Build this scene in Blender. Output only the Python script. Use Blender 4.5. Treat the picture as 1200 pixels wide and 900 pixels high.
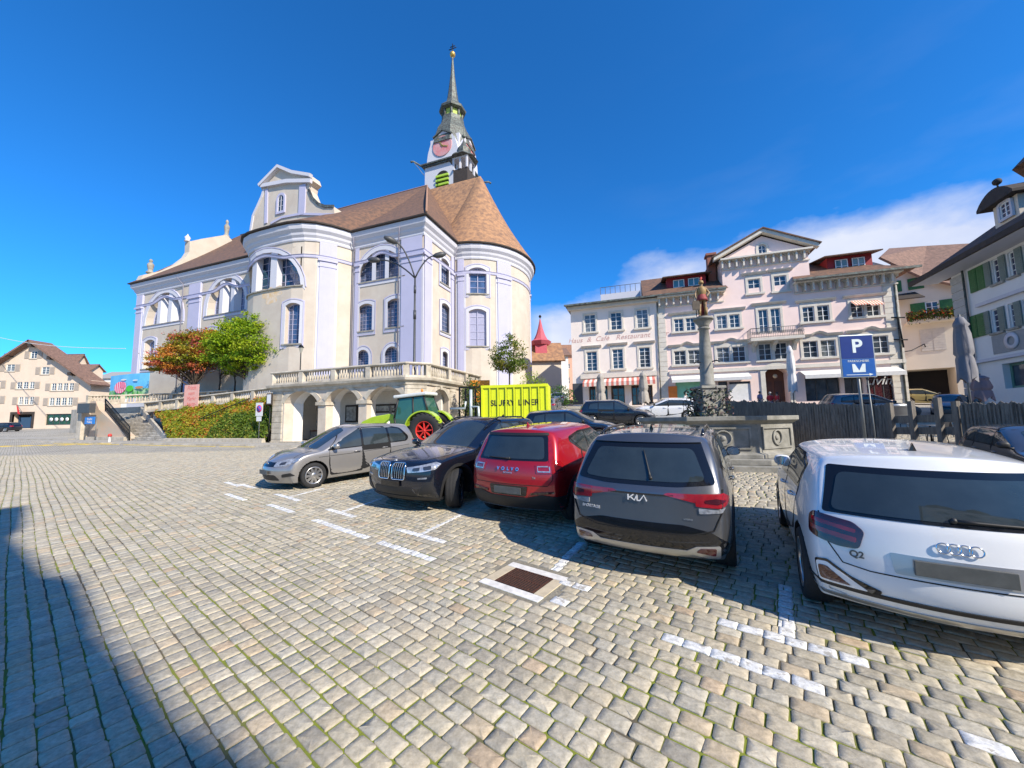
import bpy, bmesh, math, random
import numpy as np
from mathutils import Vector, Matrix, noise
from mathutils.bvhtree import BVHTree
from mathutils.geometry import delaunay_2d_cdt

random.seed(7)
for o in list(bpy.data.objects): bpy.data.objects.remove(o, do_unlink=True)
COL = bpy.context.scene.collection
SC = bpy.context.scene
R = math.radians

# ------------------------------------------------------------------ camera
S = 1.146
CAMH = 1.85*S
cam_d = bpy.data.cameras.new('camera'); cam = bpy.data.objects.new('camera', cam_d); COL.objects.link(cam)
FPX = 440.0
cam_d.sensor_width = 36; cam_d.lens = FPX/1200*36; cam_d.clip_start = .05; cam_d.clip_end = 3000
PIT, ROL = R(5.5), R(-0.9)
cF = Vector((0, math.cos(PIT), math.sin(PIT))); _u = Vector((0, -math.sin(PIT), math.cos(PIT))); _r = Vector((1, 0, 0))
cR = math.cos(ROL)*_r + math.sin(ROL)*_u; cU = -math.sin(ROL)*_r + math.cos(ROL)*_u
CAM = Vector((0, 0, CAMH))
cam.matrix_world = Matrix(((cR.x, cU.x, -cF.x, 0), (cR.y, cU.y, -cF.y, 0), (cR.z, cU.z, -cF.z, CAMH), (0, 0, 0, 1)))
SC.camera = cam
SC.render.resolution_x = 1024; SC.render.resolution_y = 768

# ------------------------------------------------------------------ sun and sky
SUN_TO = Vector((.70, -.714, 0)).normalized(); SUN_EL = R(37)
sd = Vector((SUN_TO.x*math.cos(SUN_EL), SUN_TO.y*math.cos(SUN_EL), math.sin(SUN_EL)))
sun_d = bpy.data.lights.new('sun', 'SUN'); sun = bpy.data.objects.new('sun', sun_d); COL.objects.link(sun)
sun_d.energy = 5.0; sun_d.angle = R(.5); sun_d.color = (1, .91, .78)
sun.rotation_euler = (-sd).to_track_quat('-Z', 'Y').to_euler()
W = bpy.data.worlds.new('World'); SC.world = W; W.use_nodes = True
nt = W.node_tree; nt.nodes.clear()
def N(t, tree=None, **kw):
    n = (tree or nt).nodes.new(t)
    for k, v in kw.items(): setattr(n, k, v)
    return n
out = N('ShaderNodeOutputWorld'); bg = N('ShaderNodeBackground')
sky = N('ShaderNodeTexSky', sky_type='NISHITA', sun_disc=False)
sky.sun_elevation = SUN_EL; sky.sun_rotation = math.atan2(SUN_TO.x, SUN_TO.y)
sky.air_density = 1.0; sky.dust_density = .25; sky.ozone_density = 2.5; sky.altitude = 500
hs = N('ShaderNodeHueSaturation'); hs.inputs['Saturation'].default_value = 1.0
tc = N('ShaderNodeTexCoord'); 
# clouds: real directions of the sky, a low bank towards the right-hand horizon
sep = N('ShaderNodeSeparateXYZ'); nt.links.new(tc.outputs['Generated'], sep.inputs[0])
mp = N('ShaderNodeMapping'); mp.inputs['Scale'].default_value = (1, 1, 1.9); nt.links.new(tc.outputs['Generated'], mp.inputs[0])
nz = N('ShaderNodeTexNoise'); nz.inputs['Scale'].default_value = 3.2; nz.inputs['Detail'].default_value = 9; nz.inputs['Roughness'].default_value = .55
nt.links.new(mp.outputs[0], nz.inputs['Vector'])
def M(op, a, b=None, c=None, clamp=False):
    n = N('ShaderNodeMath', operation=op); n.use_clamp = clamp
    for i, v in enumerate((a, b, c)):
        if v is None: continue
        if isinstance(v, (int, float)): n.inputs[i].default_value = v
        else: nt.links.new(v, n.inputs[i])
    return n.outputs[0]
x, y, z = sep.outputs
# top of the bank: elevation limit grows to the right
lim = M('ADD', M('MINIMUM', M('MULTIPLY', M('MAXIMUM', x, 0.0), .36), .11), .272)
edge = M('SUBTRACT', M('ADD', lim, M('MULTIPLY', M('SUBTRACT', nz.outputs[0], .5), .27)), z)
maskr = M('MULTIPLY', M('MULTIPLY', edge, 14.0, clamp=True), M('MULTIPLY_ADD', x, 12.0, -.3, clamp=True))
# left: faint haze low over the roofs
edl = M('MULTIPLY', M('SUBTRACT', M('ADD', .02, M('MULTIPLY', nz.outputs[0], .14)), z), 8.0, clamp=True)
maskl = M('MULTIPLY', edl, .55)
mask = M('MULTIPLY', M('MAXIMUM', maskr, maskl), .93)
# thin wisps
nz2 = N('ShaderNodeTexNoise'); nz2.inputs['Scale'].default_value = 2.1; nz2.inputs['Detail'].default_value = 10
mp2 = N('ShaderNodeMapping'); mp2.inputs['Scale'].default_value = (1, 2.2, 5); nt.links.new(tc.outputs['Generated'], mp2.inputs[0]); nt.links.new(mp2.outputs[0], nz2.inputs['Vector'])
wis = M('MULTIPLY', M('MULTIPLY', M('SUBTRACT', nz2.outputs[0], .53), 2.2, clamp=True), M('MULTIPLY', M('SUBTRACT', .75, z, clamp=True), M('MULTIPLY_ADD', x, 1.2, -.1, clamp=True)))
mask = M('MAXIMUM', mask, M('MULTIPLY', wis, .6))
mask = M('MAXIMUM', mask, M('MULTIPLY', M('SUBTRACT', .10, z, clamp=True), 3.5, clamp=True))
cc = N('ShaderNodeMix', data_type='RGBA')
nt.links.new(mask, cc.inputs['Factor'])
gm = N('ShaderNodeMix', data_type='RGBA', blend_type='MULTIPLY'); gm.inputs['Factor'].default_value = 1; gm.inputs['B'].default_value = (.27, 1.33, 2.35, 1)
nt.links.new(sky.outputs[0], hs.inputs['Color']); nt.links.new(hs.outputs[0], gm.inputs['A']); nt.links.new(gm.outputs['Result'], cc.inputs['A'])
cw = N('ShaderNodeMix', data_type='RGBA'); cw.inputs['A'].default_value = (6.4, 7.2, 9.6, 1); cw.inputs['B'].default_value = (8.6, 9.0, 10.2, 1)
nt.links.new(M('MULTIPLY', M('SUBTRACT', nz.outputs[0], .38), 4.0, clamp=True), cw.inputs['Factor'])
nt.links.new(cw.outputs['Result'], cc.inputs['B'])
nt.links.new(cc.outputs['Result'], bg.inputs[0]); bg.inputs[1].default_value = .068
nt.links.new(bg.outputs[0], out.inputs[0])
SC.view_settings.view_transform = 'Standard'; SC.view_settings.look = 'None'; SC.view_settings.gamma = 1; SC.view_settings.exposure = 0.55
SC.view_settings.use_curve_mapping = False

# ------------------------------------------------------------------ terrain function and pixel to ground helpers
def sm(a, b, x):
    t = min(1, max(0, (x-a)/(b-a))); return t*t*(3-2*t)
def gz0(x, y):
    m = sm(-8, 4, x); yy = max(y, -6)
    z = .007*max(-90, min(60, x))+.032*min(yy, 90)
    z += m*.067*max(0, min(y, 48)-11)*sm(10, 15, y)
    z += -(1-m)*.4*sm(11, 28, y)*(1-sm(34, 60, y))
    return z
def gz(x, y): return S*gz0(x/S, y/S)
def ray(u, v): return cF+cR*((u-600)/FPX)-cU*((v-450)/FPX)
def ground(u, v, h=0.0):
    d = ray(u, v); t = .5
    while t < 400:
        q = CAM+d*t
        if q.z < gz(q.x, q.y)+h: break
        t *= 1.002
    return q
def depth(u, v, Y):
    d = ray(u, v); return CAM+d*(Y/d.y)
def gnormal(x, y):
    e = .5
    return Vector((-(gz(x+e, y)-gz(x-e, y))/(2*e), -(gz(x, y+e)-gz(x, y-e))/(2*e), 1)).normalized()

class Frame:
    """facade frame: origin, s along the facade, t inwards, z up"""
    def __init__(self, x, y, sx, sy, z=0.0):
        l = math.hypot(sx, sy); self.s = Vector((sx/l, sy/l, 0)); self.t = Vector((-sy/l, sx/l, 0)); self.o = Vector((x, y, z))
        self.M = Matrix(((self.s.x, self.t.x, 0, x), (self.s.y, self.t.y, 0, y), (0, 0, 1, z), (0, 0, 0, 1)))
    def px(self, u, v, t=0.0):
        """pixel -> (s, z) in the plane at inward offset t"""
        d = ray(u, v); o = self.o+self.t*t
        k = (o-CAM).dot(self.t)/d.dot(self.t); q = CAM+d*k-self.o
        return q.dot(self.s), q.z
    def pxs(self, u, t=0.0, v=450): return self.px(u, v, t)[0]
    def pt(self, s, t, z): return self.o+self.s*s+self.t*t+Vector((0, 0, z))

# ------------------------------------------------------------------ materials
MATS = {}
def mat(name, col, rough=.7, metal=0, var=.12, vscale=4.0, bump=0.0, bscale=40, coat=0, spec=.5, col2=None, kind=None, trans=0, stretch=None):
    if name in MATS: return MATS[name]
    m = bpy.data.materials.new(name); m.use_nodes = True; t = m.node_tree; b = t.nodes['Principled BSDF']
    b.inputs['Roughness'].default_value = rough; b.inputs['Metallic'].default_value = metal
    b.inputs['Specular IOR Level'].default_value = spec
    if coat: b.inputs['Coat Weight'].default_value = coat; b.inputs['Coat Roughness'].default_value = .03
    if trans: b.inputs['Transmission Weight'].default_value = trans
    c = (*col, 1); c2 = (*(col2 if col2 else [max(0, q*(1-var)) for q in col]), 1)
    tcn = t.nodes.new('ShaderNodeTexCoord'); mpn = t.nodes.new('ShaderNodeMapping')
    t.links.new(tcn.outputs['Object'], mpn.inputs[0])
    if stretch: mpn.inputs['Scale'].default_value = stretch
    nn = t.nodes.new('ShaderNodeTexNoise'); nn.inputs['Scale'].default_value = vscale; nn.inputs['Detail'].default_value = 6; nn.inputs['Roughness'].default_value = .65
    t.links.new(mpn.outputs[0], nn.inputs['Vector'])
    rp = t.nodes.new('ShaderNodeValToRGB'); rp.color_ramp.elements[0].position = .36; rp.color_ramp.elements[1].position = .64
    rp.color_ramp.elements[0].color = c2; rp.color_ramp.elements[1].color = c
    t.links.new(nn.outputs[0], rp.inputs[0]); t.links.new(rp.outputs[0], b.inputs['Base Color'])
    if bump:
        n2 = t.nodes.new('ShaderNodeTexNoise'); n2.inputs['Scale'].default_value = bscale; n2.inputs['Detail'].default_value = 5
        t.links.new(tcn.outputs['Object'], n2.inputs['Vector'])
        bn = t.nodes.new('ShaderNodeBump'); bn.inputs['Strength'].default_value = bump; bn.inputs['Distance'].default_value = .02
        t.links.new(n2.outputs[0], bn.inputs['Height']); t.links.new(bn.outputs[0], b.inputs['Normal'])
    MATS[name] = m
    return m

def tag(o, label=None, cat=None, group=None, kind=None):
    if label: o['label'] = label
    if cat: o['category'] = cat
    if group: o['group'] = group
    if kind: o['kind'] = kind
    return o

class MB:
    """collects shapes and builds ONE mesh"""
    def __init__(s): s.v = []; s.f = []; s.mi = []; s.m = 0; s.sm = []; s.smooth = False; s.X = None
    def add(s, vs, fs, smooth=None):
        b = len(s.v)
        if s.X is not None: vs = [s.X @ Vector(v) for v in vs]
        s.v += [tuple(v) for v in vs]; s.f += [tuple(i+b for i in f) for f in fs]
        s.mi += [s.m]*len(fs); s.sm += [s.smooth if smooth is None else smooth]*len(fs)
        return s
    def box(s, x0, x1, y0, y1, z0, z1):
        s.add([(x0, y0, z0), (x1, y0, z0), (x1, y1, z0), (x0, y1, z0), (x0, y0, z1), (x1, y0, z1), (x1, y1, z1), (x0, y1, z1)],
              [(0, 3, 2, 1), (4, 5, 6, 7), (0, 1, 5, 4), (1, 2, 6, 5), (2, 3, 7, 6), (3, 0, 4, 7)]); return s
    def hexa(s, p):
        s.add(p, [(0, 3, 2, 1), (4, 5, 6, 7), (0, 1, 5, 4), (1, 2, 6, 5), (2, 3, 7, 6), (3, 0, 4, 7)]); return s
    def prism(s, poly, a, b, f=None):
        """poly 2D list, extruded a..b by mapper f(p, h) -> 3D; default p=(x,y), h=z"""
        f = f or (lambda p, h: (p[0], p[1], h)); n = len(poly)
        s.add([f(p, a) for p in poly]+[f(p, b) for p in poly],
              [tuple(range(n))[::-1], tuple(range(n, 2*n))]+[(i, (i+1) % n, n+(i+1) % n, n+i) for i in range(n)]); return s
    def tube(s, path, r, n=8, closed=False, cap=True):
        P = [Vector(p) for p in path]; k = len(P); rr = r if isinstance(r, (list, tuple)) else [r]*k
        vs = []; prev = None
        for i, p in enumerate(P):
            if closed: t = (P[(i+1) % k]-P[i-1])
            else: t = P[min(i+1, k-1)]-P[max(i-1, 0)]
            t = t.normalized() if t.length > 1e-9 else Vector((0, 0, 1))
            if prev is None:
                a = t.cross(Vector((0, 0, 1)));  a = a if a.length > .01 else t.cross(Vector((1, 0, 0)))
            else: a = prev-t*prev.dot(t)
            a.normalize(); prev = a; b = t.cross(a)
            vs += [p+(a*math.cos(2*math.pi*j/n)+b*math.sin(2*math.pi*j/n))*rr[i] for j in range(n)]
        fs = []
        for i in range(k if closed else k-1):
            for j in range(n):
                i2 = (i+1) % k
                fs.append((i*n+j, i*n+(j+1) % n, i2*n+(j+1) % n, i2*n+j))
        if cap and not closed: fs += [tuple(range(n))[::-1], tuple(range((k-1)*n, k*n))]
        s.add(vs, fs, smooth=n > 5); return s
    def lathe(s, prof, c=(0, 0, 0), n=24, ax='z', cap=True, a0=0, smooth=True, sq=None):
        """prof list of (r, h)"""
        vs = []
        for r, h in prof:
            for j in range(n):
                a = a0+2*math.pi*j/n; p, q = r*math.cos(a), r*math.sin(a)
                v = (p, q, h) if ax == 'z' else ((h, p, q) if ax == 'x' else (p, h, q))
                vs.append((v[0]+c[0], v[1]+c[1], v[2]+c[2]))
        fs = []
        for i in range(len(prof)-1):
            for j in range(n): fs.append((i*n+j, i*n+(j+1) % n, (i+1)*n+(j+1) % n, (i+1)*n+j))
        if cap: fs += [tuple(range(n))[::-1], tuple(range((len(prof)-1)*n, len(prof)*n))]
        s.add(vs, fs, smooth=smooth); return s
    def ball(s, c, r, n=12, m=8, sc=(1, 1, 1)):
        vs = []; fs = []
        for i in range(m+1):
            a = math.pi*i/m
            for j in range(n): vs.append((c[0]+r*sc[0]*math.sin(a)*math.cos(2*math.pi*j/n), c[1]+r*sc[1]*math.sin(a)*math.sin(2*math.pi*j/n), c[2]+r*sc[2]*math.cos(a)))
        for i in range(m):
            for j in range(n): fs.append((i*n+j, (i+1)*n+j, (i+1)*n+(j+1) % n, i*n+(j+1) % n))
        s.add(vs, fs, smooth=True); return s
    def build(s, name, mats, parent=None, label=None, cat=None, group=None, kind=None, bevel=0, loc=None, fixn=True):
        me = bpy.data.meshes.new(name); me.from_pydata(s.v, [], s.f)
        if not isinstance(mats, (list, tuple)): mats = [mats]
        for m in mats: me.materials.append(m)
        me.polygons.foreach_set('material_index', s.mi); me.polygons.foreach_set('use_smooth', s.sm)
        if fixn:
            bm = bmesh.new(); bm.from_mesh(me); bmesh.ops.recalc_face_normals(bm, faces=bm.faces[:]); bm.to_mesh(me); bm.free()
        me.update()
        o = bpy.data.objects.new(name, me); COL.objects.link(o)
        if parent is not None: o.parent = parent
        if loc is not None: o.location = loc
        tag(o, label, cat, group, kind)
        if bevel:
            b = o.modifiers.new('b', 'BEVEL'); b.width = bevel; b.segments = 2; b.limit_method = 'ANGLE'; b.harden_normals = False
        return o

def empty(name, M_=None, label=None, cat=None, group=None, loc=None, rz=0):
    o = bpy.data.objects.new(name, None); COL.objects.link(o)
    if M_ is not None: o.matrix_world = M_
    if loc is not None: o.location = loc; o.rotation_euler = (0, 0, rz)
    o.empty_display_size = .2
    return tag(o, label, cat, group)
def kids(o): return [c for c in bpy.data.objects if c.parent == o]
def copy_tree(o, parent=None):
    c = o.copy(); COL.objects.link(c)
    if parent is not None: c.parent = parent
    for ch in kids(o): copy_tree(ch, c)
    return c
def text_mesh(txt, size, mt, name, parent=None, M_=None, depth_=.004, bold=0.0, align='CENTER', shear=0, space=1.0):
    cu = bpy.data.curves.new(name, 'FONT'); cu.body = txt; cu.size = size; cu.extrude = depth_; cu.align_x = align; cu.align_y = 'CENTER'
    cu.offset = bold; cu.shear = shear; cu.space_character = space
    t = bpy.data.objects.new('t', cu); COL.objects.link(t)
    bpy.context.view_layer.update()
    me = bpy.data.meshes.new_from_object(t.evaluated_get(bpy.context.evaluated_depsgraph_get()))
    bpy.data.objects.remove(t); me.name = name; me.materials.clear(); me.materials.append(mt)
    o = bpy.data.objects.new(name, me); COL.objects.link(o)
    if parent is not None: o.parent = parent
    if M_ is not None: o.matrix_local = M_
    return o

# ------------------------------------------------------------------ ground sheet
A2 = Vector((.796, -.605)); B2 = Vector((.605, .796))      # paving rows run along A2
def mk_ground_mat():
    m = bpy.data.materials.new('paving_bed'); m.use_nodes = True; t = m.node_tree; b = t.nodes['Principled BSDF']
    b.inputs['Roughness'].default_value = .95
    L = t.links.new
    def n(ty, **k):
        q = t.nodes.new(ty)
        for a, v in k.items(): setattr(q, a, v)
        return q
    g = n('ShaderNodeNewGeometry')
    # moss and soil between the stones (near)
    n1 = n('ShaderNodeTexNoise'); n1.inputs['Scale'].default_value = 1.1; n1.inputs['Detail'].default_value = 6
    L(g.outputs['Position'], n1.inputs['Vector'])
    r1 = n('ShaderNodeValToRGB'); e = r1.color_ramp.elements
    e[0].position = .40; e[0].color = (.10, .085, .055, 1); e[1].position = .54; e[1].color = (.17, .20, .02, 1)
    L(n1.outputs[0], r1.inputs[0])
    # far paving: brick courses
    mp = n('ShaderNodeMapping'); mp.inputs['Rotation'].default_value = (0, 0, math.atan2(.605, .796)); L(g.outputs['Position'], mp.inputs[0])
    br = n('ShaderNodeTexBrick'); br.offset = .5
    br.inputs['Scale'].default_value = 1; br.inputs['Brick Width'].default_value = .18; br.inputs['Row Height'].default_value = .145; br.inputs['Mortar Size'].default_value = .008
    br.inputs['Color1'].default_value = (.42, .39, .335, 1); br.inputs['Color2'].default_value = (.34, .315, .27, 1); br.inputs['Mortar'].default_value = (.13, .13, .08, 1)
    n3 = n('ShaderNodeTexNoise'); n3.inputs['Scale'].default_value = 2.5
    L(g.outputs['Position'], n3.inputs['Vector'])
    ad = n('ShaderNodeVectorMath', operation='MULTIPLY_ADD'); ad.inputs[1].default_value = (.05, .05, 0)
    L(n3.outputs['Color'], ad.inputs[0]); L(mp.outputs[0], ad.inputs[2]); L(ad.outputs[0], br.inputs['Vector'])
    n4 = n('ShaderNodeTexNoise'); n4.inputs['Scale'].default_value = .35; n4.inputs['Detail'].default_value = 8; L(g.outputs['Position'], n4.inputs['Vector'])
    r4 = n('ShaderNodeValToRGB'); r4.color_ramp.elements[0].position = .3; r4.color_ramp.elements[0].color = (.78, .78, .78, 1); r4.color_ramp.elements[1].position = .7; r4.color_ramp.elements[1].color = (1.1, 1.08, 1.04, 1)
    L(n4.outputs[0], r4.inputs[0])
    mu = n('ShaderNodeMix', data_type='RGBA', blend_type='MULTIPLY'); mu.inputs['Factor'].default_value = 1; L(br.outputs[0], mu.inputs['A']); L(r4.outputs[0], mu.inputs['B'])
    at = n('ShaderNodeAttribute', attribute_name='far')
    mx = n('ShaderNodeMix', data_type='RGBA'); L(at.outputs['Fac'], mx.inputs['Factor']); L(r1.outputs[0], mx.inputs['A']); L(mu.outputs['Result'], mx.inputs['B'])
    L(mx.outputs['Result'], b.inputs['Base Color'])
    bm_ = n('ShaderNodeBump'); bm_.inputs['Strength'].default_value = .5; bm_.inputs['Distance'].default_value = .02
    hm = n('ShaderNodeMath', operation='MULTIPLY'); L(br.outputs['Fac'], hm.inputs[0]); hm.inputs[1].default_value = -1.0
    L(hm.outputs[0], bm_.inputs['Height']); L(bm_.outputs[0], b.inputs['Normal'])
    return m
NEAR_Y = 27.0
def in_near(x, y): return y < NEAR_Y and y > .6 and -1.62*y-2 < x < min(1.55*y+1.5, 30)
xs = sorted(set(list(np.arange(-60, 60.1, 1.0))+list(np.arange(-400, -60, 20.0))+list(np.arange(80, 401, 20.0))))
ys = sorted(set(list(np.arange(-40, 100.1, 1.0))+list(np.arange(110, 900, 30.0))+list(np.arange(-200, -40, 20.0))))
gv = []; far = []
for yy in ys:
    for xx in xs:
        f_ = 0.0 if (yy < NEAR_Y-1 and yy > -.5 and -1.62*yy-3.5 < xx < min(1.55*yy+3, 31)) else 1.0
        gv.append((xx, yy, gz(xx, yy)-(.010 if f_ == 0 else 0.0))); far.append(f_)
nx = len(xs)
gf = [(j*nx+i, j*nx+i+1, (j+1)*nx+i+1, (j+1)*nx+i) for j in range(len(ys)-1) for i in range(nx-1)]
me = bpy.data.meshes.new('ground'); me.from_pydata(gv, [], gf)
a = me.attributes.new('far', 'FLOAT', 'POINT'); a.data.foreach_set('value', far)
me.materials.append(mk_ground_mat()); go = bpy.data.objects.new('ground', me); COL.objects.link(go); tag(go, kind='structure')

# ------------------------------------------------------------------ cobblestones as real stones
def mk_stone_mat(name, white):
    m = bpy.data.materials.new(name); m.use_nodes = True; t = m.node_tree; b = t.nodes['Principled BSDF']; L = t.links.new
    b.inputs['Roughness'].default_value = .72; b.inputs['Specular IOR Level'].default_value = .3
    at = t.nodes.new('ShaderNodeAttribute'); at.attribute_name = 'tint'
    g = t.nodes.new('ShaderNodeNewGeometry')
    n1 = t.nodes.new('ShaderNodeTexNoise'); n1.inputs['Scale'].default_value = 26; n1.inputs['Detail'].default_value = 7; n1.inputs['Roughness'].default_value = .7
    L(g.outputs['Position'], n1.inputs['Vector'])
    rp = t.nodes.new('ShaderNodeValToRGB'); e = rp.color_ramp.elements; e[0].position = .3; e[1].position = .72
    if white: e[0].color = (.55, .55, .53, 1); e[1].color = (1.1, 1.1, 1.1, 1)
    else: e[0].color = (.66, .65, .62, 1); e[1].color = (1.2, 1.2, 1.2, 1)
    L(n1.outputs[0], rp.inputs[0])
    mu = t.nodes.new('ShaderNodeMix'); mu.data_type = 'RGBA'; mu.blend_type = 'MULTIPLY'; mu.inputs['Factor'].default_value = 1
    L(at.outputs['Color'], mu.inputs['A']); L(rp.outputs[0], mu.inputs['B'])
    n2 = t.nodes.new('ShaderNodeTexNoise'); n2.inputs['Scale'].default_value = 70; n2.inputs['Detail'].default_value = 4
    L(g.outputs['Position'], n2.inputs['Vector'])
    bu = t.nodes.new('ShaderNodeBump'); bu.inputs['Strength'].default_value = .5; bu.inputs['Distance'].default_value = .004
    L(n2.outputs[0], bu.inputs['Height']); L(bu.outputs[0], b.inputs['Normal'])
    if white:
        wv = t.nodes.new('ShaderNodeTexNoise'); wv.inputs['Scale'].default_value = 9; wv.inputs['Detail'].default_value = 8; wv.inputs['Roughness'].default_value = .75
        L(g.outputs['Position'], wv.inputs['Vector'])
        rw = t.nodes.new('ShaderNodeValToRGB'); rw.color_ramp.elements[0].position = .40; rw.color_ramp.elements[1].position = .455
        L(wv.outputs[0], rw.inputs[0])
        m2 = t.nodes.new('ShaderNodeMix'); m2.data_type = 'RGBA'; L(rw.outputs[0], m2.inputs['Factor']); m2.inputs['A'].default_value = (.36, .34, .30, 1)
        L(mu.outputs['Result'], m2.inputs['B']); L(m2.outputs['Result'], b.inputs['Base Color'])
    else:
        L(mu.outputs['Result'], b.inputs['Base Color'])
    return m
stone_m = mk_stone_mat('cobble_stone', False); white_m = mk_stone_mat('road_marking_paint', True)

def g2(u, v):
    q = ground(u, v); return (q.x, q.y)
# painted markings: (p0, p1, width) on the ground, read off the photograph
MARKS = []
def mk(p0, p1, w): MARKS.append((Vector(p0), Vector(p1), w))
for a_, b_, w_ in [((846, 728), (1012, 776), .13), ((776, 750), (955, 812), .13), ((1148, 872), (1200, 893), .13),
                   ((562, 676), (664, 713), .13), ((586, 660), (686, 684), .12),
                   ((440, 636), (506, 656), .12), ((364, 610), (425, 630), .12), ((313, 591), (341, 600), .12), ((468, 620), (518, 635), .12), ((382, 596), (418, 606), .12),
                   ((323, 579), (347, 587), .12), ((286, 567), (298, 572), .12), ((268, 571), (283, 563), .12), ((270, 578), (294, 585), .12)]:
    mk(g2(*a_), g2(*b_), w_)
for a_, b_, w_ in [((922, 745), (920, 690), .13), ((650, 668), (681, 636), .13), ((495, 625), (540, 603), .1), ((400, 600), (447, 584), .1), ((340, 582), (380, 572), .1)]:
    mk(g2(*a_), g2(*b_), w_)
GR = g2(614, 679)          # drain grate centre
gc = Vector(GR)
rng = np.random.default_rng(3)
PITCH = .143
stones = []; wst = [[] for _ in MARKS]
kmin, kmax = int(-40/PITCH), int(48/PITCH)
for k in range(kmin, kmax):
    b_ = k*PITCH
    # clip the row to the near region (coarse)
    a_ = -46+rng.uniform(0, .2)
    while a_ < 34:
        cx = A2.x*a_+B2.x*b_; cy = A2.y*a_+B2.y*b_
        if not in_near(cx, cy):
            a_ += .35 if rng.random() < .9 else .3; continue
        ln = rng.uniform(.15, .225) if cx > -1.5 else rng.uniform(.135, .19)
        ac = a_+ln/2; a_ += ln
        wob = .010*math.sin(ac*.9+k*.37)+.018*math.sin(ac*.23+1.3)
        x_ = A2.x*ac+B2.x*(b_+wob); y_ = A2.y*ac+B2.y*(b_+wob)
        d_ = Vector((x_, y_))-gc
        if abs(d_.dot(A2)) < .46 and abs(d_.dot(B2)) < .38: continue
        mi = -1; split = None
        for i, (p, q, w) in enumerate(MARKS):
            e_ = q-p; L_ = e_.length; e_ = e_/L_; dd = Vector((x_, y_))-p; s_ = dd.dot(e_)
            al = abs(e_.dot(A2)) > .7
            if al:
                mid = (p+q)/2; kb = round(mid.dot(B2)/PITCH); sa = Vector((x_, y_)).dot(A2)-mid.dot(A2)
                if kb == k and abs(sa) < L_/2+.02: mi = i; break
            else:
                # where the stripe's middle crosses this row
                den = e_.dot(B2)
                if abs(den) < .2: continue
                tt = (b_-p.dot(B2))/den
                if -.02 < tt < L_+.02:
                    am = (p+e_*tt).dot(A2)
                    lo, hi = max(ac-ln/2, am-w/2), min(ac+ln/2, am+w/2)
                    if hi-lo > .012: split = (i, lo, hi); break
        if split:
            i, lo, hi = split; l0, l1 = ac-ln/2, ac+ln/2
            for (u0, u1, ii) in ((l0, lo, -1), (lo, hi, i), (hi, l1, -1)):
                if u1-u0 < .015: continue
                cc_ = (u0+u1)/2; px_ = A2.x*cc_+B2.x*(b_+wob); py_ = A2.y*cc_+B2.y*(b_+wob)
                (stones if ii < 0 else wst[ii]).append((px_, py_, u1-u0+.004, ii))
            continue
        (stones if mi < 0 else wst[mi]).append((x_, y_, ln, mi))
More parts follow.
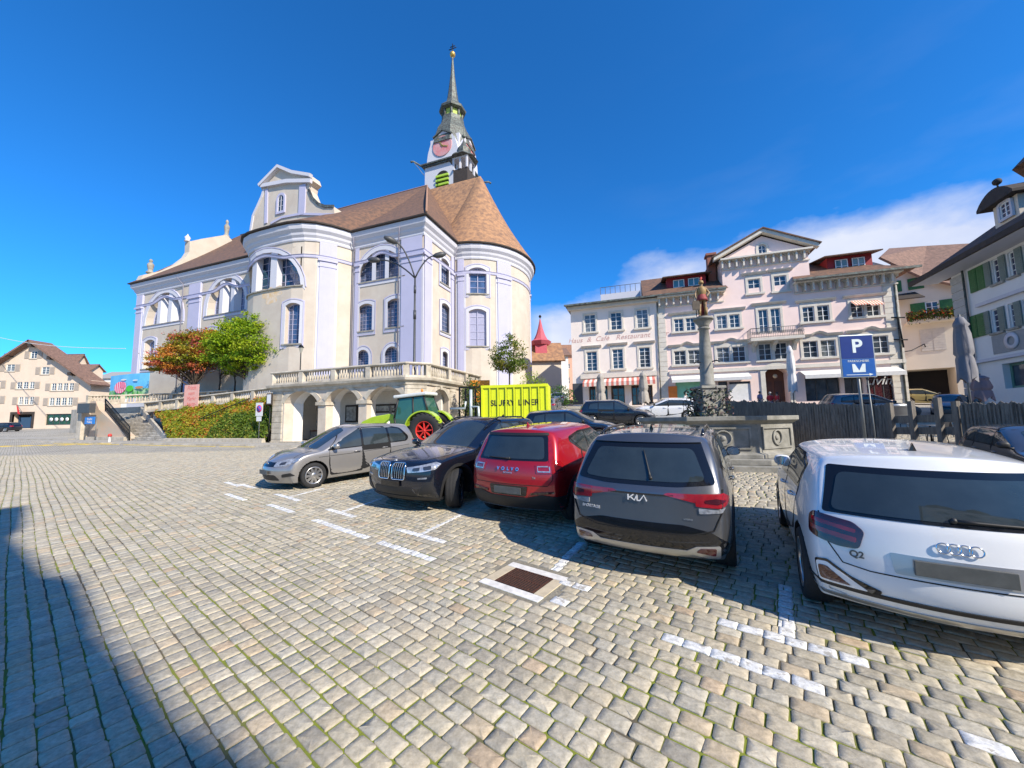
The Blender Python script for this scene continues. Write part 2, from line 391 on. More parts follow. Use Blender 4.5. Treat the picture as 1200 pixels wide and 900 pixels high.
def build_stones(lst, name, m, white, near):
    if not lst: return None
    arr = np.array([(q[0], q[1], q[2]) for q in lst]); n = len(arr)
    K = 16 if near else 8
    ang = np.arange(K)*2*np.pi/K+np.pi/K
    ex = 11.0
    def sq(c): return np.sign(c)*np.abs(c)**(2/ex)
    ux, uy = sq(np.cos(ang)), sq(np.sin(ang))
    ux /= np.abs(ux).max(); uy /= np.abs(uy).max()
    rings = [(1.0, -.05), (.992, -.006), (.955, -.0012), (.5, .0006)] if near else [(1.0, -.035), (.97, -.002), (.5, .001)]
    hl = (arr[:, 2]-rng.uniform(.006, .014, n))/2; hw = (PITCH-rng.uniform(.006, .015, n))/2
    if white: hl += .002
    skew = rng.uniform(-.03, .03, n); rot = rng.uniform(-.014, .014, n)
    jit = rng.normal(0, .0035, (n, K, 2)); jit = (jit+np.roll(jit, 1, 1)+np.roll(jit, -1, 1))/1.9
    dz = rng.uniform(-.003, .0025, n); tl = rng.normal(0, .009, (n, 2))
    V = np.zeros((n, len(rings)*K+1, 3))
    for ri, (sc_, h_) in enumerate(rings):
        lx = hl[:, None]*ux[None]*sc_+jit[:, :, 0]*sc_; ly = hw[:, None]*uy[None]*sc_+jit[:, :, 1]*sc_
        lx2 = lx+skew[:, None]*ly; ly2 = ly+rot[:, None]*lx
        V[:, ri*K:(ri+1)*K, 0] = arr[:, 0:1]+A2.x*lx2+B2.x*ly2
        V[:, ri*K:(ri+1)*K, 1] = arr[:, 1:2]+A2.y*lx2+B2.y*ly2
        V[:, ri*K:(ri+1)*K, 2] = h_+dz[:, None]+tl[:, 0:1]*lx+tl[:, 1:2]*ly+(rng.normal(0, .0012, (n, K)) if ri in (2, 3) and near else 0)
    V[:, -1, 0] = arr[:, 0]; V[:, -1, 1] = arr[:, 1]; V[:, -1, 2] = .001+dz
    gzs = np.array([gz(a, b) for a, b in arr[:, :2]])
    ax = np.array([(gz(a+.3, b)-gz(a-.3, b))/.6 for a, b in arr[:, :2]]); ay = np.array([(gz(a, b+.3)-gz(a, b-.3))/.6 for a, b in arr[:, :2]])
    V[:, :, 2] += gzs[:, None]+ax[:, None]*(V[:, :, 0]-arr[:, 0:1])+ay[:, None]*(V[:, :, 1]-arr[:, 1:2])
    nv = V.shape[1]; fq = []
    for ri in range(len(rings)-1):
        for j in range(K): fq.append((ri*K+j, ri*K+(j+1) % K, (ri+1)*K+(j+1) % K, (ri+1)*K+j))
    r0 = (len(rings)-1)*K
    fq = np.array(fq); ft = np.array([(r0+j, r0+(j+1) % K, nv-1) for j in range(K)])
    off = (np.arange(n)*nv)[:, None, None]
    lq = (fq[None]+off).reshape(n, -1); lt = (ft[None]+off).reshape(n, -1)
    loops = np.concatenate([lq, lt], 1).ravel().astype(np.int32)
    sizes = np.tile(np.concatenate([np.full(len(fq), 4), np.full(len(ft), 3)]), n).astype(np.int32)
    starts = np.concatenate([[0], np.cumsum(sizes)[:-1]]).astype(np.int32)
    me = bpy.data.meshes.new(name); me.vertices.add(n*nv); me.loops.add(len(loops)); me.polygons.add(len(sizes))
    me.vertices.foreach_set('co', V.reshape(-1).astype(np.float32)); me.loops.foreach_set('vertex_index', loops)
    me.polygons.foreach_set('loop_start', starts); me.polygons.foreach_set('use_smooth', np.ones(len(sizes), bool))
    pal = np.array([(.38, .35, .285), (.41, .37, .295), (.345, .32, .27), (.43, .365, .275), (.385, .365, .315), (.44, .405, .335), (.41, .33, .245), (.31, .29, .25)])
    pal = pal*np.array([1.10, 1.07, 1.0])
    if white: base = np.tile(np.array([(.78, .78, .77)]), (n, 1))*rng.uniform(.9, 1.03, (n, 1))
    else: base = pal[rng.choice(len(pal), n, p=[.25, .17, .16, .05, .19, .12, .02, .04])]*rng.uniform(.9, 1.1, (n, 1))
    colr = np.ones((n, nv, 4), np.float32); colr[:, :, :3] = base[:, None, :]
    me.update(calc_edges=True)
    ca = me.color_attributes.new('tint', 'FLOAT_COLOR', 'POINT'); ca.data.foreach_set('color', colr.reshape(-1))
    me.materials.append(m); me.validate()
    o = bpy.data.objects.new(name, me); COL.objects.link(o); tag(o, kind='structure')
    return o
build_stones([q for q in stones if q[1] < 8.5 and abs(q[0]) < 12], 'cobblestone_paving', stone_m, False, True)
build_stones([q for q in stones if not (q[1] < 8.5 and abs(q[0]) < 12)], 'cobblestone_paving', stone_m, False, False)
for l in wst: build_stones(l, 'parking_marking', white_m, True, True)
# ================================================================== facade toolkit
stucco = mat('cream_stucco', (.55, .49, .405), .9, var=.14, vscale=.5, bump=.25, bscale=6, col2=(.49, .42, .34))
lav = mat('lavender_paint', (.45, .445, .58), .85, var=.06, vscale=.6)
whitep = mat('white_stucco_trim', (.56, .56, .60), .85, var=.05)
pane_blue = mat('leaded_glass', (.07, .12, .24), .12, var=.45, vscale=1.3, spec=.8)
pane_dark = mat('window_glass', (.05, .07, .09), .05, var=.5, vscale=1.1, spec=.8)
frame_w = mat('white_window_frame', (.8, .8, .78), .6, var=.05)
lead = mat('grey_muntin', (.25, .27, .32), .7)
tile_d = mat('dark_roof_tile', (.19, .10, .06), .9, var=.4, vscale=2.2, bump=.8, bscale=7, col2=(.085, .055, .042))
tile_o = mat('weathered_orange_tile', (.40, .215, .105), .9, vscale=1.7, bump=.9, bscale=5, col2=(.19, .11, .07))
wood_d = mat('dark_timber', (.05, .038, .03), .8, var=.3)
copper = mat('patinated_copper', (.16, .19, .165), .6, .3, vscale=3, col2=(.06, .05, .045))
stone_g = mat('grey_sandstone', (.36, .34, .29), .9, vscale=1.8, bump=.4, bscale=14, col2=(.22, .205, .17))
pinkw = mat('pink_stucco', (.86, .67, .60), .9, var=.1, vscale=.4, bump=.2, bscale=6)
palew = mat('pale_beige_stucco', (.66, .585, .47), .9, var=.08, vscale=.4, bump=.2, bscale=6)
creamw = mat('warm_beige_stucco', (.66, .54, .42), .9, var=.12, vscale=.3, bump=.2, bscale=6)
greyw = mat('white_stucco', (.72, .72, .70), .9, var=.08, vscale=.5, bump=.2, bscale=6)
dark_in = mat('painted_inner_shade', (.012, .011, .012), .9)  # near-black colour stands in for the shade inside openings
white_board = mat('white_lamina', (.7, .7, .68), .6)
red_w = mat('red_timber', (.30, .02, .025), .7)
green_s = mat('green_shutter', (.035, .16, .045), .6, var=.3, vscale=6)
iron = mat('black_iron', (.015, .016, .016), .5, .5)
grey_pole = mat('grey_steel', (.19, .20, .20), .5, .6)
asph = mat('asphalt', (.055, .055, .057), .9, var=.2, bump=.3, bscale=80)
concrete = mat('concrete', (.38, .355, .31), .9, vscale=1.5, bump=.3, bscale=20, col2=(.27, .25, .21))

def rnd(poly, r, n=4):
    """round the corners of a polygon"""
    P = [Vector(p[:2]) for p in poly]; o_ = []
    rr = [p[2] if len(p) > 2 else r for p in poly]
    for i, p in enumerate(P):
        a, b = P[i-1]-p, P[(i+1) % len(P)]-p
        q = min(rr[i], a.length*.48, b.length*.48)
        if q < 1e-4: o_.append(p); continue
        s0, s1 = p+a.normalized()*q, p+b.normalized()*q
        for k in range(n+1):
            t = k/n; o_.append(s0*(1-t)**2+p*2*t*(1-t)+s1*t*t)
    return o_
def strip(pts, w):
    """polyline -> thin polygon of width w"""
    P = [Vector(p) for p in pts]; l, r_ = [], []
    for i, p in enumerate(P):
        t = (P[min(i+1, len(P)-1)]-P[max(i-1, 0)]).normalized(); n_ = Vector((-t.y, t.x))*w/2
        l.append(p+n_); r_.append(p-n_)
    return l+r_[::-1]
def inset(poly, d):
    P = [Vector(p[:2]) for p in poly]; n = len(P); area = sum(P[i-1].cross(P[i]) for i in range(n)); sg = 1 if area > 0 else -1
    o_ = []
    for i in range(n):
        a = (P[i]-P[i-1]).normalized(); b = (P[(i+1) % n]-P[i]).normalized()
        na = Vector((-a.y, a.x))*sg; nb = Vector((-b.y, b.x))*sg; m_ = na+nb
        if m_.length < .2: m_ = na
        m_.normalize(); c = max(.35, m_.dot(na)); o_.append(P[i]+m_*d/c)
    return o_


class Path:
    def __init__(s, pts, closed=False):
        s.p = [Vector(q) for q in pts]; s.c = closed; n = len(s.p); s.k = [0.0]
        for i in range(1, n+(1 if closed else 0)): s.k.append(s.k[-1]+(s.p[i % n]-s.p[i-1]).length)
        s.m = []
        for i in range(n):
            a = (s.p[i]-s.p[i-1]).normalized() if (i > 0 or closed) else None
            b = (s.p[(i+1) % n]-s.p[i]).normalized() if (i < n-1 or closed) else None
            a = a or b; b = b or a
            na, nb = Vector((-a.y, a.x)), Vector((-b.y, b.x)); m_ = (na+nb).normalized(); s.m.append(m_/max(.35, m_.dot(na)))   # points inwards (left of travel)
        s.L = s.k[-1]
    def at(s, q, d=0):
        n = len(s.p); i = 0
        while i < len(s.k)-2 and q > s.k[i+1]: i += 1
        t = (q-s.k[i])/(s.k[i+1]-s.k[i]); a = s.p[i]+s.m[i]*d; b = s.p[(i+1) % n]+s.m[(i+1) % n]*d
        return a*(1-t)+b*t
    def map(s): return lambda q, z, d: (*s.at(q, d), z)
    def near(s, x, y):
        b = (9e9, 0)
        for i in range(len(s.k)-1):
            a, c = s.p[i], s.p[(i+1) % len(s.p)]; e = c-a; t = max(0, min(1, (Vector((x, y))-a).dot(e)/e.length_squared)); dd = (a+e*t-Vector((x, y))).length
            if dd < b[0]: b = (dd, s.k[i]+t*e.length)
        return b[1]
def zat(x_, y_, v):
    k = (450-v)/FPX; a = cU-cF*k; return CAMH-(x_*a.x+y_*a.y)/a.z
def uat(x_, y_, z_):
    w = Vector((x_, y_, z_-CAMH)); return 600+FPX*w.dot(cR)/w.dot(cF)
def path_px(path, fr, u, v, lo, hi, n=600):
    """pixel -> (s on the path, z)"""
    best = (9e9, 0, 0)
    for i in range(n+1):
        q = lo+(hi-lo)*i/n; p = path.at(q); w = fr.M @ Vector((p.x, p.y, 0)); z_ = zat(w.x, w.y, v); e = abs(uat(w.x, w.y, z_)-u)
        if e < best[0]: best = (e, q, z_)
    return best[1], best[2]

def outline(op, ex=0.0, n=14):
    a, b, c, d = op[:4]; arch = op[4] if len(op) > 4 else 'flat'
    a -= ex; b += ex; c -= ex*(1 if arch != 'lun' else 1)
    if arch == 'flat': return [(a, c), (b, c), (b, d+ex), (a, d+ex)]
    w = (b-a)/2; m = (a+b)/2
    if arch in ('round', 'lun'):
        h = min(w, d+ex-c); zs = d+ex-h
        pts = [(a, c), (b, c)] if zs-c > .02 else []
        pts += [(m+w*math.cos(math.pi*i/n), zs+h*math.sin(math.pi*i/n)) for i in range(n+1)]
        return pts
    r_ = (b-a)*.16 if len(op) < 6 else op[5]; R_ = (w*w+r_*r_)/(2*r_); zc = d+ex-R_; th = math.asin(min(1, w/R_))
    return [(a, c), (b, c)]+[(m+R_*math.sin(th*(1-2*i/n)), zc+R_*math.cos(th*(1-2*i/n))) for i in range(n+1)]

def wall(mb, mp, s0, s1, z0, z1, ops=(), rec=.2, ds=6.0, dz=8.0, knots=(), off=0.0):
    ss = {s0, s1}; zs = {z0, z1}
    for o in ops: ss |= {o[0], o[1]}; zs |= {o[2], o[3]}
    ss |= {k for k in knots if s0 < k < s1}; ss = sorted(q for q in ss if s0-1e-6 <= q <= s1+1e-6); zs = sorted(q for q in zs if z0-1e-6 <= q <= z1+1e-6)
    S2 = [ss[0]]
    for q in ss[1:]:
        if q-S2[-1] < 1e-5: continue
        k = max(1, int(math.ceil((q-S2[-1])/ds))); a = S2[-1]; S2 += [a+(q-a)*(i+1)/k for i in range(k)]
    Z2 = [zs[0]]
    for q in zs[1:]:
        if q-Z2[-1] > 1e-5: Z2.append(q)
    vs = [mp(q, z_, off) for z_ in Z2 for q in S2]; n = len(S2); fs = []
    for j in range(len(Z2)-1):
        for i in range(n-1):
            c = ((S2[i]+S2[i+1])/2, (Z2[j]+Z2[j+1])/2)
            if any(o[0] < c[0] < o[1] and o[2] < c[1] < o[3] for o in ops): continue
            fs.append((j*n+i, j*n+i+1, (j+1)*n+i+1, (j+1)*n+i))
    mb.add(vs, fs)
    for o in ops:
        ol = outline(o); rc = o[6] if len(o) > 6 else rec
        if len(o) > 4 and o[4] != 'flat':
            # fill between the arch and the bounding box
            arc = [p for p in ol if p[1] > o[2]+.001]; top = o[3]
            for i in range(len(arc)-1):
                p, q = arc[i], arc[i+1]
                if abs(p[1]-top) < 1e-6 and abs(q[1]-top) < 1e-6: continue
                mb.add([mp(p[0], p[1], off), mp(p[0], top, off), mp(q[0], top, off), mp(q[0], q[1], off)], [(0, 1, 2, 3)])
        m_ = len(ol)
        mb.add([mp(p[0], p[1], off) for p in ol]+[mp(p[0], p[1], off+rc) for p in ol], [(i, (i+1) % m_, m_+(i+1) % m_, m_+i) for i in range(m_)])

def band(mb, mp, op, w, d0, d1, n=14):
    """moulding around an opening: ring between outline and outline+w"""
    a = outline(op, 0, n); b = outline(op, w, n)
    if len(a) != len(b): return
    k = len(a); V = [mp(p[0], p[1], d1) for p in a]+[mp(p[0], p[1], d1) for p in b]+[mp(p[0], p[1], d0) for p in b]+[mp(p[0], p[1], d0) for p in a]
    fs = []
    for i in range(k):
        j = (i+1) % k; fs += [(i, j, k+j, k+i), (k+i, k+j, 2*k+j, 2*k+i), (i, 3*k+i, 3*k+j, j)]
    mb.add(V, fs)
def mbox(mb, mp, s0, s1, z0, z1, d0, d1, ds=2.0):
    """box on a mapper, d0 (outer) to d1 (inner)"""
    k = max(1, int(math.ceil((s1-s0)/ds)))
    for i in range(k):
        a, b = s0+(s1-s0)*i/k, s0+(s1-s0)*(i+1)/k
        mb.hexa([mp(a, z0, d0), mp(b, z0, d0), mp(b, z0, d1), mp(a, z0, d1), mp(a, z1, d0), mp(b, z1, d0), mp(b, z1, d1), mp(a, z1, d1)])
def sweep(mb, mp, ss, prof_, zf=None, cap=True):
    """profile [(d, z)] along stations ss"""
    n = len(prof_); vs = []
    for q in ss:
        dz_ = zf(q) if zf else 0
        vs += [mp(q, z_+dz_, d) for d, z_ in prof_]
    fs = [(i*n+j, i*n+(j+1) % n, (i+1)*n+(j+1) % n, (i+1)*n+j) for i in range(len(ss)-1) for j in range(n)]
    if cap: fs += [tuple(range(n)), tuple(range((len(ss)-1)*n, len(ss)*n))[::-1]]
    mb.add(vs, fs)
def stations(path, a, b, ds=1.0):
    q = sorted({a, b}|{k for k in path.k if a < k < b}); o_ = [q[0]]
    for t in q[1:]:
        k = max(1, int(math.ceil((t-o_[-1])/ds))); s_ = o_[-1]; o_ += [s_+(t-s_)*(i+1)/k for i in range(k)]
    return o_
def window(parent, mp, op, rec=.18, frm=None, pane=None, bars=(1, 2), fw=.07, bw=.035, mull=0, name='window', lights=1, lab=None):
    """window frame with glass as its child"""
    frm = frm or frame_w; pane = pane or pane_dark
    f = MB(); ol = outline(op); inn = inset(ol, fw); k = len(ol); d0, d1 = rec-.07, rec
    V = [mp(p[0], p[1], d0) for p in ol]+[mp(p[0], p[1], d0) for p in inn]+[mp(p[0], p[1], d1) for p in inn]
    f.add(V, [(i, (i+1) % k, k+(i+1) % k, k+i) for i in range(k)]+[(k+i, k+(i+1) % k, 2*k+(i+1) % k, 2*k+i) for i in range(k)])
    a, b, c, d = op[:4]; nx_, nz_ = bars
    def top_at(s_):
        hits = []
        for i in range(k):
            p, q = inn[i], inn[(i+1) % k]
            if (p[0]-s_)*(q[0]-s_) <= 0 and abs(p[0]-q[0]) > 1e-6: hits.append(p[1]+(q[1]-p[1])*(s_-p[0])/(q[0]-p[0]))
        return max(hits) if hits else d
    def ext_at(z_):
        hits = []
        for i in range(k):
            p, q = inn[i], inn[(i+1) % k]
            if (p[1]-z_)*(q[1]-z_) <= 0 and abs(p[1]-q[1]) > 1e-6: hits.append(p[0]+(q[0]-p[0])*(z_-p[1])/(q[1]-p[1]))
        return (min(hits), max(hits)) if hits else (a, b)
    for i in range(nx_):
        s_ = a+(b-a)*(i+1)/(nx_+1); w_ = bw*(1.8 if i == nx_//2 and nx_ % 2 else 1); mbox(f, mp, s_-w_/2, s_+w_/2, c+fw*.9, top_at(s_), d0+.01, d1)
    for i in range(nz_):
        z_ = c+(d-c)*(i+1)/(nz_+1); e0, e1 = ext_at(z_); mbox(f, mp, e0, e1, z_-bw/2, z_+bw/2, d0+.02, d1)
    fo = f.build(name, frm, parent)
    g = MB(); g.add([mp(p[0], p[1], rec-.02) for p in ol], [tuple(range(k))]); g.build('glass', pane, fo)
    if lab: fo['label'] = lab
    return fo
def house_box(mb, w, dp, z0, z1, skip_front=True):
    """side, back walls in facade coordinates"""
    fs = [(1, 2, 6, 5), (2, 3, 7, 6), (3, 0, 4, 7)]
    if not skip_front: fs.append((0, 1, 5, 4))
    mb.add([(0, 0, z0), (w, 0, z0), (w, dp, z0), (0, dp, z0), (0, 0, z1), (w, 0, z1), (w, dp, z1), (0, dp, z1)], fs)
fm = lambda q, z, d: (q, d, z)     # plain straight facade mapper
def slab(mb, pts, th):
    """roof plate from 3D polygon, thickness along its normal downwards"""
    P = [Vector(p) for p in pts]; n_ = (P[1]-P[0]).cross(P[2]-P[0]).normalized(); n_ = n_ if n_.z > 0 else -n_; k = len(P)
    mb.add(P+[p-n_*th for p in P], [tuple(range(k)), tuple(range(k, 2*k))[::-1]]+[(i, (i+1) % k, k+(i+1) % k, k+i) for i in range(k)])
# ================================================================== church
_e = Vector((.939, -.344)); _n = Vector((.344, .939))
_o = Vector((-59.8, 56.9))+_n*.9+_e*.9
CH = Frame(_o.x, _o.y, _e.x, _e.y, 0)
TZ = 4.75                                            # terrace level
church = empty('church', CH.M, 'large white and cream baroque church with lavender pilasters and brown tiled roof', 'church')
bow = [(35.1+7.5*q, -4.25*(1-abs(q)**4.3)) for q in [-1, -.97, -.92, -.84, -.72, -.58, -.4, -.2, 0, .2, .4, .58, .72, .84, .92, .97, 1]]
aps = [(52.4+6.9*math.sin(R(a)), 15.1-8.05*math.cos(R(a))) for a in range(0, 181, 9)]
pts = [(0, 0)]+bow+[(52.4, 0)]+aps+[(52.4, 30.2), (0, 30.2)]
cp = Path(pts, True); cm = cp.map()
def sn(x_, y_): return cp.near(x_, y_)
sA, sB, sC, sD, sE = sn(27.6, 0), sn(42.6, 0), sn(52.4, 0), sn(52.4, 7.05), sn(52.4, 23.15)
ZE = 24.2; Z0 = 2.0
cops = []; cwin = []
def cw(u0, u1, vb, vt, lo, hi, arch='seg', kind='small', zz=None):
    a, _ = path_px(cp, CH, u0, (vb+vt)/2, lo, hi); b, _ = path_px(cp, CH, u1, (vb+vt)/2, lo, hi); _, c = path_px(cp, CH, (u0+u1)/2, vb, (a+b)/2-.01, (a+b)/2+.01, 2); _, d = path_px(cp, CH, (u0+u1)/2, vt, (a+b)/2-.01, (a+b)/2+.01, 2)
    if b < a: a, b = b, a
    op = (a, b, c, d, arch, (b-a)*.16, .75 if kind == 'lun' else .55); cops.append(op); cwin.append((op, kind)); return op
L1 = cw(172, 214, 379, 343, 0, sA, 'lun', 'lun'); L2 = cw(244, 288, 367, 326, 0, sA, 'lun', 'lun')
L3 = cw(296, 353, 341, 297, sA, sB, 'lun', 'lun'); L4 = cw(421, 472, 328, 293, sB, sC, 'lun', 'lun')
cw(169, 181, 432, 398, 0, sA, 'seg', 'tall'); cw(240, 254, 424, 386, 0, sA, 'seg', 'tall')
cw(334, 351, 403, 355, sA, sB, 'seg', 'tall')
cw(421, 436, 388, 356, sB, sC); cw(454, 470.5, 383.5, 350, sB, sC)
cw(418, 432, 430, 410, sB, sC, 'round'); cw(451, 467, 428, 406, sB, sC, 'round')
cw(517, 526, 334, 304, sC, sD); cw(517.5, 526.5, 390, 356, sC, sD); cw(518.5, 524.5, 434, 412, sC, sD)
cw(549.5, 570, 344, 313.5, sD, sD+10, 'seg', 'apse'); cw(549.5, 570, 405.5, 362, sD, sD+10, 'seg', 'apse2')
w_ = MB(); wall(w_, cm, 0, cp.L-.001, Z0, ZE, cops, .55, ds=1.2, knots=cp.k)
w_.build('wall', stucco, church)
# roof-height frieze: white band under the eave
fr_ = MB(); sweep(fr_, cm, stations(cp, 0, cp.L-.001), [(0.02, 21.35), (-.06, 21.35), (-.10, 21.5), (-.10, 21.7), (0.02, 21.75)], cap=False)
zfun = lambda q: 0
lun_ = [L1, L2, L3, L4]
def zrise(q):
    r_ = 0
    for o in lun_:
        m_ = (o[0]+o[1])/2; w = (o[1]-o[0])*.36
        if abs(q-m_) < w: r_ = max(r_, .75*(math.cos(math.pi*(q-m_)/w)+1)/2)
    return r_
fr_ = MB()
st_ = stations(cp, 0, sE+8, .45)
sweep(fr_, cm, st_, [(0.02, 20.55), (-.08, 20.55), (-.12, 20.66), (-.12, 20.80), (-.2, 20.9), (0.02, 20.95)], zrise)
fr_.build('architrave', lav, church)
co = MB(); sweep(co, cm, stations(cp, 0, cp.L-.001, .8), [(.02, 22.45), (-.10, 22.45), (-.16, 22.6), (-.16, 22.8), (-.34, 23.05), (-.40, 23.3), (-.66, 23.6), (-.74, 23.9), (-.74, 24.15), (.02, 24.2)], cap=False)
co.build('cornice', whitep, church)
gu = MB(); sweep(gu, cm, stations(cp, 0, cp.L-.001, .8), [(-.72, 24.18), (-.98, 24.22), (-1.0, 24.36), (-.7, 24.42)], cap=False); gu.build('gutter', wood_d, church)
# pilasters
def pil(a, b, parent=church):
    m_ = MB(); d = -.16
    mbox(m_, cm, a, b, TZ-.3, 20.3, d, .01, .7)
    m_.build('pilaster', lav, church)
    for x0, x1 in ((a-.22, a-.02), (b+.02, b+.22)):
        e_ = MB(); mbox(e_, cm, x0, x1, TZ-.3, 20.3, -.06, .01); e_.build('pilaster_edge', whitep, church)
    c_ = MB(); mbox(c_, cm, a-.08, b+.08, 19.6, 19.75, d-.06, .0, .7); c_.build('necking', lav, church)
    c_ = MB(); mbox(c_, cm, a-.14, b+.14, 20.25, 20.52, d-.14, .0, .7); c_.build('capital', lav, church)
    c_ = MB(); mbox(c_, cm, a-.04, b+.04, 20.9, 22.44, d-.02, 0, .7); c_.build('frieze_block', lav, church)
def ps(u, v, lo, hi): return path_px(cp, CH, u, v, lo, hi)[0]
pil(.25, 1.7); pil(ps(223, 350, 0, sA)+.1, ps(236, 350, 0, sA)); 
pil(ps(373, 360, sA, sB), ps(392, 360, sA, sB))
pil(sA+1.2, sA+2.6); pil(sn(42.6, 0)+.5, sn(42.6, 0)+1.0)
pil(sC-2.9, sC-.25); pil(sC+.2, sC+1.6); pil(sD-1.0, sD-.3); pil(sD+.35, sD+1.2)
pil(ps(583, 360, sD, sD+14), ps(598, 360, sD, sD+14)); pil(sD+14.5, sD+16)
# base course
bs = MB(); sweep(bs, cm, stations(cp, 0, cp.L-.001, .9), [(.02, TZ-.5), (-.22, TZ-.5), (-.22, TZ+.9), (-.14, TZ+1.0), (.02, TZ+1.0)], cap=False); bs.build('base_course', whitep, church)
for op, kind in cwin:
    a, b, c, d = op[:4]
    if kind == 'lun':
        f_ = window(church, cm, op, .72, lav, pane_blue, (7, 4), .1, .03)
        m_ = MB(); W2 = b-a
        for q in (.35, .65):
            s_ = a+W2*q; h_ = d-(W2/2 if (d-c) > W2/2 else (d-c)); hh = (d-c)*math.sqrt(max(0, 1-((s_-(a+b)/2)/(W2/2))**2))
            mbox(m_, cm, s_-W2*.045, s_+W2*.045, c, c+hh+.05, .03, .74)
        m_.build('mullion', whitep, f_)
    elif kind == 'tall': f_ = window(church, cm, op, .5, lav, pane_blue, (2, 7), .08, .03)
    elif kind == 'apse2': f_ = window(church, cm, op, .3, lav, mat('lavender_blind', (.36, .36, .48), .3), (1, 4), .12, .05)
    elif kind == 'apse': f_ = window(church, cm, op, .3, lav, pane_blue, (1, 3), .12, .05)
    else: f_ = window(church, cm, op, .5, lav, pane_blue, (3, 6), .08, .03)
    s_ = MB(); band(s_, cm, op, .34 if kind != 'lun' else .5, .02, -.07); s_.build('surround', whitep, f_)
    s_ = MB(); band(s_, cm, (a-.38, b+.38, c-.38, d+.38, op[4], op[5]*1.1) if kind != 'lun' else (a-.52, b+.52, c-.1, d+.52, 'lun'), .12, .0, -.10); s_.build('moulding', lav, f_)
    s_ = MB(); mbox(s_, cm, a-.3, b+.3, c-.12, c+.02, -.16, .5, .8); s_.build('sill', stone_g, f_)
# rain pipes
for q in (sB+.25, sD-.25, sn(52.4, 0)-3.3, ps(217, 350, 0, sA), sA-.3):
    t_ = MB(); t_.tube([cm(q, TZ, -.24), cm(q, 22.6, -.24), cm(q, 23.6, -.85)], .06, 8); t_.build('rain_pipe', mat('lead_pipe', (.2, .19, .24), .6), church)
# painted sundial ornament below the bow lunette
sq_, zq_ = path_px(cp, CH, 318, 345, sA, sB)
# soft ornament: irregular painted rosette
om = MB(); P = []
for i in range(40):
    a = 2*math.pi*i/40; r_ = 1+.22*math.sin(3*a)+.14*math.cos(7*a+1); P.append(cm(sq_+1.55*r_*math.cos(a), zq_+.95*r_*math.sin(a), -.006))
om.add([cm(sq_, zq_, -.006)]+P, [(0, 1+i, 1+(i+1) % 40) for i in range(40)]); om.build('painted_ornament', mat('ochre_mural', (.62, .43, .22), .9, vscale=2.2, col2=(.64, .55, .45)), church)
# roofs
AX = 15.1; _w = CH.M @ Vector((43, AX, 0)); ZR = zat(_w.x, _w.y, 217.5); EO = .98
rf = MB(); rs0, rs1 = .5, 43.0
def eave(q, ext=EO): p = cp.at(q, -ext); return (p.x, p.y, 24.36)
st_ = [q for q in stations(cp, 0.0, sC, 1.0)]
for i in range(len(st_)-1):
    a, b = eave(st_[i]), eave(st_[i+1]); ra = max(-.3, min(rs1, a[0]*.985)); rb = max(-.3, min(rs1, b[0]*.985))
    n_ = 8
    for k in range(n_):
        def L_(p, r_, t): x_ = p[0]+(r_-p[0])*t; y_ = p[1]+(AX-p[1])*t; return (x_, y_, p[2]+(ZR-p[2])*(t+.035*math.sin(math.pi*t)*-1))
        rf.add([L_(a, ra, k/n_), L_(b, rb, k/n_), L_(b, rb, (k+1)/n_), L_(a, ra, (k+1)/n_)], [(0, 1, 2, 3)])
c0 = eave(sC)
rf.add([c0, (c0[0], 31.2, 24.36), (rs1, AX, ZR)], [(0, 1, 2)])
rf.add([(-.98, 31.2, 24.36), (c0[0], 31.2, 24.36), (rs1, AX, ZR), (-.3, AX, ZR)], [(0, 1, 2, 3)])
rf.add([(-.3, -.98, 24.36), (-.3, 31.2, 24.36), (-.3, AX, ZR)], [(0, 1, 2)])
rf.build('roof', tile_d, church, fixn=True)
rg = MB(); rg.tube([(-.3, AX, ZR+.02), (rs1, AX, ZR+.02), (c0[0], c0[1], 24.5)], .13, 6); rg.build('ridge_tiles', mat('ridge_tile', (.33, .19, .13), .9), church)
# apse roof, steep and rounded
_w = CH.M @ Vector((50, AX, 0)); ar_ = MB(); ZA = zat(_w.x, _w.y, 213.5); e_ = [(52.4+7.88*math.sin(R(a)), AX-9.03*math.cos(R(a)), 24.38) for a in range(-28, 209, 6)]
tp = []
e_ = [(40, AX-9.03, 24.38)]+e_+[(40, AX+9.03, 24.38)]
for p in e_: tp.append((40 if p[0] == 40 else max(45.5, min(52.6, 52.4+(p[0]-52.4)*.10)), AX+(p[1]-AX)*.06, ZA))
n_ = 12
def lr(p, q, t): return (p[0]+(q[0]-p[0])*t, p[1]+(q[1]-p[1])*t, p[2]+(q[2]-p[2])*(t-.06*math.sin(math.pi*t)))
for i in range(len(e_)-1):
    for k in range(n_): ar_.add([lr(e_[i], tp[i], k/n_), lr(e_[i+1], tp[i+1], k/n_), lr(e_[i+1], tp[i+1], (k+1)/n_), lr(e_[i], tp[i], (k+1)/n_)], [(0, 1, 2, 3)], smooth=True)
# ridge back to the nave
ar_.add(tp, [tuple(range(len(tp)))])
ar_.build('apse_roof', tile_o, church)
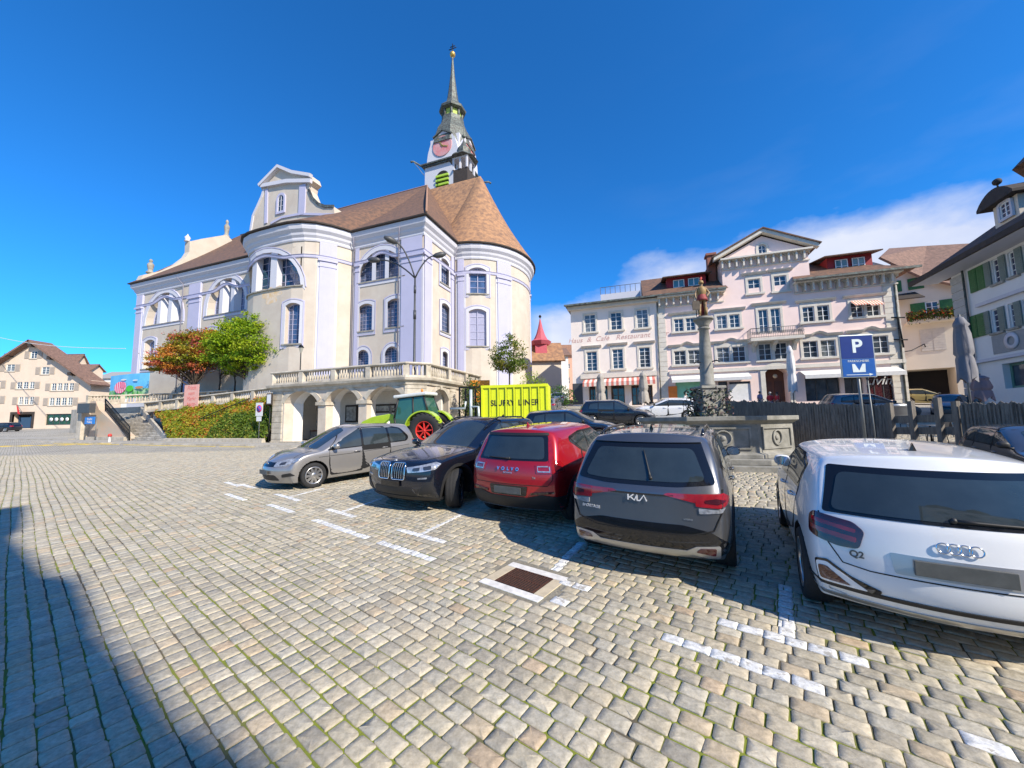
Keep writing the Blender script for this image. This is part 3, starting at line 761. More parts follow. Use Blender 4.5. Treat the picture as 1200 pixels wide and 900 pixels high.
# gable with volutes over the bow
tg = .2; gp = lambda u, v, t=tg: CH.px(u, v, t)
ol = [(294, 272), (297, 253), (303, 240), (307, 231), (310, 222), (306, 222), (307, 217), (328, 195.5), (345, 203), (365, 206), (367, 212), (363, 216), (362, 222), (366, 232), (373, 239), (381, 242), (391, 242), (392.5, 254), (393, 272)]
P = [gp(*q) for q in ol]
g_ = MB(); g_.prism(P, tg, tg+1.3, lambda p, h: (p[0], h, p[1])); gab = g_.build('gable', stucco, church)
def gst(pts_, w, d=.1, m_=whitep, nm='gable_moulding', t0=0):
    q = MB(); q.prism([tuple(v) for v in strip([gp(*a) for a in pts_], w)], tg-d, tg+.02, lambda p, h: (p[0], h, p[1])); q.build(nm, m_, gab)
gst([(294, 272), (297, 253), (303, 240), (307, 231), (310, 222)], .35, .12); gst([(362, 222), (366, 232), (373, 239), (381, 242), (391.5, 242)], .35, .12, copper, 'gable_coping')
gst([(306, 219), (328, 196.5), (345, 203.5), (366, 207)], .42, .45, whitep); gst([(308, 219), (338, 213.5), (366, 213)], .5, .35)
gst([(313, 222), (312, 262)], .5, .12, lav); gst([(355.5, 217), (354, 252)], 1.1, .14, lav)
gst([(318, 262), (331, 255), (352, 251), (392, 252)], .3, .12, lav)
wo = gp(326, 249); wo2 = gp(333.5, 228); op = (wo[0], wo2[0], wo[1], wo2[1], 'round')
gm_ = lambda q, z_, d: (q, tg+d-.2, z_)
f_ = window(gab, gm_, op, .18, whitep, pane_dark, (1, 2), .08, .04); q = MB(); band(q, gm_, op, .3, .2, .05); q.build('surround', lav, f_)
q = MB(); q.prism(P, tg+.1, tg+.2, lambda p, h: (p[0]*1.0, h, p[1])); 
# west front gable, seen edge-on
sg_ = .0
half = [(0.0, 0, 24.3)]
def wz(u, v): # pixel -> (t, z) on the plane s=sg_
    d = ray(u, v); o_ = CH.o+CH.s*sg_; k = (o_-CAM).dot(CH.s)/d.dot(CH.s); q = CAM+d*k-o_; return q.dot(CH.t), q.z
pw = [wz(u, v) for u, v in [(158, 334), (164, 323), (187, 318), (202, 311), (214, 302), (218, 296), (218.5, 284), (232, 281), (262, 276)]]
pw = [(max(-.6, t), z_) for t, z_ in pw]; t_end = pw[-1][0]
full = [(-.6, 23.9)]+pw+[(2*t_end-t, z_) for t, z_ in pw[::-1]]+[(2*t_end+.6, 23.9)]
q = MB(); q.prism(full, sg_-.4, sg_+.9, lambda p, h: (h, p[0], p[1])); wg = q.build('west_gable', stucco, church)
for (u, v0, v1) in ((175, 320, 303), (264.5, 278, 257)):
    t_, z0_ = wz(u, v0); _, z1_ = wz(u, v1); h_ = z1_-z0_; q = MB()
    q.lathe([(.55, 0), (.5, .1*h_), (.3, .16*h_), (.34, .3*h_), (.42, .5*h_), (.45, .62*h_), (.3, .72*h_), (.15, .78*h_), (.24, .84*h_), (.26, .9*h_), (.12, 1.0*h_)], (sg_+.2, t_, z0_-.1), n=12); q.build('statue_finial', stone_g, wg)
t_, z_ = wz(218, 283); q = MB(); q.lathe([(.5, 0), (.3, .3), (.45, .7), (.15, 1.1), (.02, 1.4)], (sg_+.2, t_+.1, z_), n=10); q.build('urn_finial', whitep, wg)

# ------------------------------------------------------------------ tower
def TP(u, v, Y): return depth(u, v, Y)
tD = 61.5; c_ = TP(540, 184, tD); zl = c_.z; tw = 7.3
TF = Frame(c_.x, c_.y, _e.x, _e.y, 0)      # origin = nearest corner (its east-south corner)
tower = empty('church_tower', TF.M, 'church tower with pink clock faces, dark copper onion lantern and tall needle spire', 'tower')
q = MB(); q.box(-tw, 0, 0, tw, 3, zl); q.build('shaft', whitep, tower)
q = MB()
for z_, o_ in ((zl-.25, .35), (zl, .6)): q.box(-tw-o_, o_, -o_, tw+o_, z_, z_+.25 if z_ == zl else zl-.005)
q.build('ledge', copper, tower)
# flat near-black sheets paint the belfry openings' inner shade, green louvres over them
for side in (0, 1):
    mp_ = (lambda q_, z_, d: (-tw+q_, d, z_)) if side == 0 else (lambda q_, z_, d: (-d, q_, z_))
    cx = tw/2; b0 = zl-5.6; op = (cx-1.3, cx+1.3, b0, zl-1.6, 'round')
    f = MB(); f.add([mp_(p[0], p[1], -.03) for p in outline(op)], [tuple(range(len(outline(op))))]); o_ = f.build('belfry_shade_sheet', dark_in, tower)
    f = MB()
    for k in range(4): mbox(f, mp_, cx-1.25, cx+1.25, b0+.4+k*.8, b0+.75+k*.8, -.3, -.04)
    f.build('louvres', mat('yellow_green_louvre', (.42, .62, .06), .7), o_)
    # clock stage: curved gables
    zc = zl+4.7
    gp_ = [(cx-3.3, zl+.26), (cx+3.3, zl+.26), (cx+3.0, zl+2.4), (cx+2.5, zl+4.0), (cx+1.9, zl+5.0), (cx, zl+6.1), (cx-1.9, zl+5.0), (cx-2.5, zl+4.0), (cx-3.0, zl+2.4)]
    f = MB(); f.prism(gp_, -.02 if side == 0 else -.03, 2.5, lambda p, h: mp_(p[0], p[1], h)); f.build('clock_gable', whitep, tower)
    f = MB(); f.prism([tuple(v) for v in strip(gp_[4:7], .22)], -.3, .8, lambda p, h: mp_(p[0], p[1], h)); f.build('gable_coping', copper, tower)
    f = MB(); n_ = 32; zc = zl+3.05
    f.prism([(cx+1.9*math.cos(2*math.pi*i/n_), zc+1.9*math.sin(2*math.pi*i/n_)) for i in range(n_)], -.16, -.02, lambda p, h: mp_(p[0], p[1], h)); ck = f.build('clock_face', mat('faded_red_clock', (.60, .17, .17), .7, vscale=.8, col2=(.55, .34, .34)), tower)
    f = MB()
    for a_, l_ in ((R(120), 1.7), (R(-20), 1.2)): f.prism([tuple(v) for v in strip([(cx-.3*math.cos(a_), zc-.3*math.sin(a_)), (cx+l_*math.cos(a_), zc+l_*math.sin(a_))], .22)], -.24, -.17, lambda p, h: mp_(p[0], p[1], h))
    f.build('clock_hands', mat('gold_leaf', (.6, .4, .1), .4, .6), ck)
q = MB(); q.box(-tw+.7, -.7, .7, tw-.7, zl+.26, zl+5.4); q.build('clock_stage', whitep, tower)
ctr = (-tw/2, tw/2)
_wc = TF.M @ Vector((-tw/2, tw/2, 0))
def zpx(v, u=533): return zat(_wc.x, _wc.y, v)
zA, zB, zC, zD_, zE_, zF_ = zpx(150), zpx(143), zpx(131), zpx(124), zpx(112), zpx(68)
q = MB(); q.lathe([(4.3, zl+3.9), (4.1, zl+4.9), (3.4, zpx(161)), (2.7, zpx(154)), (2.2, zpx(147)), (2.1, zpx(142))], (*ctr, 0), n=8, a0=R(22.5), smooth=False); q.build('copper_roof', copper, tower)
q = MB(); q.lathe([(1.7, zpx(143)), (1.7, zpx(133))], (*ctr, 0), n=8, a0=R(22.5), smooth=False); ln = q.build('lantern', mat('lantern_louvre_green', (.40, .50, .10), .7), tower)
q = MB()
for k in range(8):
    a = R(22.5+45*k); q.tube([(ctr[0]+1.8*math.cos(a), ctr[1]+1.8*math.sin(a), zpx(143)), (ctr[0]+1.8*math.cos(a), ctr[1]+1.8*math.sin(a), zpx(132))], .24, 6)
q.build('posts', copper, ln)
q = MB(); q.lathe([(1.9, zpx(134)), (2.5, zpx(133)), (2.6, zpx(131)), (2.1, zpx(128)), (1.45, zpx(124)), (1.1, zpx(118)), (.75, zpx(104)), (.42, zpx(88)), (.2, zpx(72)), (.12, zpx(66))], (*ctr, 0), n=8, a0=R(22.5), smooth=False); q.build('spire', copper, tower)
q = MB(); q.ball((*ctr, zpx(64)), .55, 14, 10); q.build('orb', mat('gold_leaf', (.6, .4, .1), .4, .6), tower)
q = MB(); q.tube([(*ctr, zpx(66)), (*ctr, zpx(51.5))], .09, 6); q.tube([(ctr[0]-.8, ctr[1], zpx(57)), (ctr[0]+.8, ctr[1], zpx(57))], .08, 6); q.tube([(ctr[0]-.5, ctr[1], zpx(54.5)), (ctr[0]+.5, ctr[1], zpx(54.5))], .08, 6); q.build('cross', iron, tower)
for sx, sy in ((1, -1), (1, 1), (-1, -1), (-1, 1)):     # corner gargoyle brackets
    x0, y0 = ctr[0]+sx*(tw/2+.5), ctr[1]+sy*(tw/2+.5); q = MB()
    q.tube([(x0, y0, zl), (x0+sx*.9, y0+sy*.9, zl+.5), (x0+sx*1.3, y0+sy*1.3, zl+.3)], [.16, .13, .2], 6); q.tube([(x0-sx*.4, y0-sy*.4, zl-1.6), (x0+sx*.9, y0+sy*.9, zl+.4)], .05, 5); q.build('waterspout', copper, tower)
# little bell turret on the apse ridge in front of the tower
bt = depth(539, 212, 56.0); w0 = bt.z
BF = Frame(bt.x, bt.y, _e.x, _e.y, 0); turret = empty('bell_turret', BF.M, 'small open bell turret on the apse roof ridge before the tower', 'turret')
zt = lambda v: depth(539, v, 56.0).z
r_ = 1.35
q = MB(); q.box(-r_*.93, r_*.93, .1, 2*r_-.1, zt(219), zt(197)); q.build('base', wood_d, turret)
q = MB()
for sx in (-1, 0, 1):
    for t_ in (0.12, 2*r_-.12): q.box(sx*(r_-.16)-.14, sx*(r_-.16)+.14, t_-.14, t_+.14, zt(197), zt(184))
for sx in (-1, 1): q.box(sx*(r_-.16)-.14, sx*(r_-.16)+.14, r_-.14, r_+.14, zt(197), zt(184))
q.box(-r_, r_, 0, 2*r_, zt(185), zt(182.5)); q.build('arcade', whitep, turret)
q = MB(); q.lathe([(r_*1.75, zt(183)), (r_*1.5, zt(180)), (r_*.8, zt(176)), (r_*.85, zt(170)), (r_*.5, zt(166)), (.1, zt(158)), (.05, zt(140))], (0, r_, 0), n=8, a0=R(22.5), smooth=False); q.ball((0, r_, zt(153)), .32, 10, 8); q.build('cap', copper, turret)
# ================================================================== pink town hall inn across the square
PK = Frame(7.0, 45.3, .948, -.318, 0)
gPK = lambda s_, t_=0: (lambda q: gz(q.x, q.y))(PK.pt(s_, t_, 0))
def op_px(fr, u0, u1, vb, vt, t=0.0):
    um = (u0+u1)/2; vm = (vb+vt)/2
    return (fr.px(u0, vm, t)[0], fr.px(u1, vm, t)[0], fr.px(um, vb, t)[1], fr.px(um, vt, t)[1])
sh_m = mat('sandstone_trim', (.66, .61, .52), .9, var=.15, vscale=1.5, bump=.3, bscale=10)
curtain = mat('net_curtain_glass', (.20, .22, .22), .12, var=.8, vscale=2.0, spec=.8)
def trim_window(parent, fr, op, lights=2, bars=2, sill=True, hood=0, hoodz=.45, rec=.16, sw=.22, swell=False, pane=None, t0=0.0, upper=True):
    """sandstone surround window with n lights, each light a window part"""
    mp = lambda q_, z_, d: (q_, d+t0, z_)
    a, b, c, d = op[:4]; W_ = (b-a); mull = .24 if lights > 1 else 0; lw = (W_-mull*(lights-1))/lights; first = None; ops = []
    for i in range(lights):
        o_ = (a+i*(lw+mull), a+i*(lw+mull)+lw, c, d, op[4] if len(op) > 4 else 'flat'); ops.append(o_)
        w_ = window(parent, mp, o_, rec, frame_w, pane or random.choice([pane_dark, curtain, pane_dark]), (1, bars), .07, .035)
        first = first or w_
    q = MB()
    if len(op) > 4 and op[4] != 'flat': band(q, mp, op, sw, .01, -.06)
    else:
        up = .42 if upper else sw
        mbox(q, mp, a-sw, a, c-.0, d+up, -.06, .02); mbox(q, mp, b, b+sw, c, d+up, -.06, .02); mbox(q, mp, a, b, d, d+up, -.06, .02)
        for i in range(1, lights): x_ = a+i*(lw+mull)-mull; mbox(q, mp, x_, x_+mull, c, d, -.06, rec)
    q.build('surround', sh_m, first)
    if sill: q = MB(); mbox(q, mp, a-sw-.12, b+sw+.12, c-.2, c, -.2, rec); q.build('sill', sh_m, first)
    if hood:
        z_ = d+hoodz; q = MB(); pr = [(.01, z_), (-.12, z_), (-.3, z_+.16), (-.34, z_+.24), (.01, z_+.28)]
        ss = [a-sw-.35+(W_+2*sw+.7)*i/12 for i in range(13)]; m_ = (a+b)/2
        sweep(q, mp, ss, pr, (lambda s_: .28*max(0, math.cos(min(1, abs(s_-m_)/(W_*.22))*math.pi/2)) if hood == 2 else 0)); q.build('hood_mould', sh_m, first)
    return ops
pink = empty('town_inn', PK.M, 'pink three storey inn with central pediment, corbelled eaves and red attic dormers', 'building')
SL0, SL1 = PK.pxs(669, v=380), PK.pxs(771, v=390)          # left wing
SM1 = PK.pxs(1058, v=400)
ZEV = PK.px(715, 356)[1]                                      # eave height
print('pink', SL0, SL1, SM1, ZEV)
ops = []; g0 = -1.0
# --- left wing windows
for u0, u1, vb, vt in ((685, 698, 389, 368.5), (715.5, 728.5, 386.5, 366), (746, 759.5, 384, 362.5)):
    ops += trim_window(pink, PK, op_px(PK, u0, u1, vb, vt), 1, 3, upper=False, hood=0)
for u0, u1, vb, vt in ((687.5, 699.8, 434.7, 412), (717.8, 730.3, 432, 409), (749.3, 762, 430.5, 407)):
    ops += trim_window(pink, PK, op_px(PK, u0, u1, vb, vt), 1, 4, upper=True, hood=1, sill=True)
# --- main block
for u0, u1, vb, vt in ((790, 815, 388, 373), (840, 867, 384.5, 369), (940.5, 972, 376.5, 358.5), (997, 1031, 371, 353)):
    ops += trim_window(pink, PK, op_px(PK, u0, u1, vb, vt), 2, 2, hood=1, hoodz=.44)
for u0, u1, vb, vt in ((790, 821, 427, 410.5), (840, 874, 424, 406.5), (889, 923, 421.5, 402), (941, 980, 418.5, 399), (1001, 1042, 414.5, 394)):
    ops += trim_window(pink, PK, op_px(PK, u0, u1, vb, vt), 2, 2, hood=2 if u0 != 889 else 0, hoodz=.44)
bo = op_px(PK, 889, 915, 390, 362); ops += trim_window(pink, PK, bo, 2, 2, hood=1, sill=False)
for u0, u1, vb, vt in ((876.5, 891, 343.5, 327), (907, 922, 341, 323)):
    ops += trim_window(pink, PK, op_px(PK, u0, u1, vb, vt), 1, 2, hood=1, upper=True)
_l = op_px(PK, 888.5, 898, 297, 286.5); at_op = (*_l, 'round'); ops += trim_window(pink, PK, at_op, 1, 1, sill=False)
# ground floor: arch door, shop fronts
dr = (*op_px(PK, 897.5, 925, 474, 430), 'seg'); dr = (dr[0], dr[1], g0, dr[3], 'seg', .55, 1.4); ops.append(dr)
q = MB(); band(q, fm, (dr[0], dr[1], g0, dr[3], 'seg', .55), .42, .02, -.1); q.build('door_surround', sh_m, pink)
dp_ = MB(); dp_.prism([tuple(p) for p in outline(dr)], 1.38, 1.42, lambda p, h: (p[0], h, p[1])); dob = dp_.build('door', mat('brown_oak_door', (.12, .045, .02), .5, vscale=3), pink)
q = MB()
for k in range(3): q.box(dr[0]+.2+k*.95, dr[0]+.9+k*.95, 1.30, 1.37, gPK(20)+.4, gPK(20)+2.6)
q.build('door_panels', mat('door_panel', (.07, .028, .014), .5), dob)
ls = MB(); ls.ball(((dr[0]+dr[1])/2, .5, dr[3]-.9), .22, 10, 8); ls.build('lamp', mat('lamp_glass', (.5, .4, .25), .3), pink)
shop_ops = []
def shopf(u0, u1, vt, nm='shop_window', deep=.3, pn=None, sill_=.5, bars=(2, 0)):
    a, b = PK.pxs(u0, v=455), PK.pxs(u1, v=455); z1 = PK.px((u0+u1)/2, vt)[1]; z0 = gPK((a+b)/2)+sill_; o_ = (a, b, z0, z1); ops.append((a, b, z0, z1, 'flat', 0, deep)); w_ = window(pink, fm, o_, deep, plast_g, pn or pane_dark, bars, .09, .06, name=nm); return o_, w_
plast_g = mat('dark_shop_frame', (.06, .062, .065), .5)
shopf(792, 824, 446); shopf(842, 853, 447, bars=(0, 0)); shopf(855, 880, 447, bars=(1, 0))
shopf(944, 985, 441); shopf(990, 1012, 439, bars=(1, 0)); _, w_ = shopf(1016, 1048, 436, pn=mat('dark_red_shop_glass', (.06, .008, .008), .08, spec=.8))
# lettering on the dark red window
a, z_ = PK.px(1033, 446); text_mesh('Living', 1.15, mat('white_script', (.6, .6, .6), .6), 'lettering', w_, Matrix.Translation((a, .15, z_)) @ Matrix.Rotation(R(90), 4, 'X'), .01, .01, shear=.35)
a, z_ = PK.px(812, 459); q = MB(); q.box(a-2.2, a+1.6, .2, .24, z_-1.6, z_+1.4); q.build('poster', mat('mint_shop_poster', (.25, .62, .42), .6), pink)
q = MB(); q.box(PK.pxs(789)-.55, PK.pxs(789)+.35, -.08, -.02, gPK(12)+.8, gPK(12)+2.2); q.build('letter_box', mat('orange_post_box', (.85, .22, .02), .5), pink)
a, z_ = PK.px(867, 462); q = MB(); q.box(a-1.0, a+1.2, .12, .2, z_-1.0, z_+1.1); q.build('poster', white_board, pink)
# left wing ground floor arcade behind the striped awning
for u0, u1 in ((690, 698), (704, 712), (716, 732), (740, 752), (757, 765)):
    a, b = PK.pxs(u0, v=460), PK.pxs(u1, v=460); o_ = (a, b, gPK(a)+.1, PK.px(u0, 451)[1], 'flat', 0, 1.0); ops.append(o_); window(pink, fm, o_, 1.0, mat('brown_door_frame', (.1, .06, .04), .6), pane_dark, (1, 1), .12, .06, name='shop_window')
q = MB(); a, z_ = PK.px(680, 462); q.box(a-.9, a+.3, -.06, -.012, z_-1.2, z_+1.3); q.build('menu_board', plast_g, pink)
# wall
wl = MB(); wall(wl, fm, SL1, SM1, g0, ZEV, [o for o in ops if o[3] < ZEV and o[0] > SL1-.1], .16, ds=30)
ww_ = MB(); wall(ww_, fm, SL0, SL1, g0, ZEV, [o for o in ops if o[3] < ZEV and o[0] < SL1-.1], .16, ds=30); ww_.build('wing_wall', mat('pale_rose_stucco', (.86, .75, .66), .9, var=.1, vscale=.4, bump=.2, bscale=6), pink)
SG0, SG1 = PK.pxs(846, v=320), PK.pxs(948, v=310)
ZC = PK.px(895, 303)[1]
gops = [o for o in ops if o[3] > ZEV and o[2] > ZEV-1 and o is not ops]
wall(wl, fm, SG0, SG1, ZEV, ZC+.5, [o for o in gops if o[3] < ZC+.5], .16, ds=30)
DPT = 13.0
wl.add([(SL0, 0, g0), (SL0, DPT, g0), (SM1, DPT, g0), (SM1, 0, g0), (SL0, 0, ZEV), (SL0, DPT, ZEV), (SM1, DPT, ZEV), (SM1, 0, ZEV)], [(0, 1, 5, 4), (1, 2, 6, 5), (2, 3, 7, 6)])
wl.add([(SG0, 0, ZEV), (SG0, 7, ZEV), (SG1, 7, ZEV), (SG1, 0, ZEV), (SG0, 0, ZC+.5), (SG0, 7, ZC+.5), (SG1, 7, ZC+.5), (SG1, 0, ZC+.5)], [(0, 1, 5, 4), (2, 3, 7, 6), (1, 2, 6, 5)])
wl.build('wall', pinkw, pink, fixn=True)
# quoins
def quoin(a, b, z0, z1, parent=pink):
    q = MB(); z_ = z0; k = 0
    while z_ < z1: q.box(a, b, -.05-(.015 if k % 2 else 0), .02, z_+.03, min(z1, z_+.55)); z_ += .55; k += 1
    q.build('quoin_strip', sh_m, parent)
quoin(PK.pxs(771.5, v=400), PK.pxs(781, v=400), gPK(10), ZEV-.2); quoin(SM1-1.1, SM1+.01, gPK(30), ZEV-.2)
# storey band above the ground floor
zb = PK.px(1000, 428)[1]
q = MB(); q.box(PK.pxs(784, v=430), SM1, -.18, .01, PK.px(820, 436)[1]-.1, PK.px(820, 436)[1]+.25); q.build('storey_band', sh_m, pink)
q = MB(); q.box(SL0+1.0, PK.pxs(769, v=430), -.3, .01, PK.px(720, 439.5)[1]-.3, PK.px(720, 438)[1]+.1); q.build('storey_band', sh_m, pink)
# corbel cornices
def corbel_cornice(a, b, z_, n, nm='corbel_cornice', out=.9, d0=0.0, parent=pink):
    q = MB(); q.box(a, b, d0-.12, d0+.01, z_-1.15, z_-1.02)
    q.box(a-.1, b+.1, d0-out, d0+.01, z_-.18, z_)
    w = (b-a)/n
    for i in range(n):
        x0 = a+i*w; q.box(x0+w*.04, x0+w*.26, d0-out*.7, d0+.01, z_-1.0, z_-.18)
        q.prism([(x0+w*.3, z_-.45), (x0+w*.47, z_-.27), (x0+w*.65, z_-.22), (x0+w*.83, z_-.27), (x0+w, z_-.45), (x0+w, z_-.18), (x0+w*.3, z_-.18)], d0-out*.34, d0+.01, lambda p, h: (p[0], h, p[1]))
    q.build(nm, sh_m, parent)
corbel_cornice(PK.pxs(771, v=352), SG0-.02, ZEV, 9); corbel_cornice(SG1-1.5, SM1+.1, ZEV, 12)
corbel_cornice(SG0-.1, SG1+.1, ZC+.35, 12, out=.75)
q = MB(); q.box(SL0-.3, PK.pxs(771, v=352), -.5, .01, ZEV-.4, ZEV); q.build('eave_cornice', sh_m, pink)
# pediment
zp = PK.px(895, 271)[1]; sm_ = (SG0+SG1)/2; zpb = ZC+.35
tri = [(SG0-.3, zpb), (SG1+.3, zpb), (sm_, zp-.5)]
w_ = MB(); a_, b_, c_2, d_2 = at_op[:4]
w_.prism(tri, .0, .3, lambda p, h: (p[0], h, p[1])); 
# leave the attic window opening: build the tympanum around it
w_ = MB(); fo = [o for o in gops if o[3] > ZC+.5]
def tymp():
    cols = sorted({SG0-.3, SG1+.3, sm_, a_, b_}); 
    def top(x_): return zpb+(zp-.5-zpb)*(1-abs(x_-sm_)/((SG1-SG0)/2+.3))
    for i in range(len(cols)-1):
        x0, x1 = cols[i], cols[i+1]; n_ = 6
        for k in range(n_):
            u0, u1 = x0+(x1-x0)*k/n_, x0+(x1-x0)*(k+1)/n_
            if a_-1e-6 <= u0 and u1 <= b_+1e-6:
                arc = outline(at_op); m_ = (a_+b_)/2; r2 = (b_-a_)/2
                f_ = lambda x_: min(d_2, d_2-r2+math.sqrt(max(0, r2*r2-(x_-m_)**2)))
                w_.add([(u0, 0, zpb), (u1, 0, zpb), (u1, 0, c_2), (u0, 0, c_2)], [(0, 1, 2, 3)]); w_.add([(u0, 0, f_(u0)), (u1, 0, f_(u1)), (u1, 0, top(u1)), (u0, 0, top(u0))], [(0, 1, 2, 3)])
            else: w_.add([(u0, 0, zpb), (u1, 0, zpb), (u1, 0, top(u1)), (u0, 0, top(u0))], [(0, 1, 2, 3)])
tymp(); w_.build('pediment_wall', pinkw, pink)
q = MB()
for sg in (-1, 1):
    xe = SG0-.8 if sg < 0 else SG1+.8
    q.hexa([(xe, -.6, zpb-.05), (sm_, -.6, zp-.3), (sm_, .05, zp-.3), (xe, .05, zpb-.05), (xe, -.6, zpb+.35), (sm_, -.6, zp+.1), (sm_, .05, zp+.1), (xe, .05, zpb+.35)])
q.build('pediment_cornice', sh_m, pink)
q = MB()
for sg in (-1, 1):
    xe = SG0-1.0 if sg < 0 else SG1+1.0; slab(q, [(xe, -.75, zpb+.36), (sm_, -.75, zp+.2), (sm_, 8, zp+.2), (xe, 8, zpb+.36)], .12)
q.build('pediment_roof', tile_d, pink)
# main roofs: steep slopes either side of the pediment block, hipped right end
ZRG = PK.px(800, 321, 5.5)[1]; sR0 = PK.pxs(752.5, v=340, t=1)
q = MB()
q.add([(sR0, -1.0, ZEV+.02), (SG0+.3, -1.0, ZEV+.02), (SG0+.3, 6.0, ZRG), (sR0, 6.0, ZRG)], [(0, 1, 2, 3)])
q.add([(sR0, 14, ZEV), (SG0+.3, 14, ZEV), (SG0+.3, 6.0, ZRG), (sR0, 6.0, ZRG)], [(0, 1, 2, 3)]); q.add([(sR0, -1.0, ZEV+.02), (sR0, 14, ZEV), (sR0, 6.0, ZRG)], [(0, 1, 2)])
sh = SM1-7.5
q.add([(SG1-1.8, -1.15, ZEV+.02), (SM1+1.2, -1.15, ZEV+.02), (sh, 6.0, ZRG), (SG1-.2, 6.0, ZRG)], [(0, 1, 2, 3)])
q.add([(SM1+1.2, -1.15, ZEV+.02), (SM1+1.2, 14, ZEV), (sh, 6.0, ZRG)], [(0, 1, 2)]); q.add([(SG1-.2, 14, ZEV), (SM1+1.2, 14, ZEV), (sh, 6, ZRG), (SG1-.2, 6, ZRG)], [(0, 1, 2, 3)])
q.build('roof', tile_d, pink)
q = MB(); q.box(SG1-1.9, SM1+1.35, -1.3, -1.12, ZEV-.1, ZEV+.1); q.build('gutter', copper, pink)
q = MB(); q.box(SL0-.6, SG0+.1, -1.1, -.9, ZEV-.02, ZEV+.16); q.build('gutter', copper, pink)
q = MB(); q.box(SL0-.5, sR0, -.9, 13, ZEV+.0, ZEV+.12); q.build('flat_roof', copper, pink)
# roof terrace hut and rail
q = MB(); a = PK.pxs(704, v=350, t=2.5); b = PK.pxs(751, v=345, t=2.5); z1 = PK.px(728, 342.5, 2.5)[1]; q.box(a, b, 2.5, 7, ZEV+.12, z1); q.build('roof_hut', whitep, pink)
q = MB(); 
for k in range(9): x_ = a+(b-a)*k/8; q.tube([(x_, 2.5, z1), (x_, 2.5, z1+.9)], .035, 5)
q.tube([(a, 2.5, z1+.9), (b, 2.5, z1+.9)], .035, 5); q.build('roof_rail', grey_pole, pink)
# dormers
for u0, u1, vb, vt in ((786, 823, 344, 326), (975, 1017, 319, 302)):
    t_ = 1.3; a, b, c, d = op_px(PK, u0, u1, vb, vt, t_)
    q = MB(); q.box(a-.4, b+.4, t_+.02, 6, c-1.0, d+.25); dm = q.build('dormer', red_w, pink)
    mp = lambda q_, z_, dd: (q_, t_+dd, z_)
    w = (b-a); f1 = (a+w*.08, a+w*.44, c, d-.1); f2 = (a+w*.56, a+w*.92, c, d-.1)
    for f_ in (f1, f2): window(dm, lambda q_, z_, dd: (q_, t_+dd-.12, z_), f_, .10, frame_w, mat('turquoise_reflection_glass', (.08, .2, .22), .08, spec=.8), (1, 1), .07, .05)
    q = MB(); slab(q, [(a-.9, t_-.9, d+.2), (b+.9, t_-.9, d+.2), (b+.9, 6.2, d+1.3), (a-.9, 6.2, d+1.3)], .12); q.build('dormer_roof', tile_d, dm)
# chimney at the pediment's left shoulder
cz = PK.px(834, 299, 2)[1]; a = PK.pxs(829, v=305, t=2); b = PK.pxs(838, v=305, t=2); q = MB(); q.box(a, b, 2, 3, ZEV, cz); q.box(a-.15, b+.15, 1.85, 3.15, cz, cz+.25); q.build('chimney', mat('red_brick', (.3, .12, .08), .9, vscale=6), pink)
# balcony with wrought iron rail
s0, s1 = PK.pxs(879, v=390, t=-1.2), PK.pxs(942, v=387, t=-1.2); z_ = PK.px(905, 395, -1.2)[1]
q = MB(); q.box(s0, s1, -1.35, 0.0, z_-.3, z_); bal = q.build('balcony', sh_m, pink)
for x_ in (s0+.5, (s0+s1)/2, s1-.5): q = MB(); q.prism([(0, z_-.3), (-1.1, z_-.3), (-.9, z_-.55), (-.3, z_-.7), (0, z_-1.3)], x_-.16, x_+.16, lambda p, h: (h, p[0], p[1])); q.build('bracket', sh_m, bal)
q = MB()
pl_ = [(s0+.05, 0), (s0+.05, -1.28), (s1-.05, -1.28), (s1-.05, 0)]
q.tube([(*p, z_+1.0) for p in pl_], .04, 6); q.tube([(*p, z_+.08) for p in pl_], .03, 6)
n_ = 30
for k in range(n_+1):
    x_ = s0+.05+(s1-s0-.1)*k/n_; q.tube([(x_, -1.28, z_), (x_, -1.36, z_+.3), (x_, -1.24, z_+.6), (x_, -1.28, z_+1.0)], .018, 4)
    if k < n_: xm = x_+(s1-s0)/n_/2; q.tube([(xm+.13*math.cos(j*.7), -1.28, z_+.5+.13*math.sin(j*.7)) for j in range(9)], .02, 4, closed=True)
for k in range(6):
    for x_ in (s0+.05, s1-.05): q.tube([(x_, -1.28*k/6, z_), (x_, -1.28*k/6, z_+1.0)], .018, 4)
q.build('railing', mat('grey_wrought_iron', (.2, .2, .2), .5, .4), bal)
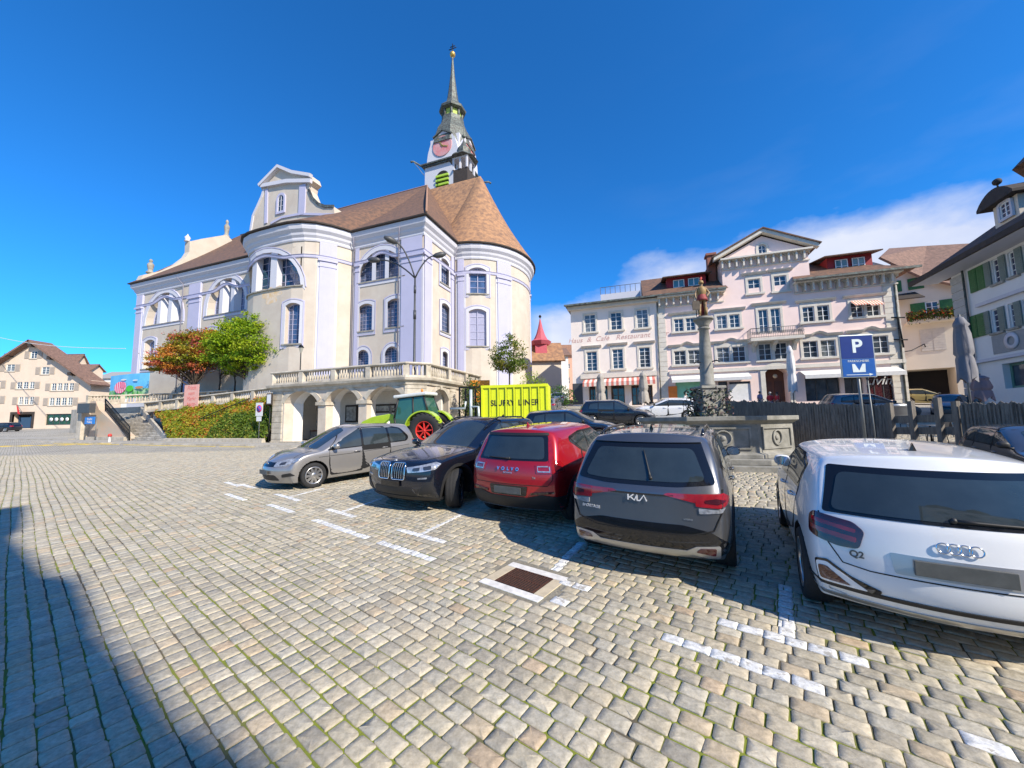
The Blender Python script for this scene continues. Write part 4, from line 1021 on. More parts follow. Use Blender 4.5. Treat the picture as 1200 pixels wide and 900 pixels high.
# awnings
def awning(parent, s0, s1, z1, drop, out_, m_, val=.25, nm='awning', t0=0):
    q = MB(); slab(q, [(s0, t0-.05, z1), (s1, t0-.05, z1), (s1, t0-out_, z1-drop), (s0, t0-out_, z1-drop)], .03); q.box(s0, s1, t0-out_-.02, t0-out_+.01, z1-drop-val, z1-drop-.03); return q.build(nm, m_, parent)
def stripes(name, c1, c2, w):
    m = bpy.data.materials.new(name); m.use_nodes = True; t = m.node_tree; b = t.nodes['Principled BSDF']; b.inputs['Roughness'].default_value = .85
    tcn = t.nodes.new('ShaderNodeTexCoord'); sp = t.nodes.new('ShaderNodeSeparateXYZ'); t.links.new(tcn.outputs['Object'], sp.inputs[0])
    m1 = t.nodes.new('ShaderNodeMath'); m1.operation = 'MODULO'; m1.inputs[1].default_value = w; t.links.new(sp.outputs[0], m1.inputs[0])
    m2 = t.nodes.new('ShaderNodeMath'); m2.operation = 'GREATER_THAN'; m2.inputs[1].default_value = w/2; t.links.new(m1.outputs[0], m2.inputs[0])
    mx = t.nodes.new('ShaderNodeMix'); mx.data_type = 'RGBA'; mx.inputs['A'].default_value = (*c1, 1); mx.inputs['B'].default_value = (*c2, 1); t.links.new(m2.outputs[0], mx.inputs['Factor'])
    t.links.new(mx.outputs['Result'], b.inputs['Base Color']); return m
st_red = stripes('red_white_awning', (.58, .17, .13), (.70, .62, .55), .55)
st_or = stripes('orange_white_awning', (.62, .16, .07), (.75, .66, .58), .22)
aw_w = mat('white_awning_cloth', (.66, .65, .62), .85)
awning(pink, PK.pxs(683, v=447, t=-1.4), PK.pxs(768, v=445, t=-1.4), PK.px(720, 443)[1], .55, 1.5, st_red, .45)
awning(pink, PK.pxs(787, v=442, t=-.8), PK.pxs(880, v=440, t=-.8), PK.px(830, 439)[1], .5, 1.0, aw_w, .3)
awning(pink, PK.pxs(941, v=440, t=-.8), PK.pxs(1058, v=436, t=-.8), PK.px(1000, 432)[1], .55, 1.3, aw_w, .35)
for u0, u1 in ((997, 1013), (1015, 1031)):
    a, b, c, d = op_px(PK, u0, u1, 371, 353); awning(pink, a, b, d+.05, .55, .8, st_or, .1)
# faded painted house inscription
ins = mat('faded_red_script', (.60, .36, .31), .9)
a, z_ = PK.px(722, 395.5); text_mesh('Haus  &  Café   Restaurant   Bar', .82, ins, 'inscription', pink, Matrix.Translation((a, -.012, z_)) @ Matrix.Rotation(R(90), 4, 'X'), .004, 0, shear=.3, space=1.05)
# vertical iron guild sign on the right corner
q = MB(); sx_ = PK.pxs(1053, v=395); 
for k in range(2): q.tube([(sx_-.5, -.25, PK.px(1053, 372+k*26)[1]), (sx_+.5, -.25, PK.px(1053, 372+k*26)[1]-.1)], .07, 6)
q.tube([(sx_, -.25, PK.px(1053, 372)[1]), (sx_+.15, -.25, PK.px(1053, 408)[1])], .07, 6); q.tube([(sx_, -.25, PK.px(1053, 385)[1]), (sx_, 0.02, PK.px(1053, 385)[1])], .05, 6); q.build('iron_sign', iron, pink)
q = MB(); pz = PK.px(1057, 425)[1]; q.tube([(PK.pxs(1048, v=340), -.12, ZEV-1.2), (PK.pxs(1056, v=425), -.12, gPK(30))], .07, 6); q.build('rain_pipe', copper, pink)
q = MB(); q.tube([(PK.pxs(770, v=360), -.12, ZEV-.5), (PK.pxs(772, v=425), -.12, gPK(12))], .06, 6); q.build('rain_pipe', copper, pink)
# ================================================================== church terrace: loggia, balustrades, stairs, ivy bank
ZL0 = 4.96
stone_w = mat('pale_limestone', (.56, .50, .405), .9, vscale=1.2, bump=.4, bscale=10, col2=(.36, .315, .24))
loggia_w = mat('loggia_plaster', (.60, .52, .42), .9, vscale=.8, bump=.2, bscale=8, col2=(.50, .42, .33))
loggia_in = mat('loggia_inner_plaster', (.74, .70, .63), .9, var=.08)
terr = MB(); terr.prism([(-8, -3.1), (20, -3.1), (20, -6.45), (43.8, -6.45), (43.8, -5.7), (58.15, -5.7), (58.15, 2), (63, 7), (64.5, 14), (66, 34), (-8, 34)], .0, TZ)
terr.prism([(43.81, -9.5), (57.5, -9.5), (58.2, -8.7), (58.2, -5.71), (43.81, -5.71)], ZL0, TZ+.2)
tb = terr.build('terrace_ground', concrete, kind='structure'); tb.matrix_world = CH.M
LPth = Path([(43.7, -6.8), (43.7, -10.0), (57.6, -10.0), (58.75, -8.85), (58.75, .6)]); lm = LPth.map()
logg = empty('loggia', CH.M, 'open stone arcade carrying the balustraded church terrace, benches inside', 'arcade')
def lpx(u, v): return path_px(LPth, CH, u, v, 3.2, LPth.L)
lops = []
zsp = lpx(400, 470)[1]
for u0, u1, vt in ((333, 373, 458), (382, 420.5, 455), (429.5, 473, 452.5), (506, 525.5, 456)):
    a, b = lpx(u0, 475)[0], lpx(u1, 475)[0]; zt_ = lpx((u0+u1)/2, vt)[1]; lops.append((a, b, .2, zt_, 'seg', (zt_-zsp), .55))
ZL = 5.25
w_ = MB(); wall(w_, lm, 0, LPth.L, .1, ZL-.02, lops, .55, ds=1.2, knots=LPth.k); w_.build('arcade_wall', loggia_w, logg)
w_ = MB(); wall(w_, lm, 3.25, LPth.L, .1, ZL-.02, lops, .0, ds=1.2, knots=LPth.k, off=.55); w_.build('inner_arcade_wall', loggia_in, logg)
for o in lops:
    q = MB(); ol = [p for p in outline(o) if p[1] > zsp-.01]
    a = outline(o, 0); b = outline(o, .3); q2 = MB(); idx = [i for i, p in enumerate(a) if p[1] > zsp-.05]
    q = MB()
    for i in range(len(idx)-1):
        i0, i1 = idx[i], idx[i+1]
        if i1 != i0+1: continue
        q.hexa([lm(*a[i0], -.06), lm(*a[i1], -.06), lm(*a[i1], .01), lm(*a[i0], .01), lm(*b[i0], -.06), lm(*b[i1], -.06), lm(*b[i1], .01), lm(*b[i0], .01)])
    q.build('arch_moulding', stone_w, logg)
    m_ = (o[0]+o[1])/2; q = MB(); mbox(q, lm, m_-.16, m_+.16, o[3]-.05, o[3]+.5, -.14, .02); q.build('keystone', stone_w, logg)
for u0, u1 in ((373, 382), (420.5, 429.5)):
    a, b = lpx(u0, 475)[0], lpx(u1, 475)[0]; q = MB(); mbox(q, lm, a-.12, b+.12, zsp-.28, zsp, -.14, .6); q.build('capital', stone_w, logg)
    q = MB(); mbox(q, lm, a-.08, b+.08, .3, 1.0, -.1, .6); q.build('pedestal', stone_w, logg)
for a, b in ((3.3, lops[0][0]-.15), (lops[2][1]+.3, LPth.k[2]-.1), (LPth.k[2]+.1, LPth.k[3]-.1), (lops[3][1]+.2, lops[3][1]+1.3)):
    q = MB(); z_ = .3
    while z_ < ZL-.5: mbox(q, lm, a, b, z_+.03, min(ZL-.3, z_+.48), -.07, .02); z_ += .48
    q.build('rusticated_pier', stone_w, logg)
q = MB(); sweep(q, lm, stations(LPth, 0, LPth.L, 1), [(.05, ZL-.35), (-.12, ZL-.32), (-.18, ZL-.12), (-.4, ZL+.02), (-.45, ZL+.2), (.05, ZL+.24)]); q.build('cornice', stone_w, logg)
# inside: back wall, ceiling, floor, notice boards, bench
q = MB(); q.box(43.1, 58.2, -5.9, -5.7, .2, ZL-.4); q.build('back_wall', loggia_in, logg); q = MB(); q.box(43.2, 44.24, -9.4, -5.91, .1, ZL-.43); q.build('end_wall', loggia_in, logg)
q = MB(); q.box(43.8, 58.2, -9.5, -5.9, ZL-.42, ZL-.3); q.build('ceiling', loggia_in, logg)
gl = lambda s_, t_: (lambda w: gz(w.x, w.y))(CH.M @ Vector((s_, t_, 0)))
q = MB(); q.box(43.7, 58.7, -10.15, -5.7, -.3, gl(50, -10)+.18); q.build('step', stone_w, logg)
for u0, u1, vt, vb, m_ in ((350, 362, 476, 496, None), (405, 419, 475, 495, None), (428, 437, 475, 492, None), (440, 464, 474, 484, None)):
    T_ = -6.0; fr = CH
    a, b = fr.pxs(u0, T_, 480), fr.pxs(u1, T_, 480); z0_, z1_ = fr.px(u0, vb, T_)[1], fr.px(u0, vt, T_)[1]
    q = MB(); q.box(a, b, T_-.04, T_+.08, z0_, z1_); nb = q.build('notice_board', wood_d, logg)
    q = MB(); q.box(a+.15, b-.15, T_-.055, T_-.042, z0_+.15, z1_-.15); q.build('paper', mat('notice_paper', (.5, .5, .46), .7, var=.6, vscale=3), nb)
a, b = CH.pxs(340, -6, 485), CH.pxs(350, -6, 485); q = MB(); q.box(a, b, -6.05, -5.9, CH.px(345, 498, -6)[1], CH.px(345, 480, -6)[1]); q.build('notice_panel', mat('slate_blue_panel', (.12, .15, .19), .6), logg)
q = MB(); q.box(44.3, 50.5, -6.6, -6.1, 1.35, 1.45); q.build('bench_seat', mat('orange_bench_wood', (.28, .11, .05), .7), logg)
q = MB(); q.box(44.3, 50.3, -6.5, -6.2, .5, 1.35); q.build('bench_plinth', loggia_in, logg)

# balustrade builder on any path
def balustrade(name, label, path, s0, s1, z_, parentM, panel=3.2, h=1.25, group=None, zf=None):
    root = empty(name, parentM, label, 'balustrade', group); m_ = path.map(); zf = zf or (lambda s_: 0)
    ks = sorted({s0, s1}|{k for k in path.k if s0+.4 < k < s1-.4}); seg = []
    for a, b in zip(ks, ks[1:]):
        n_ = max(1, round((b-a)/panel)); seg += [(a+(b-a)*i/n_, a+(b-a)*(i+1)/n_) for i in range(n_)]
    q = MB(); sweep(q, m_, stations(path, s0, s1, .7), [(.22, z_+h-.18), (-.2, z_+h-.18), (-.26, z_+h-.1), (-.22, z_+h), (.24, z_+h), (.26, z_+h-.1)], zf); q.build('handrail', stone_w, root)
    q = MB(); sweep(q, m_, stations(path, s0, s1, .7), [(.2, z_), (-.2, z_), (-.18, z_+.18), (.18, z_+.18)], zf); q.build('base_rail', stone_w, root)
    for p in sorted({x for ab in seg for x in ab}):
        a, b = max(s0, p-.22), min(s1, p+.22); q = MB(); dz = zf(p); mbox(q, m_, a, b, z_+dz, z_+dz+h-.17, -.21, .21); q.build('pedestal', stone_w, root)
    for a, b in seg:
        q = MB(); n_ = max(1, int((b-a-.6)/.27))
        for i in range(n_):
            s_ = a+.34+(b-a-.68)*(i+.5)/n_; c = m_(s_, 0, 0); dz = zf(s_)
            q.lathe([(.06, z_+.17+dz), (.085, z_+.3+dz), (.10, z_+.45+dz), (.055, z_+.7+dz), (.05, z_+.82+dz), (.08, z_+h-.18+dz)], (c[0], c[1], 0), n=8, cap=False)
        q.build('balusters', stone_w, root)
    return root
b1 = balustrade('balustrade', 'weathered stone balustrade along the top of the arcade', LPth, 3.25, LPth.L, ZL+.22, CH.M, h=1.18)
WB = Path([(CH.pxs(172, -6.9, 465), -6.9), (43.0, -6.9)])
b2 = balustrade('balustrade', 'stone balustrade above the ivy bank under the two trees', WB, 0, WB.L, 4.7, CH.M, h=1.2, zf=lambda s_: -1.0*(1-s_/WB.L))
q = MB(); sweep(q, WB.map(), [0, WB.L], [(.2, .3), (-.15, .3), (-.15, 4.69), (.2, 4.69)], None); q = MB()
q.hexa([(20, -6.75, .2), (43.6, -6.75, .2), (43.6, -6.5, .2), (20, -6.5, .2), (20, -6.75, 3.68), (43.6, -6.75, 4.69), (43.6, -6.5, 4.69), (20, -6.5, 3.68)])
rw = q.build('retaining_wall', loggia_w, label='plain retaining wall behind the ivy bank', cat='wall'); rw.matrix_world = CH.M
q = MB(); q.box(42.9, 43.9, -7.4, -6.3, .3, 6.2); q.box(42.8, 44.0, -7.5, -6.2, 6.2, 6.4); pr_ = q.build('stone_pier', stone_w, label='square stone pier where ivy bank meets arcade', cat='pier'); pr_.matrix_world = CH.M

# stairs: they climb back and to the left
st = empty('stone_stairs', CH.M, 'broad grey stone steps rising to the terrace beside the ivy bank', 'stairs')
NS = 20; TT = -3.9; sL1, zt0 = CH.px(132, 486, TT); sR1 = CH.pxs(164, TT, 482); zb0 = .45; zt0 = CH.px(150, 484.5, TT)[1]
q = MB()
for i in range(NS):
    k = i/(NS-1); t0 = -10.0+i*(6.1/NS); z1 = zb0+(zt0-zb0)*(i+1)/NS; x0 = 22.9+(sL1-22.9)*k; x1 = 29.5+(sR1-29.5)*k
    q.box(x0, x1, t0, t0+.36, z1-.12, z1); q.box(x0, x1, t0+.04, t0+.36, max(.1, z1-.6), z1-.125)
q.build('steps', mat('worn_step_stone', (.54, .50, .43), .9, vscale=1.5, bump=.4, bscale=12, col2=(.27, .245, .20)), st)
q = MB(); q.hexa([(29.55, -10.3, .1), (30.0, -10.3, .1), (sR1+.5, TT, .1), (sR1+.05, TT, .1), (29.55, -10.3, .95), (30.0, -10.3, .95), (sR1+.5, TT, zt0+.75), (sR1+.05, TT, zt0+.75)]); q.build('side_wall', stone_w, st)
q = MB(); q.box(sL1-7, sR1+.6, TT, -3.2, .1, zt0); q.build('landing', concrete, st)
rp = [CH.px(u, v, -10.2) for u, v in ((115, 481), (152, 517))]; rt_ = [CH.px(u, v, -10.2) for u, v in ((115, 467), (152, 500))]
def rl(k, top): a, b = (rt_ if top else rp); return (b[0]+(a[0]-b[0])*k, -10.2+.6*k, b[1]+(a[1]-b[1])*k)
q = MB(); q.tube([rl(0, 0), rl(0, 1), rl(1, 1), rl(1, 0)], .055, 6); q.tube([Vector(rl(0, 0))+Vector((0, 0, .3)), Vector(rl(1, 0))+Vector((0, 0, .3))], .045, 6)
for i in range(26):
    k = i/25; q.tube([rl(k, 0), rl(k, 1)], .024, 4)
    if i < 25: c = Vector(rl(k, 0)).lerp(Vector(rl(k, 1)), .55); q.tube([(c.x-.1+.07*math.cos(j*.9), c.y, c.z+.3*math.sin(j*.9)) for j in range(7)], .024, 4, closed=True)
q.build('handrail', iron, st)
# landing wall and mural board with its balustrade
lb = empty('landing_wall', CH.M, 'pale curved landing wall with balustrade left of the stone steps', 'wall')
q = MB(); q.box(12.5, 27.6, -3.55, -3.2, .2, 4.9); q.build('wall', stone_w, lb)
q = MB(); q.box(14.2, 27.8, -3.7, -3.05, 4.9, 5.15); q.build('coping', stone_w, lb)
q = MB(); q.box(14.3, 22.3, -10.3, -3.5, .1, 1.0); q.build('plinth', stone_w, lb)
q = MB(); P = [CH.px(u, v, -9.9) for u, v in ((90, 517), (151, 517), (150, 511), (116, 480), (112, 470), (90, 472))]; q.prism(P, -9.9, -9.3, lambda p, h: (p[0], h, p[1])); q.build('flank_wall', mat('sandy_plaster', (.52, .37, .26), .9, vscale=.8, col2=(.44, .38, .3)), lb)
q = MB(); q.box(13.6, 14.5, -10.6, -9.7, .1, 4.6); q.build('corner_pier', stone_w, lb)
LB = Path([(14.0, -10.1), (14.0, -7.0), (17.0, -3.4), (27.7, -3.4)])
q = MB()
balustrade('balustrade', 'stone balustrade curving over the landing wall behind the mural board', LB, 0, LB.L, 4.65, CH.M, h=1.1, zf=lambda s_: .5*min(1, s_/7))
mu_ = empty('mural_board', CH.M, 'wide painted board with blue sky, a pink shape and green balls above the stairs', 'board')
T_ = -4.3; a, b = CH.pxs(126, T_, 450), CH.pxs(171, T_, 450); z0_, z1_ = CH.px(150, 467, T_)[1], CH.px(150, 438.5, T_)[1]
def curve_board(x0, x1, y0, y1, off, m_, nm, par):
    q = MB(); n_ = 10
    for i in range(n_):
        f = lambda k: x0+(x1-x0)*k/n_
        c = lambda x_: T_+.0018*(x_-(a+b)/2)**2*8
        q.hexa([(f(i), c(f(i))-off, y0), (f(i+1), c(f(i+1))-off, y0), (f(i+1), c(f(i+1))-off+.04, y0), (f(i), c(f(i))-off+.04, y0), (f(i), c(f(i))-off, y1), (f(i+1), c(f(i+1))-off, y1), (f(i+1), c(f(i+1))-off+.04, y1), (f(i), c(f(i))-off+.04, y1)])
    return q.build(nm, m_, par)
zm = z0_+(z1_-z0_)*.38
pb_ = curve_board(a, b, zm, z1_, 0, mat('sky_blue_print', (.10, .42, .72), .6, vscale=.5, col2=(.16, .52, .78)), 'panel', mu_)
curve_board(a, b, z0_, zm-.01, 0, mat('picket_print', (.45, .60, .38), .6, vscale=3, col2=(.1, .35, .1)), 'lower_panel', mu_)
def blob(cx, cz, rx, rz, m_, nm, off=.06, n=24):
    q = MB(); q.prism([(cx+rx*math.cos(2*math.pi*i/n), cz+rz*math.sin(2*math.pi*i/n)) for i in range(n)], T_-off+.03, T_-off, lambda p, h: (p[0], h-.0, p[1])); return q.build(nm, m_, pb_)
Wb, Hb = b-a, z1_-z0_
blob(a+Wb*.37, z0_+Hb*.47, Wb*.15, Hb*.24, stripes('pink_white_stripes', (.75, .06, .16), (.8, .5, .55), .45), 'pink_shape', .10)
blob(a+Wb*.45, z0_+Hb*.56, Wb*.07, Hb*.13, mat('pink_paint', (.8, .2, .3), .6), 'pink_head', .14)
blob(a+Wb*.62, z0_+Hb*.40, Wb*.09, Hb*.13, mat('green_paint_ball', (.08, .55, .03), .6), 'green_ball', .10)
blob(a+Wb*.74, z0_+Hb*.72, Wb*.06, Hb*.03, white_board, 'cloud', .08); blob(a+Wb*.44, z0_+Hb*.78, Wb*.07, Hb*.035, white_board, 'cloud', .08)
blob(a+Wb*.85, z0_+Hb*.42, Wb*.10, Hb*.05, mat('orange_field_paint', (.6, .25, .08), .6), 'field', .08)
for q_ in range(7): blob(a+Wb*(.1+.12*q_), z0_+Hb*.16, Wb*.022, Hb*.13, mat('green_bush_paint', (.05, .3, .04), .6), 'bush', .06)
# blue board sign on the left corner
q = MB(); T2 = -10.45
def small_sign(name, label, cat, fr, u0, u1, vb, vt, T, m_, back=None, th=.05):
    a, b = fr.pxs(u0, T, (vb+vt)/2), fr.pxs(u1, T, (vb+vt)/2); z0, z1 = fr.px((u0+u1)/2, vb, T)[1], fr.px((u0+u1)/2, vt, T)[1]
    r_ = empty(name, fr.M, label, cat); q = MB(); q.box(a, b, T-th, T, z0, z1); p = q.build('panel', m_, r_, bevel=.01); return r_, p, a, b, z0, z1
r_, p_, a, b, z0, z1 = small_sign('blue_sign', 'blue street sign with white writing at the foot of the landing wall', 'sign', CH, 100, 111.5, 497, 488.5, -10.75, mat('sign_blue', (.02, .20, .62), .4))
text_mesh('Kirche', .38, white_board, 'lettering', p_, Matrix.Translation(((a+b)/2, -10.81, z0+(z1-z0)*.68)) @ Matrix.Rotation(R(90), 4, 'X'), .004)
text_mesh('Parking', .34, white_board, 'lettering', p_, Matrix.Translation(((a+b)/2, -10.81, z0+(z1-z0)*.28)) @ Matrix.Rotation(R(90), 4, 'X'), .004)
q = MB(); q.tube([(a-.1, -10.68, .4), (a-.1, -10.68, z1)], .04, 6); q.tube([(b+.1, -10.68, .4), (b+.1, -10.68, z1)], .04, 6); q.build('post', grey_pole, r_)
# dark canopy box and hydrant
r_, p_, a, b, z0, z1 = small_sign('wall_lantern_box', 'dark box lantern hanging over the blue sign', 'lantern', CH, 98, 112, 484, 473, -10.6, plast_g, th=.5)
hx = empty('fire_hydrant', None, 'small white hydrant with red cap at the stair foot', 'hydrant', loc=(0, 0, 0)); gq = ground(128, 519.5); hx.location = gq
q = MB(); q.lathe([(.12, 0), (.1, .1), (.1, .62), (.13, .66)], n=12); q.build('column', white_board, hx); q = MB(); q.lathe([(.15, .66), (.16, .8), (.1, .92), (.02, .95)], n=12); q.build('cap', mat('hydrant_red', (.6, .04, .03), .5), hx)
# pink banner hung on the balustrade
r_, p_, a, b, z0, z1 = small_sign('banner', 'pink cloth banner with faint script hanging from the balustrade', 'banner', CH, 216, 233, 477, 451, -7.35, mat('salmon_banner', (.75, .36, .30), .8, vscale=2, col2=(.72, .42, .34)), th=.03)
bm_ = mat('banner_script', (.68, .18, .16), .8)
for i, t_ in enumerate(('Frisch', 'vom', 'Markt', 'heute')): text_mesh(t_, .6, bm_, 'lettering', p_, Matrix.Translation(((a+b)/2, -7.39, z1-.35-(z1-z0-.5)*i/3.3)) @ Matrix.Rotation(R(90), 4, 'X'), .003, shear=.3)
# no stopping sign
np_ = empty('no_parking_sign', CH.M, 'round blue and red parking ban sign with white plate before the ivy', 'sign')
T_ = -10.7; a = CH.pxs(304, T_, 480); zc = CH.px(304, 479, T_)[1]; h_ = (CH.px(304, 474, T_)[1]-zc)
q = MB(); q.tube([(a, T_+.05, .2), (a, T_+.05, zc+1.5*h_)], .035, 6); q.build('post', grey_pole, np_)
q = MB(); q.box(a-1.15*h_, a+1.15*h_, T_-.02, T_, zc-1.7*h_, zc+1.4*h_); q.build('plate', white_board, np_)
q = MB(); q.box(a-.8*h_, a+.8*h_, T_-.02, T_, zc-2.9*h_, zc-1.8*h_); q.build('plate', white_board, np_)
q = MB(); q.lathe([(.001, T_-.03), (.86*h_, T_-.03), (.86*h_, T_-.022)], (a, 0, zc), n=28, ax='y'); dsc = q.build('disc', mat('no_park_red', (.6, .03, .08), .5), np_)
q = MB(); q.lathe([(.001, T_-.038), (.64*h_, T_-.038), (.64*h_, T_-.032)], (a, 0, zc), n=28, ax='y'); q.build('disc_centre', mat('no_park_blue', (.06, .10, .55), .5), dsc)
q = MB(); q.prism([tuple(v) for v in strip([(a-.5*h_, zc+.5*h_), (a+.5*h_, zc-.5*h_)], .2*h_)], T_-.046, T_-.04, lambda p, h: (p[0], h, p[1])); q.build('bar', MATS['no_park_red'], dsc)
# display case by the pier
r_, p_, a, b, z0, z1 = small_sign('display_case', 'small framed notice case fixed beside the arcade pier', 'notice case', CH, 313.5, 320, 474.5, 461, -10.3, wood_d, th=.12)
q = MB(); q.box(a+.1, b-.1, -10.435, -10.425, z0+.12, z1-.1); q.build('paper', white_board, p_); q = MB(); q.tube([(a+.3, -10.25, .3), (a+.3, -10.25, z0)], .05, 6); q.build('post', iron, r_)

# ------------------------------------------------------------------ foliage
def leaf_mat(name, trans=.35):
    m = bpy.data.materials.new(name); m.use_nodes = True; t = m.node_tree; t.nodes.clear(); L = t.links.new
    o_ = t.nodes.new('ShaderNodeOutputMaterial'); at = t.nodes.new('ShaderNodeAttribute'); at.attribute_name = 'tint'
    d = t.nodes.new('ShaderNodeBsdfPrincipled'); d.inputs['Roughness'].default_value = .55; d.inputs['Specular IOR Level'].default_value = .3
    tr = t.nodes.new('ShaderNodeBsdfTranslucent'); mx = t.nodes.new('ShaderNodeMixShader'); mx.inputs[0].default_value = trans
    L(at.outputs['Color'], d.inputs['Base Color']); L(at.outputs['Color'], tr.inputs['Color']); L(d.outputs[0], mx.inputs[1]); L(tr.outputs[0], mx.inputs[2]); L(mx.outputs[0], o_.inputs[0])
    return m
leafm = leaf_mat('leaf')
def leaves(name, pts_, cols, size, parent=None, seed=1, nrm=None, flat=.6, **tg):
    """one folded leaf quad per point"""
    rg = np.random.default_rng(seed); P = np.array(pts_, dtype=float); n = len(P); Cc = np.array(cols, dtype=float)
    d = rg.normal(size=(n, 3)); d /= np.linalg.norm(d, axis=1)[:, None]
    if nrm is not None: up = np.array(nrm, dtype=float)*1.1+rg.normal(size=(n, 3))*flat
    else: up = np.array([[0, 0, 1.0]])*flat+rg.normal(size=(n, 3))*.6
    up /= np.linalg.norm(up, axis=1)[:, None]
    a = np.cross(d, up); a /= np.linalg.norm(a, axis=1)[:, None]; b = np.cross(up, a)
    sz = size*rg.uniform(.6, 1.3, n)[:, None]
    V = np.stack([P-a*sz, P-b*sz*.55+up*sz*.12, P+a*sz*1.05, P+b*sz*.55+up*sz*.12], 1)
    me = bpy.data.meshes.new(name); me.vertices.add(4*n); me.loops.add(6*n); me.polygons.add(2*n)
    me.vertices.foreach_set('co', V.reshape(-1)); base = (np.arange(n)*4)[:, None]
    me.loops.foreach_set('vertex_index', (base+np.array([[0, 1, 2, 0, 2, 3]])).ravel().astype(np.int32)); me.polygons.foreach_set('loop_start', (np.arange(2*n)*3).astype(np.int32))
    me.update(calc_edges=True); ca = me.color_attributes.new('tint', 'FLOAT_COLOR', 'POINT')
    cc_ = np.ones((n, 4, 4)); cc_[:, :, :3] = Cc[:, None, :]; ca.data.foreach_set('color', cc_.reshape(-1).astype(np.float32)); me.materials.append(leafm)
    o = bpy.data.objects.new(name, me); COL.objects.link(o)
    if parent is not None: o.parent = parent
    tag(o, **tg); return o
def tree(name, label, base, H, crown, ncl, nleaf, colf, size, seed, trunk_r=.16, clear=.3, group=None, bark=None):
    """crown: list of ellipsoids (cx,cy,cz,rx,ry,rz) relative to the base"""
    rg = np.random.default_rng(seed); root = empty(name, None, label, 'tree', group, loc=base); bark = bark or mat('tree_bark', (.10, .075, .055), .95, var=.4, vscale=9, bump=.6)
    q = MB(); top = (rg.normal()*.1, rg.normal()*.1, H*.75)
    q.tube([(0, 0, -.3), (0, 0, .2), (.04, .02, H*clear), top], [trunk_r*1.3, trunk_r, trunk_r*.85, trunk_r*.25], 10); q.build('trunk', bark, root)
    pts_, cols = [], []; q = MB()
    vol = np.array([c[3]*c[4]*c[5] for c in crown]); vol = vol/vol.sum()
    for _ in range(ncl):
        c = crown[rg.choice(len(crown), p=vol)]; d = rg.normal(size=3); d /= np.linalg.norm(d); r_ = rg.uniform(.45, 1.0)**.5
        cc_ = np.array([c[0]+d[0]*c[3]*r_, c[1]+d[1]*c[4]*r_, c[2]+d[2]*c[5]*r_])
        if rg.random() < .35:
            t = rg.uniform(.35, .75); s_ = (0, 0, H*clear+(H*.7-H*clear)*rg.uniform(0, .9)); m_ = np.array(s_)*.4+cc_*.6+rg.normal(size=3)*.15; q.tube([s_, tuple(m_), tuple(cc_)], [trunk_r*.35, trunk_r*.18, .012], 5)
        k = int(nleaf/ncl*rg.uniform(.6, 1.4)); cr_ = rg.uniform(.16, .30)*min(c[3], c[5])+.12
        L_ = rg.normal(size=(k, 3))*np.array([cr_, cr_, cr_*.5])*.62+cc_; base_c = colf(cc_, rg)
        pts_ += L_.tolist(); cols += [tuple(np.clip(np.array(base_c)*rg.uniform(.75, 1.25)+rg.normal(size=3)*.008, .004, 1)) for _ in range(k)]
    q.build('limbs', bark, root); leaves('crown', pts_, cols, size, root, seed)
    return root
def chz(s_, t_): w = CH.M @ Vector((s_, t_, 0)); return w
T_ = -3.6
def tree_at(u, vbase, s_off_t): 
    s_ = CH.pxs(u, s_off_t, 440); return s_
sR, sG, sGm = CH.pxs(227, T_, 450), CH.pxs(292, T_, 450), CH.pxs(257, T_, 450)
def colR(c, rg):
    k = rg.random(); hz = (c[2]-4.2)/2.4
    if hz < -.25 or k < .22: return (.22, .24, .02) if k < .6 else (.13, .16, .015)
    return [(.52, .14, .07), (.55, .22, .04), (.42, .08, .06), (.48, .32, .04)][int(rg.integers(4))]
def colG(c, rg):
    k = rg.random(); return (.24, .36, .012) if k < .45 else ((.34, .42, .02) if k < .75 else (.13, .25, .012))
wR = chz(sR, T_); wG = chz(sG, T_)
pxm = lambda s_, t_: (CH.M @ Vector((s_, t_, 0))).y/FPX*1.03
kR, kG = pxm(sR, T_), pxm(sG, T_)
zR0 = TZ-.9
zbt = zat(wR.x, wR.y, 437); zmid = zat(wR.x, wR.y, 412)
crR = [(0, 0, zmid-zR0, 27*kR, 2.6, 24*kR), (-38*kR, .3, zat(wR.x, wR.y, 424)-zR0, 19*kR, 1.8, 12*kR), (-14*kR, -.5, zat(wR.x, wR.y, 422)-zR0, 26*kR, 2.6, 16*kR), (20*kR, 0, zat(wR.x, wR.y, 405)-zR0, 18*kR, 2, 18*kR), (-24*kR, .5, zat(wR.x, wR.y, 402)-zR0, 14*kR, 1.6, 10*kR)]
tree('maple_tree', 'round tree turning red and orange on the church terrace', (wR.x, wR.y, zR0), 6.5, crR, 230, 26000, colR, .125, 5, .17, .42)
zGm = zat(wG.x, wG.y, 405)
crG = [(0, 0, zGm-zR0, 38*kG, 3.2, 33*kG), (-27*kG, .4, zat(wG.x, wG.y, 412)-zR0, 24*kG, 2.4, 22*kG), (32*kG, -.3, zat(wG.x, wG.y, 413)-zR0, 20*kG, 2.4, 18*kG), (4*kG, 0, zat(wG.x, wG.y, 378)-zR0, 17*kG, 1.8, 15*kG), (8*kG, 0, zat(wG.x, wG.y, 425)-zR0, 36*kG, 2.8, 11*kG)]
tree('maple_tree', 'bright yellow-green tree on the church terrace beside the red one', (wG.x, wG.y, zR0), 7.5, crG, 330, 42000, colG, .125, 9, .2, .38)
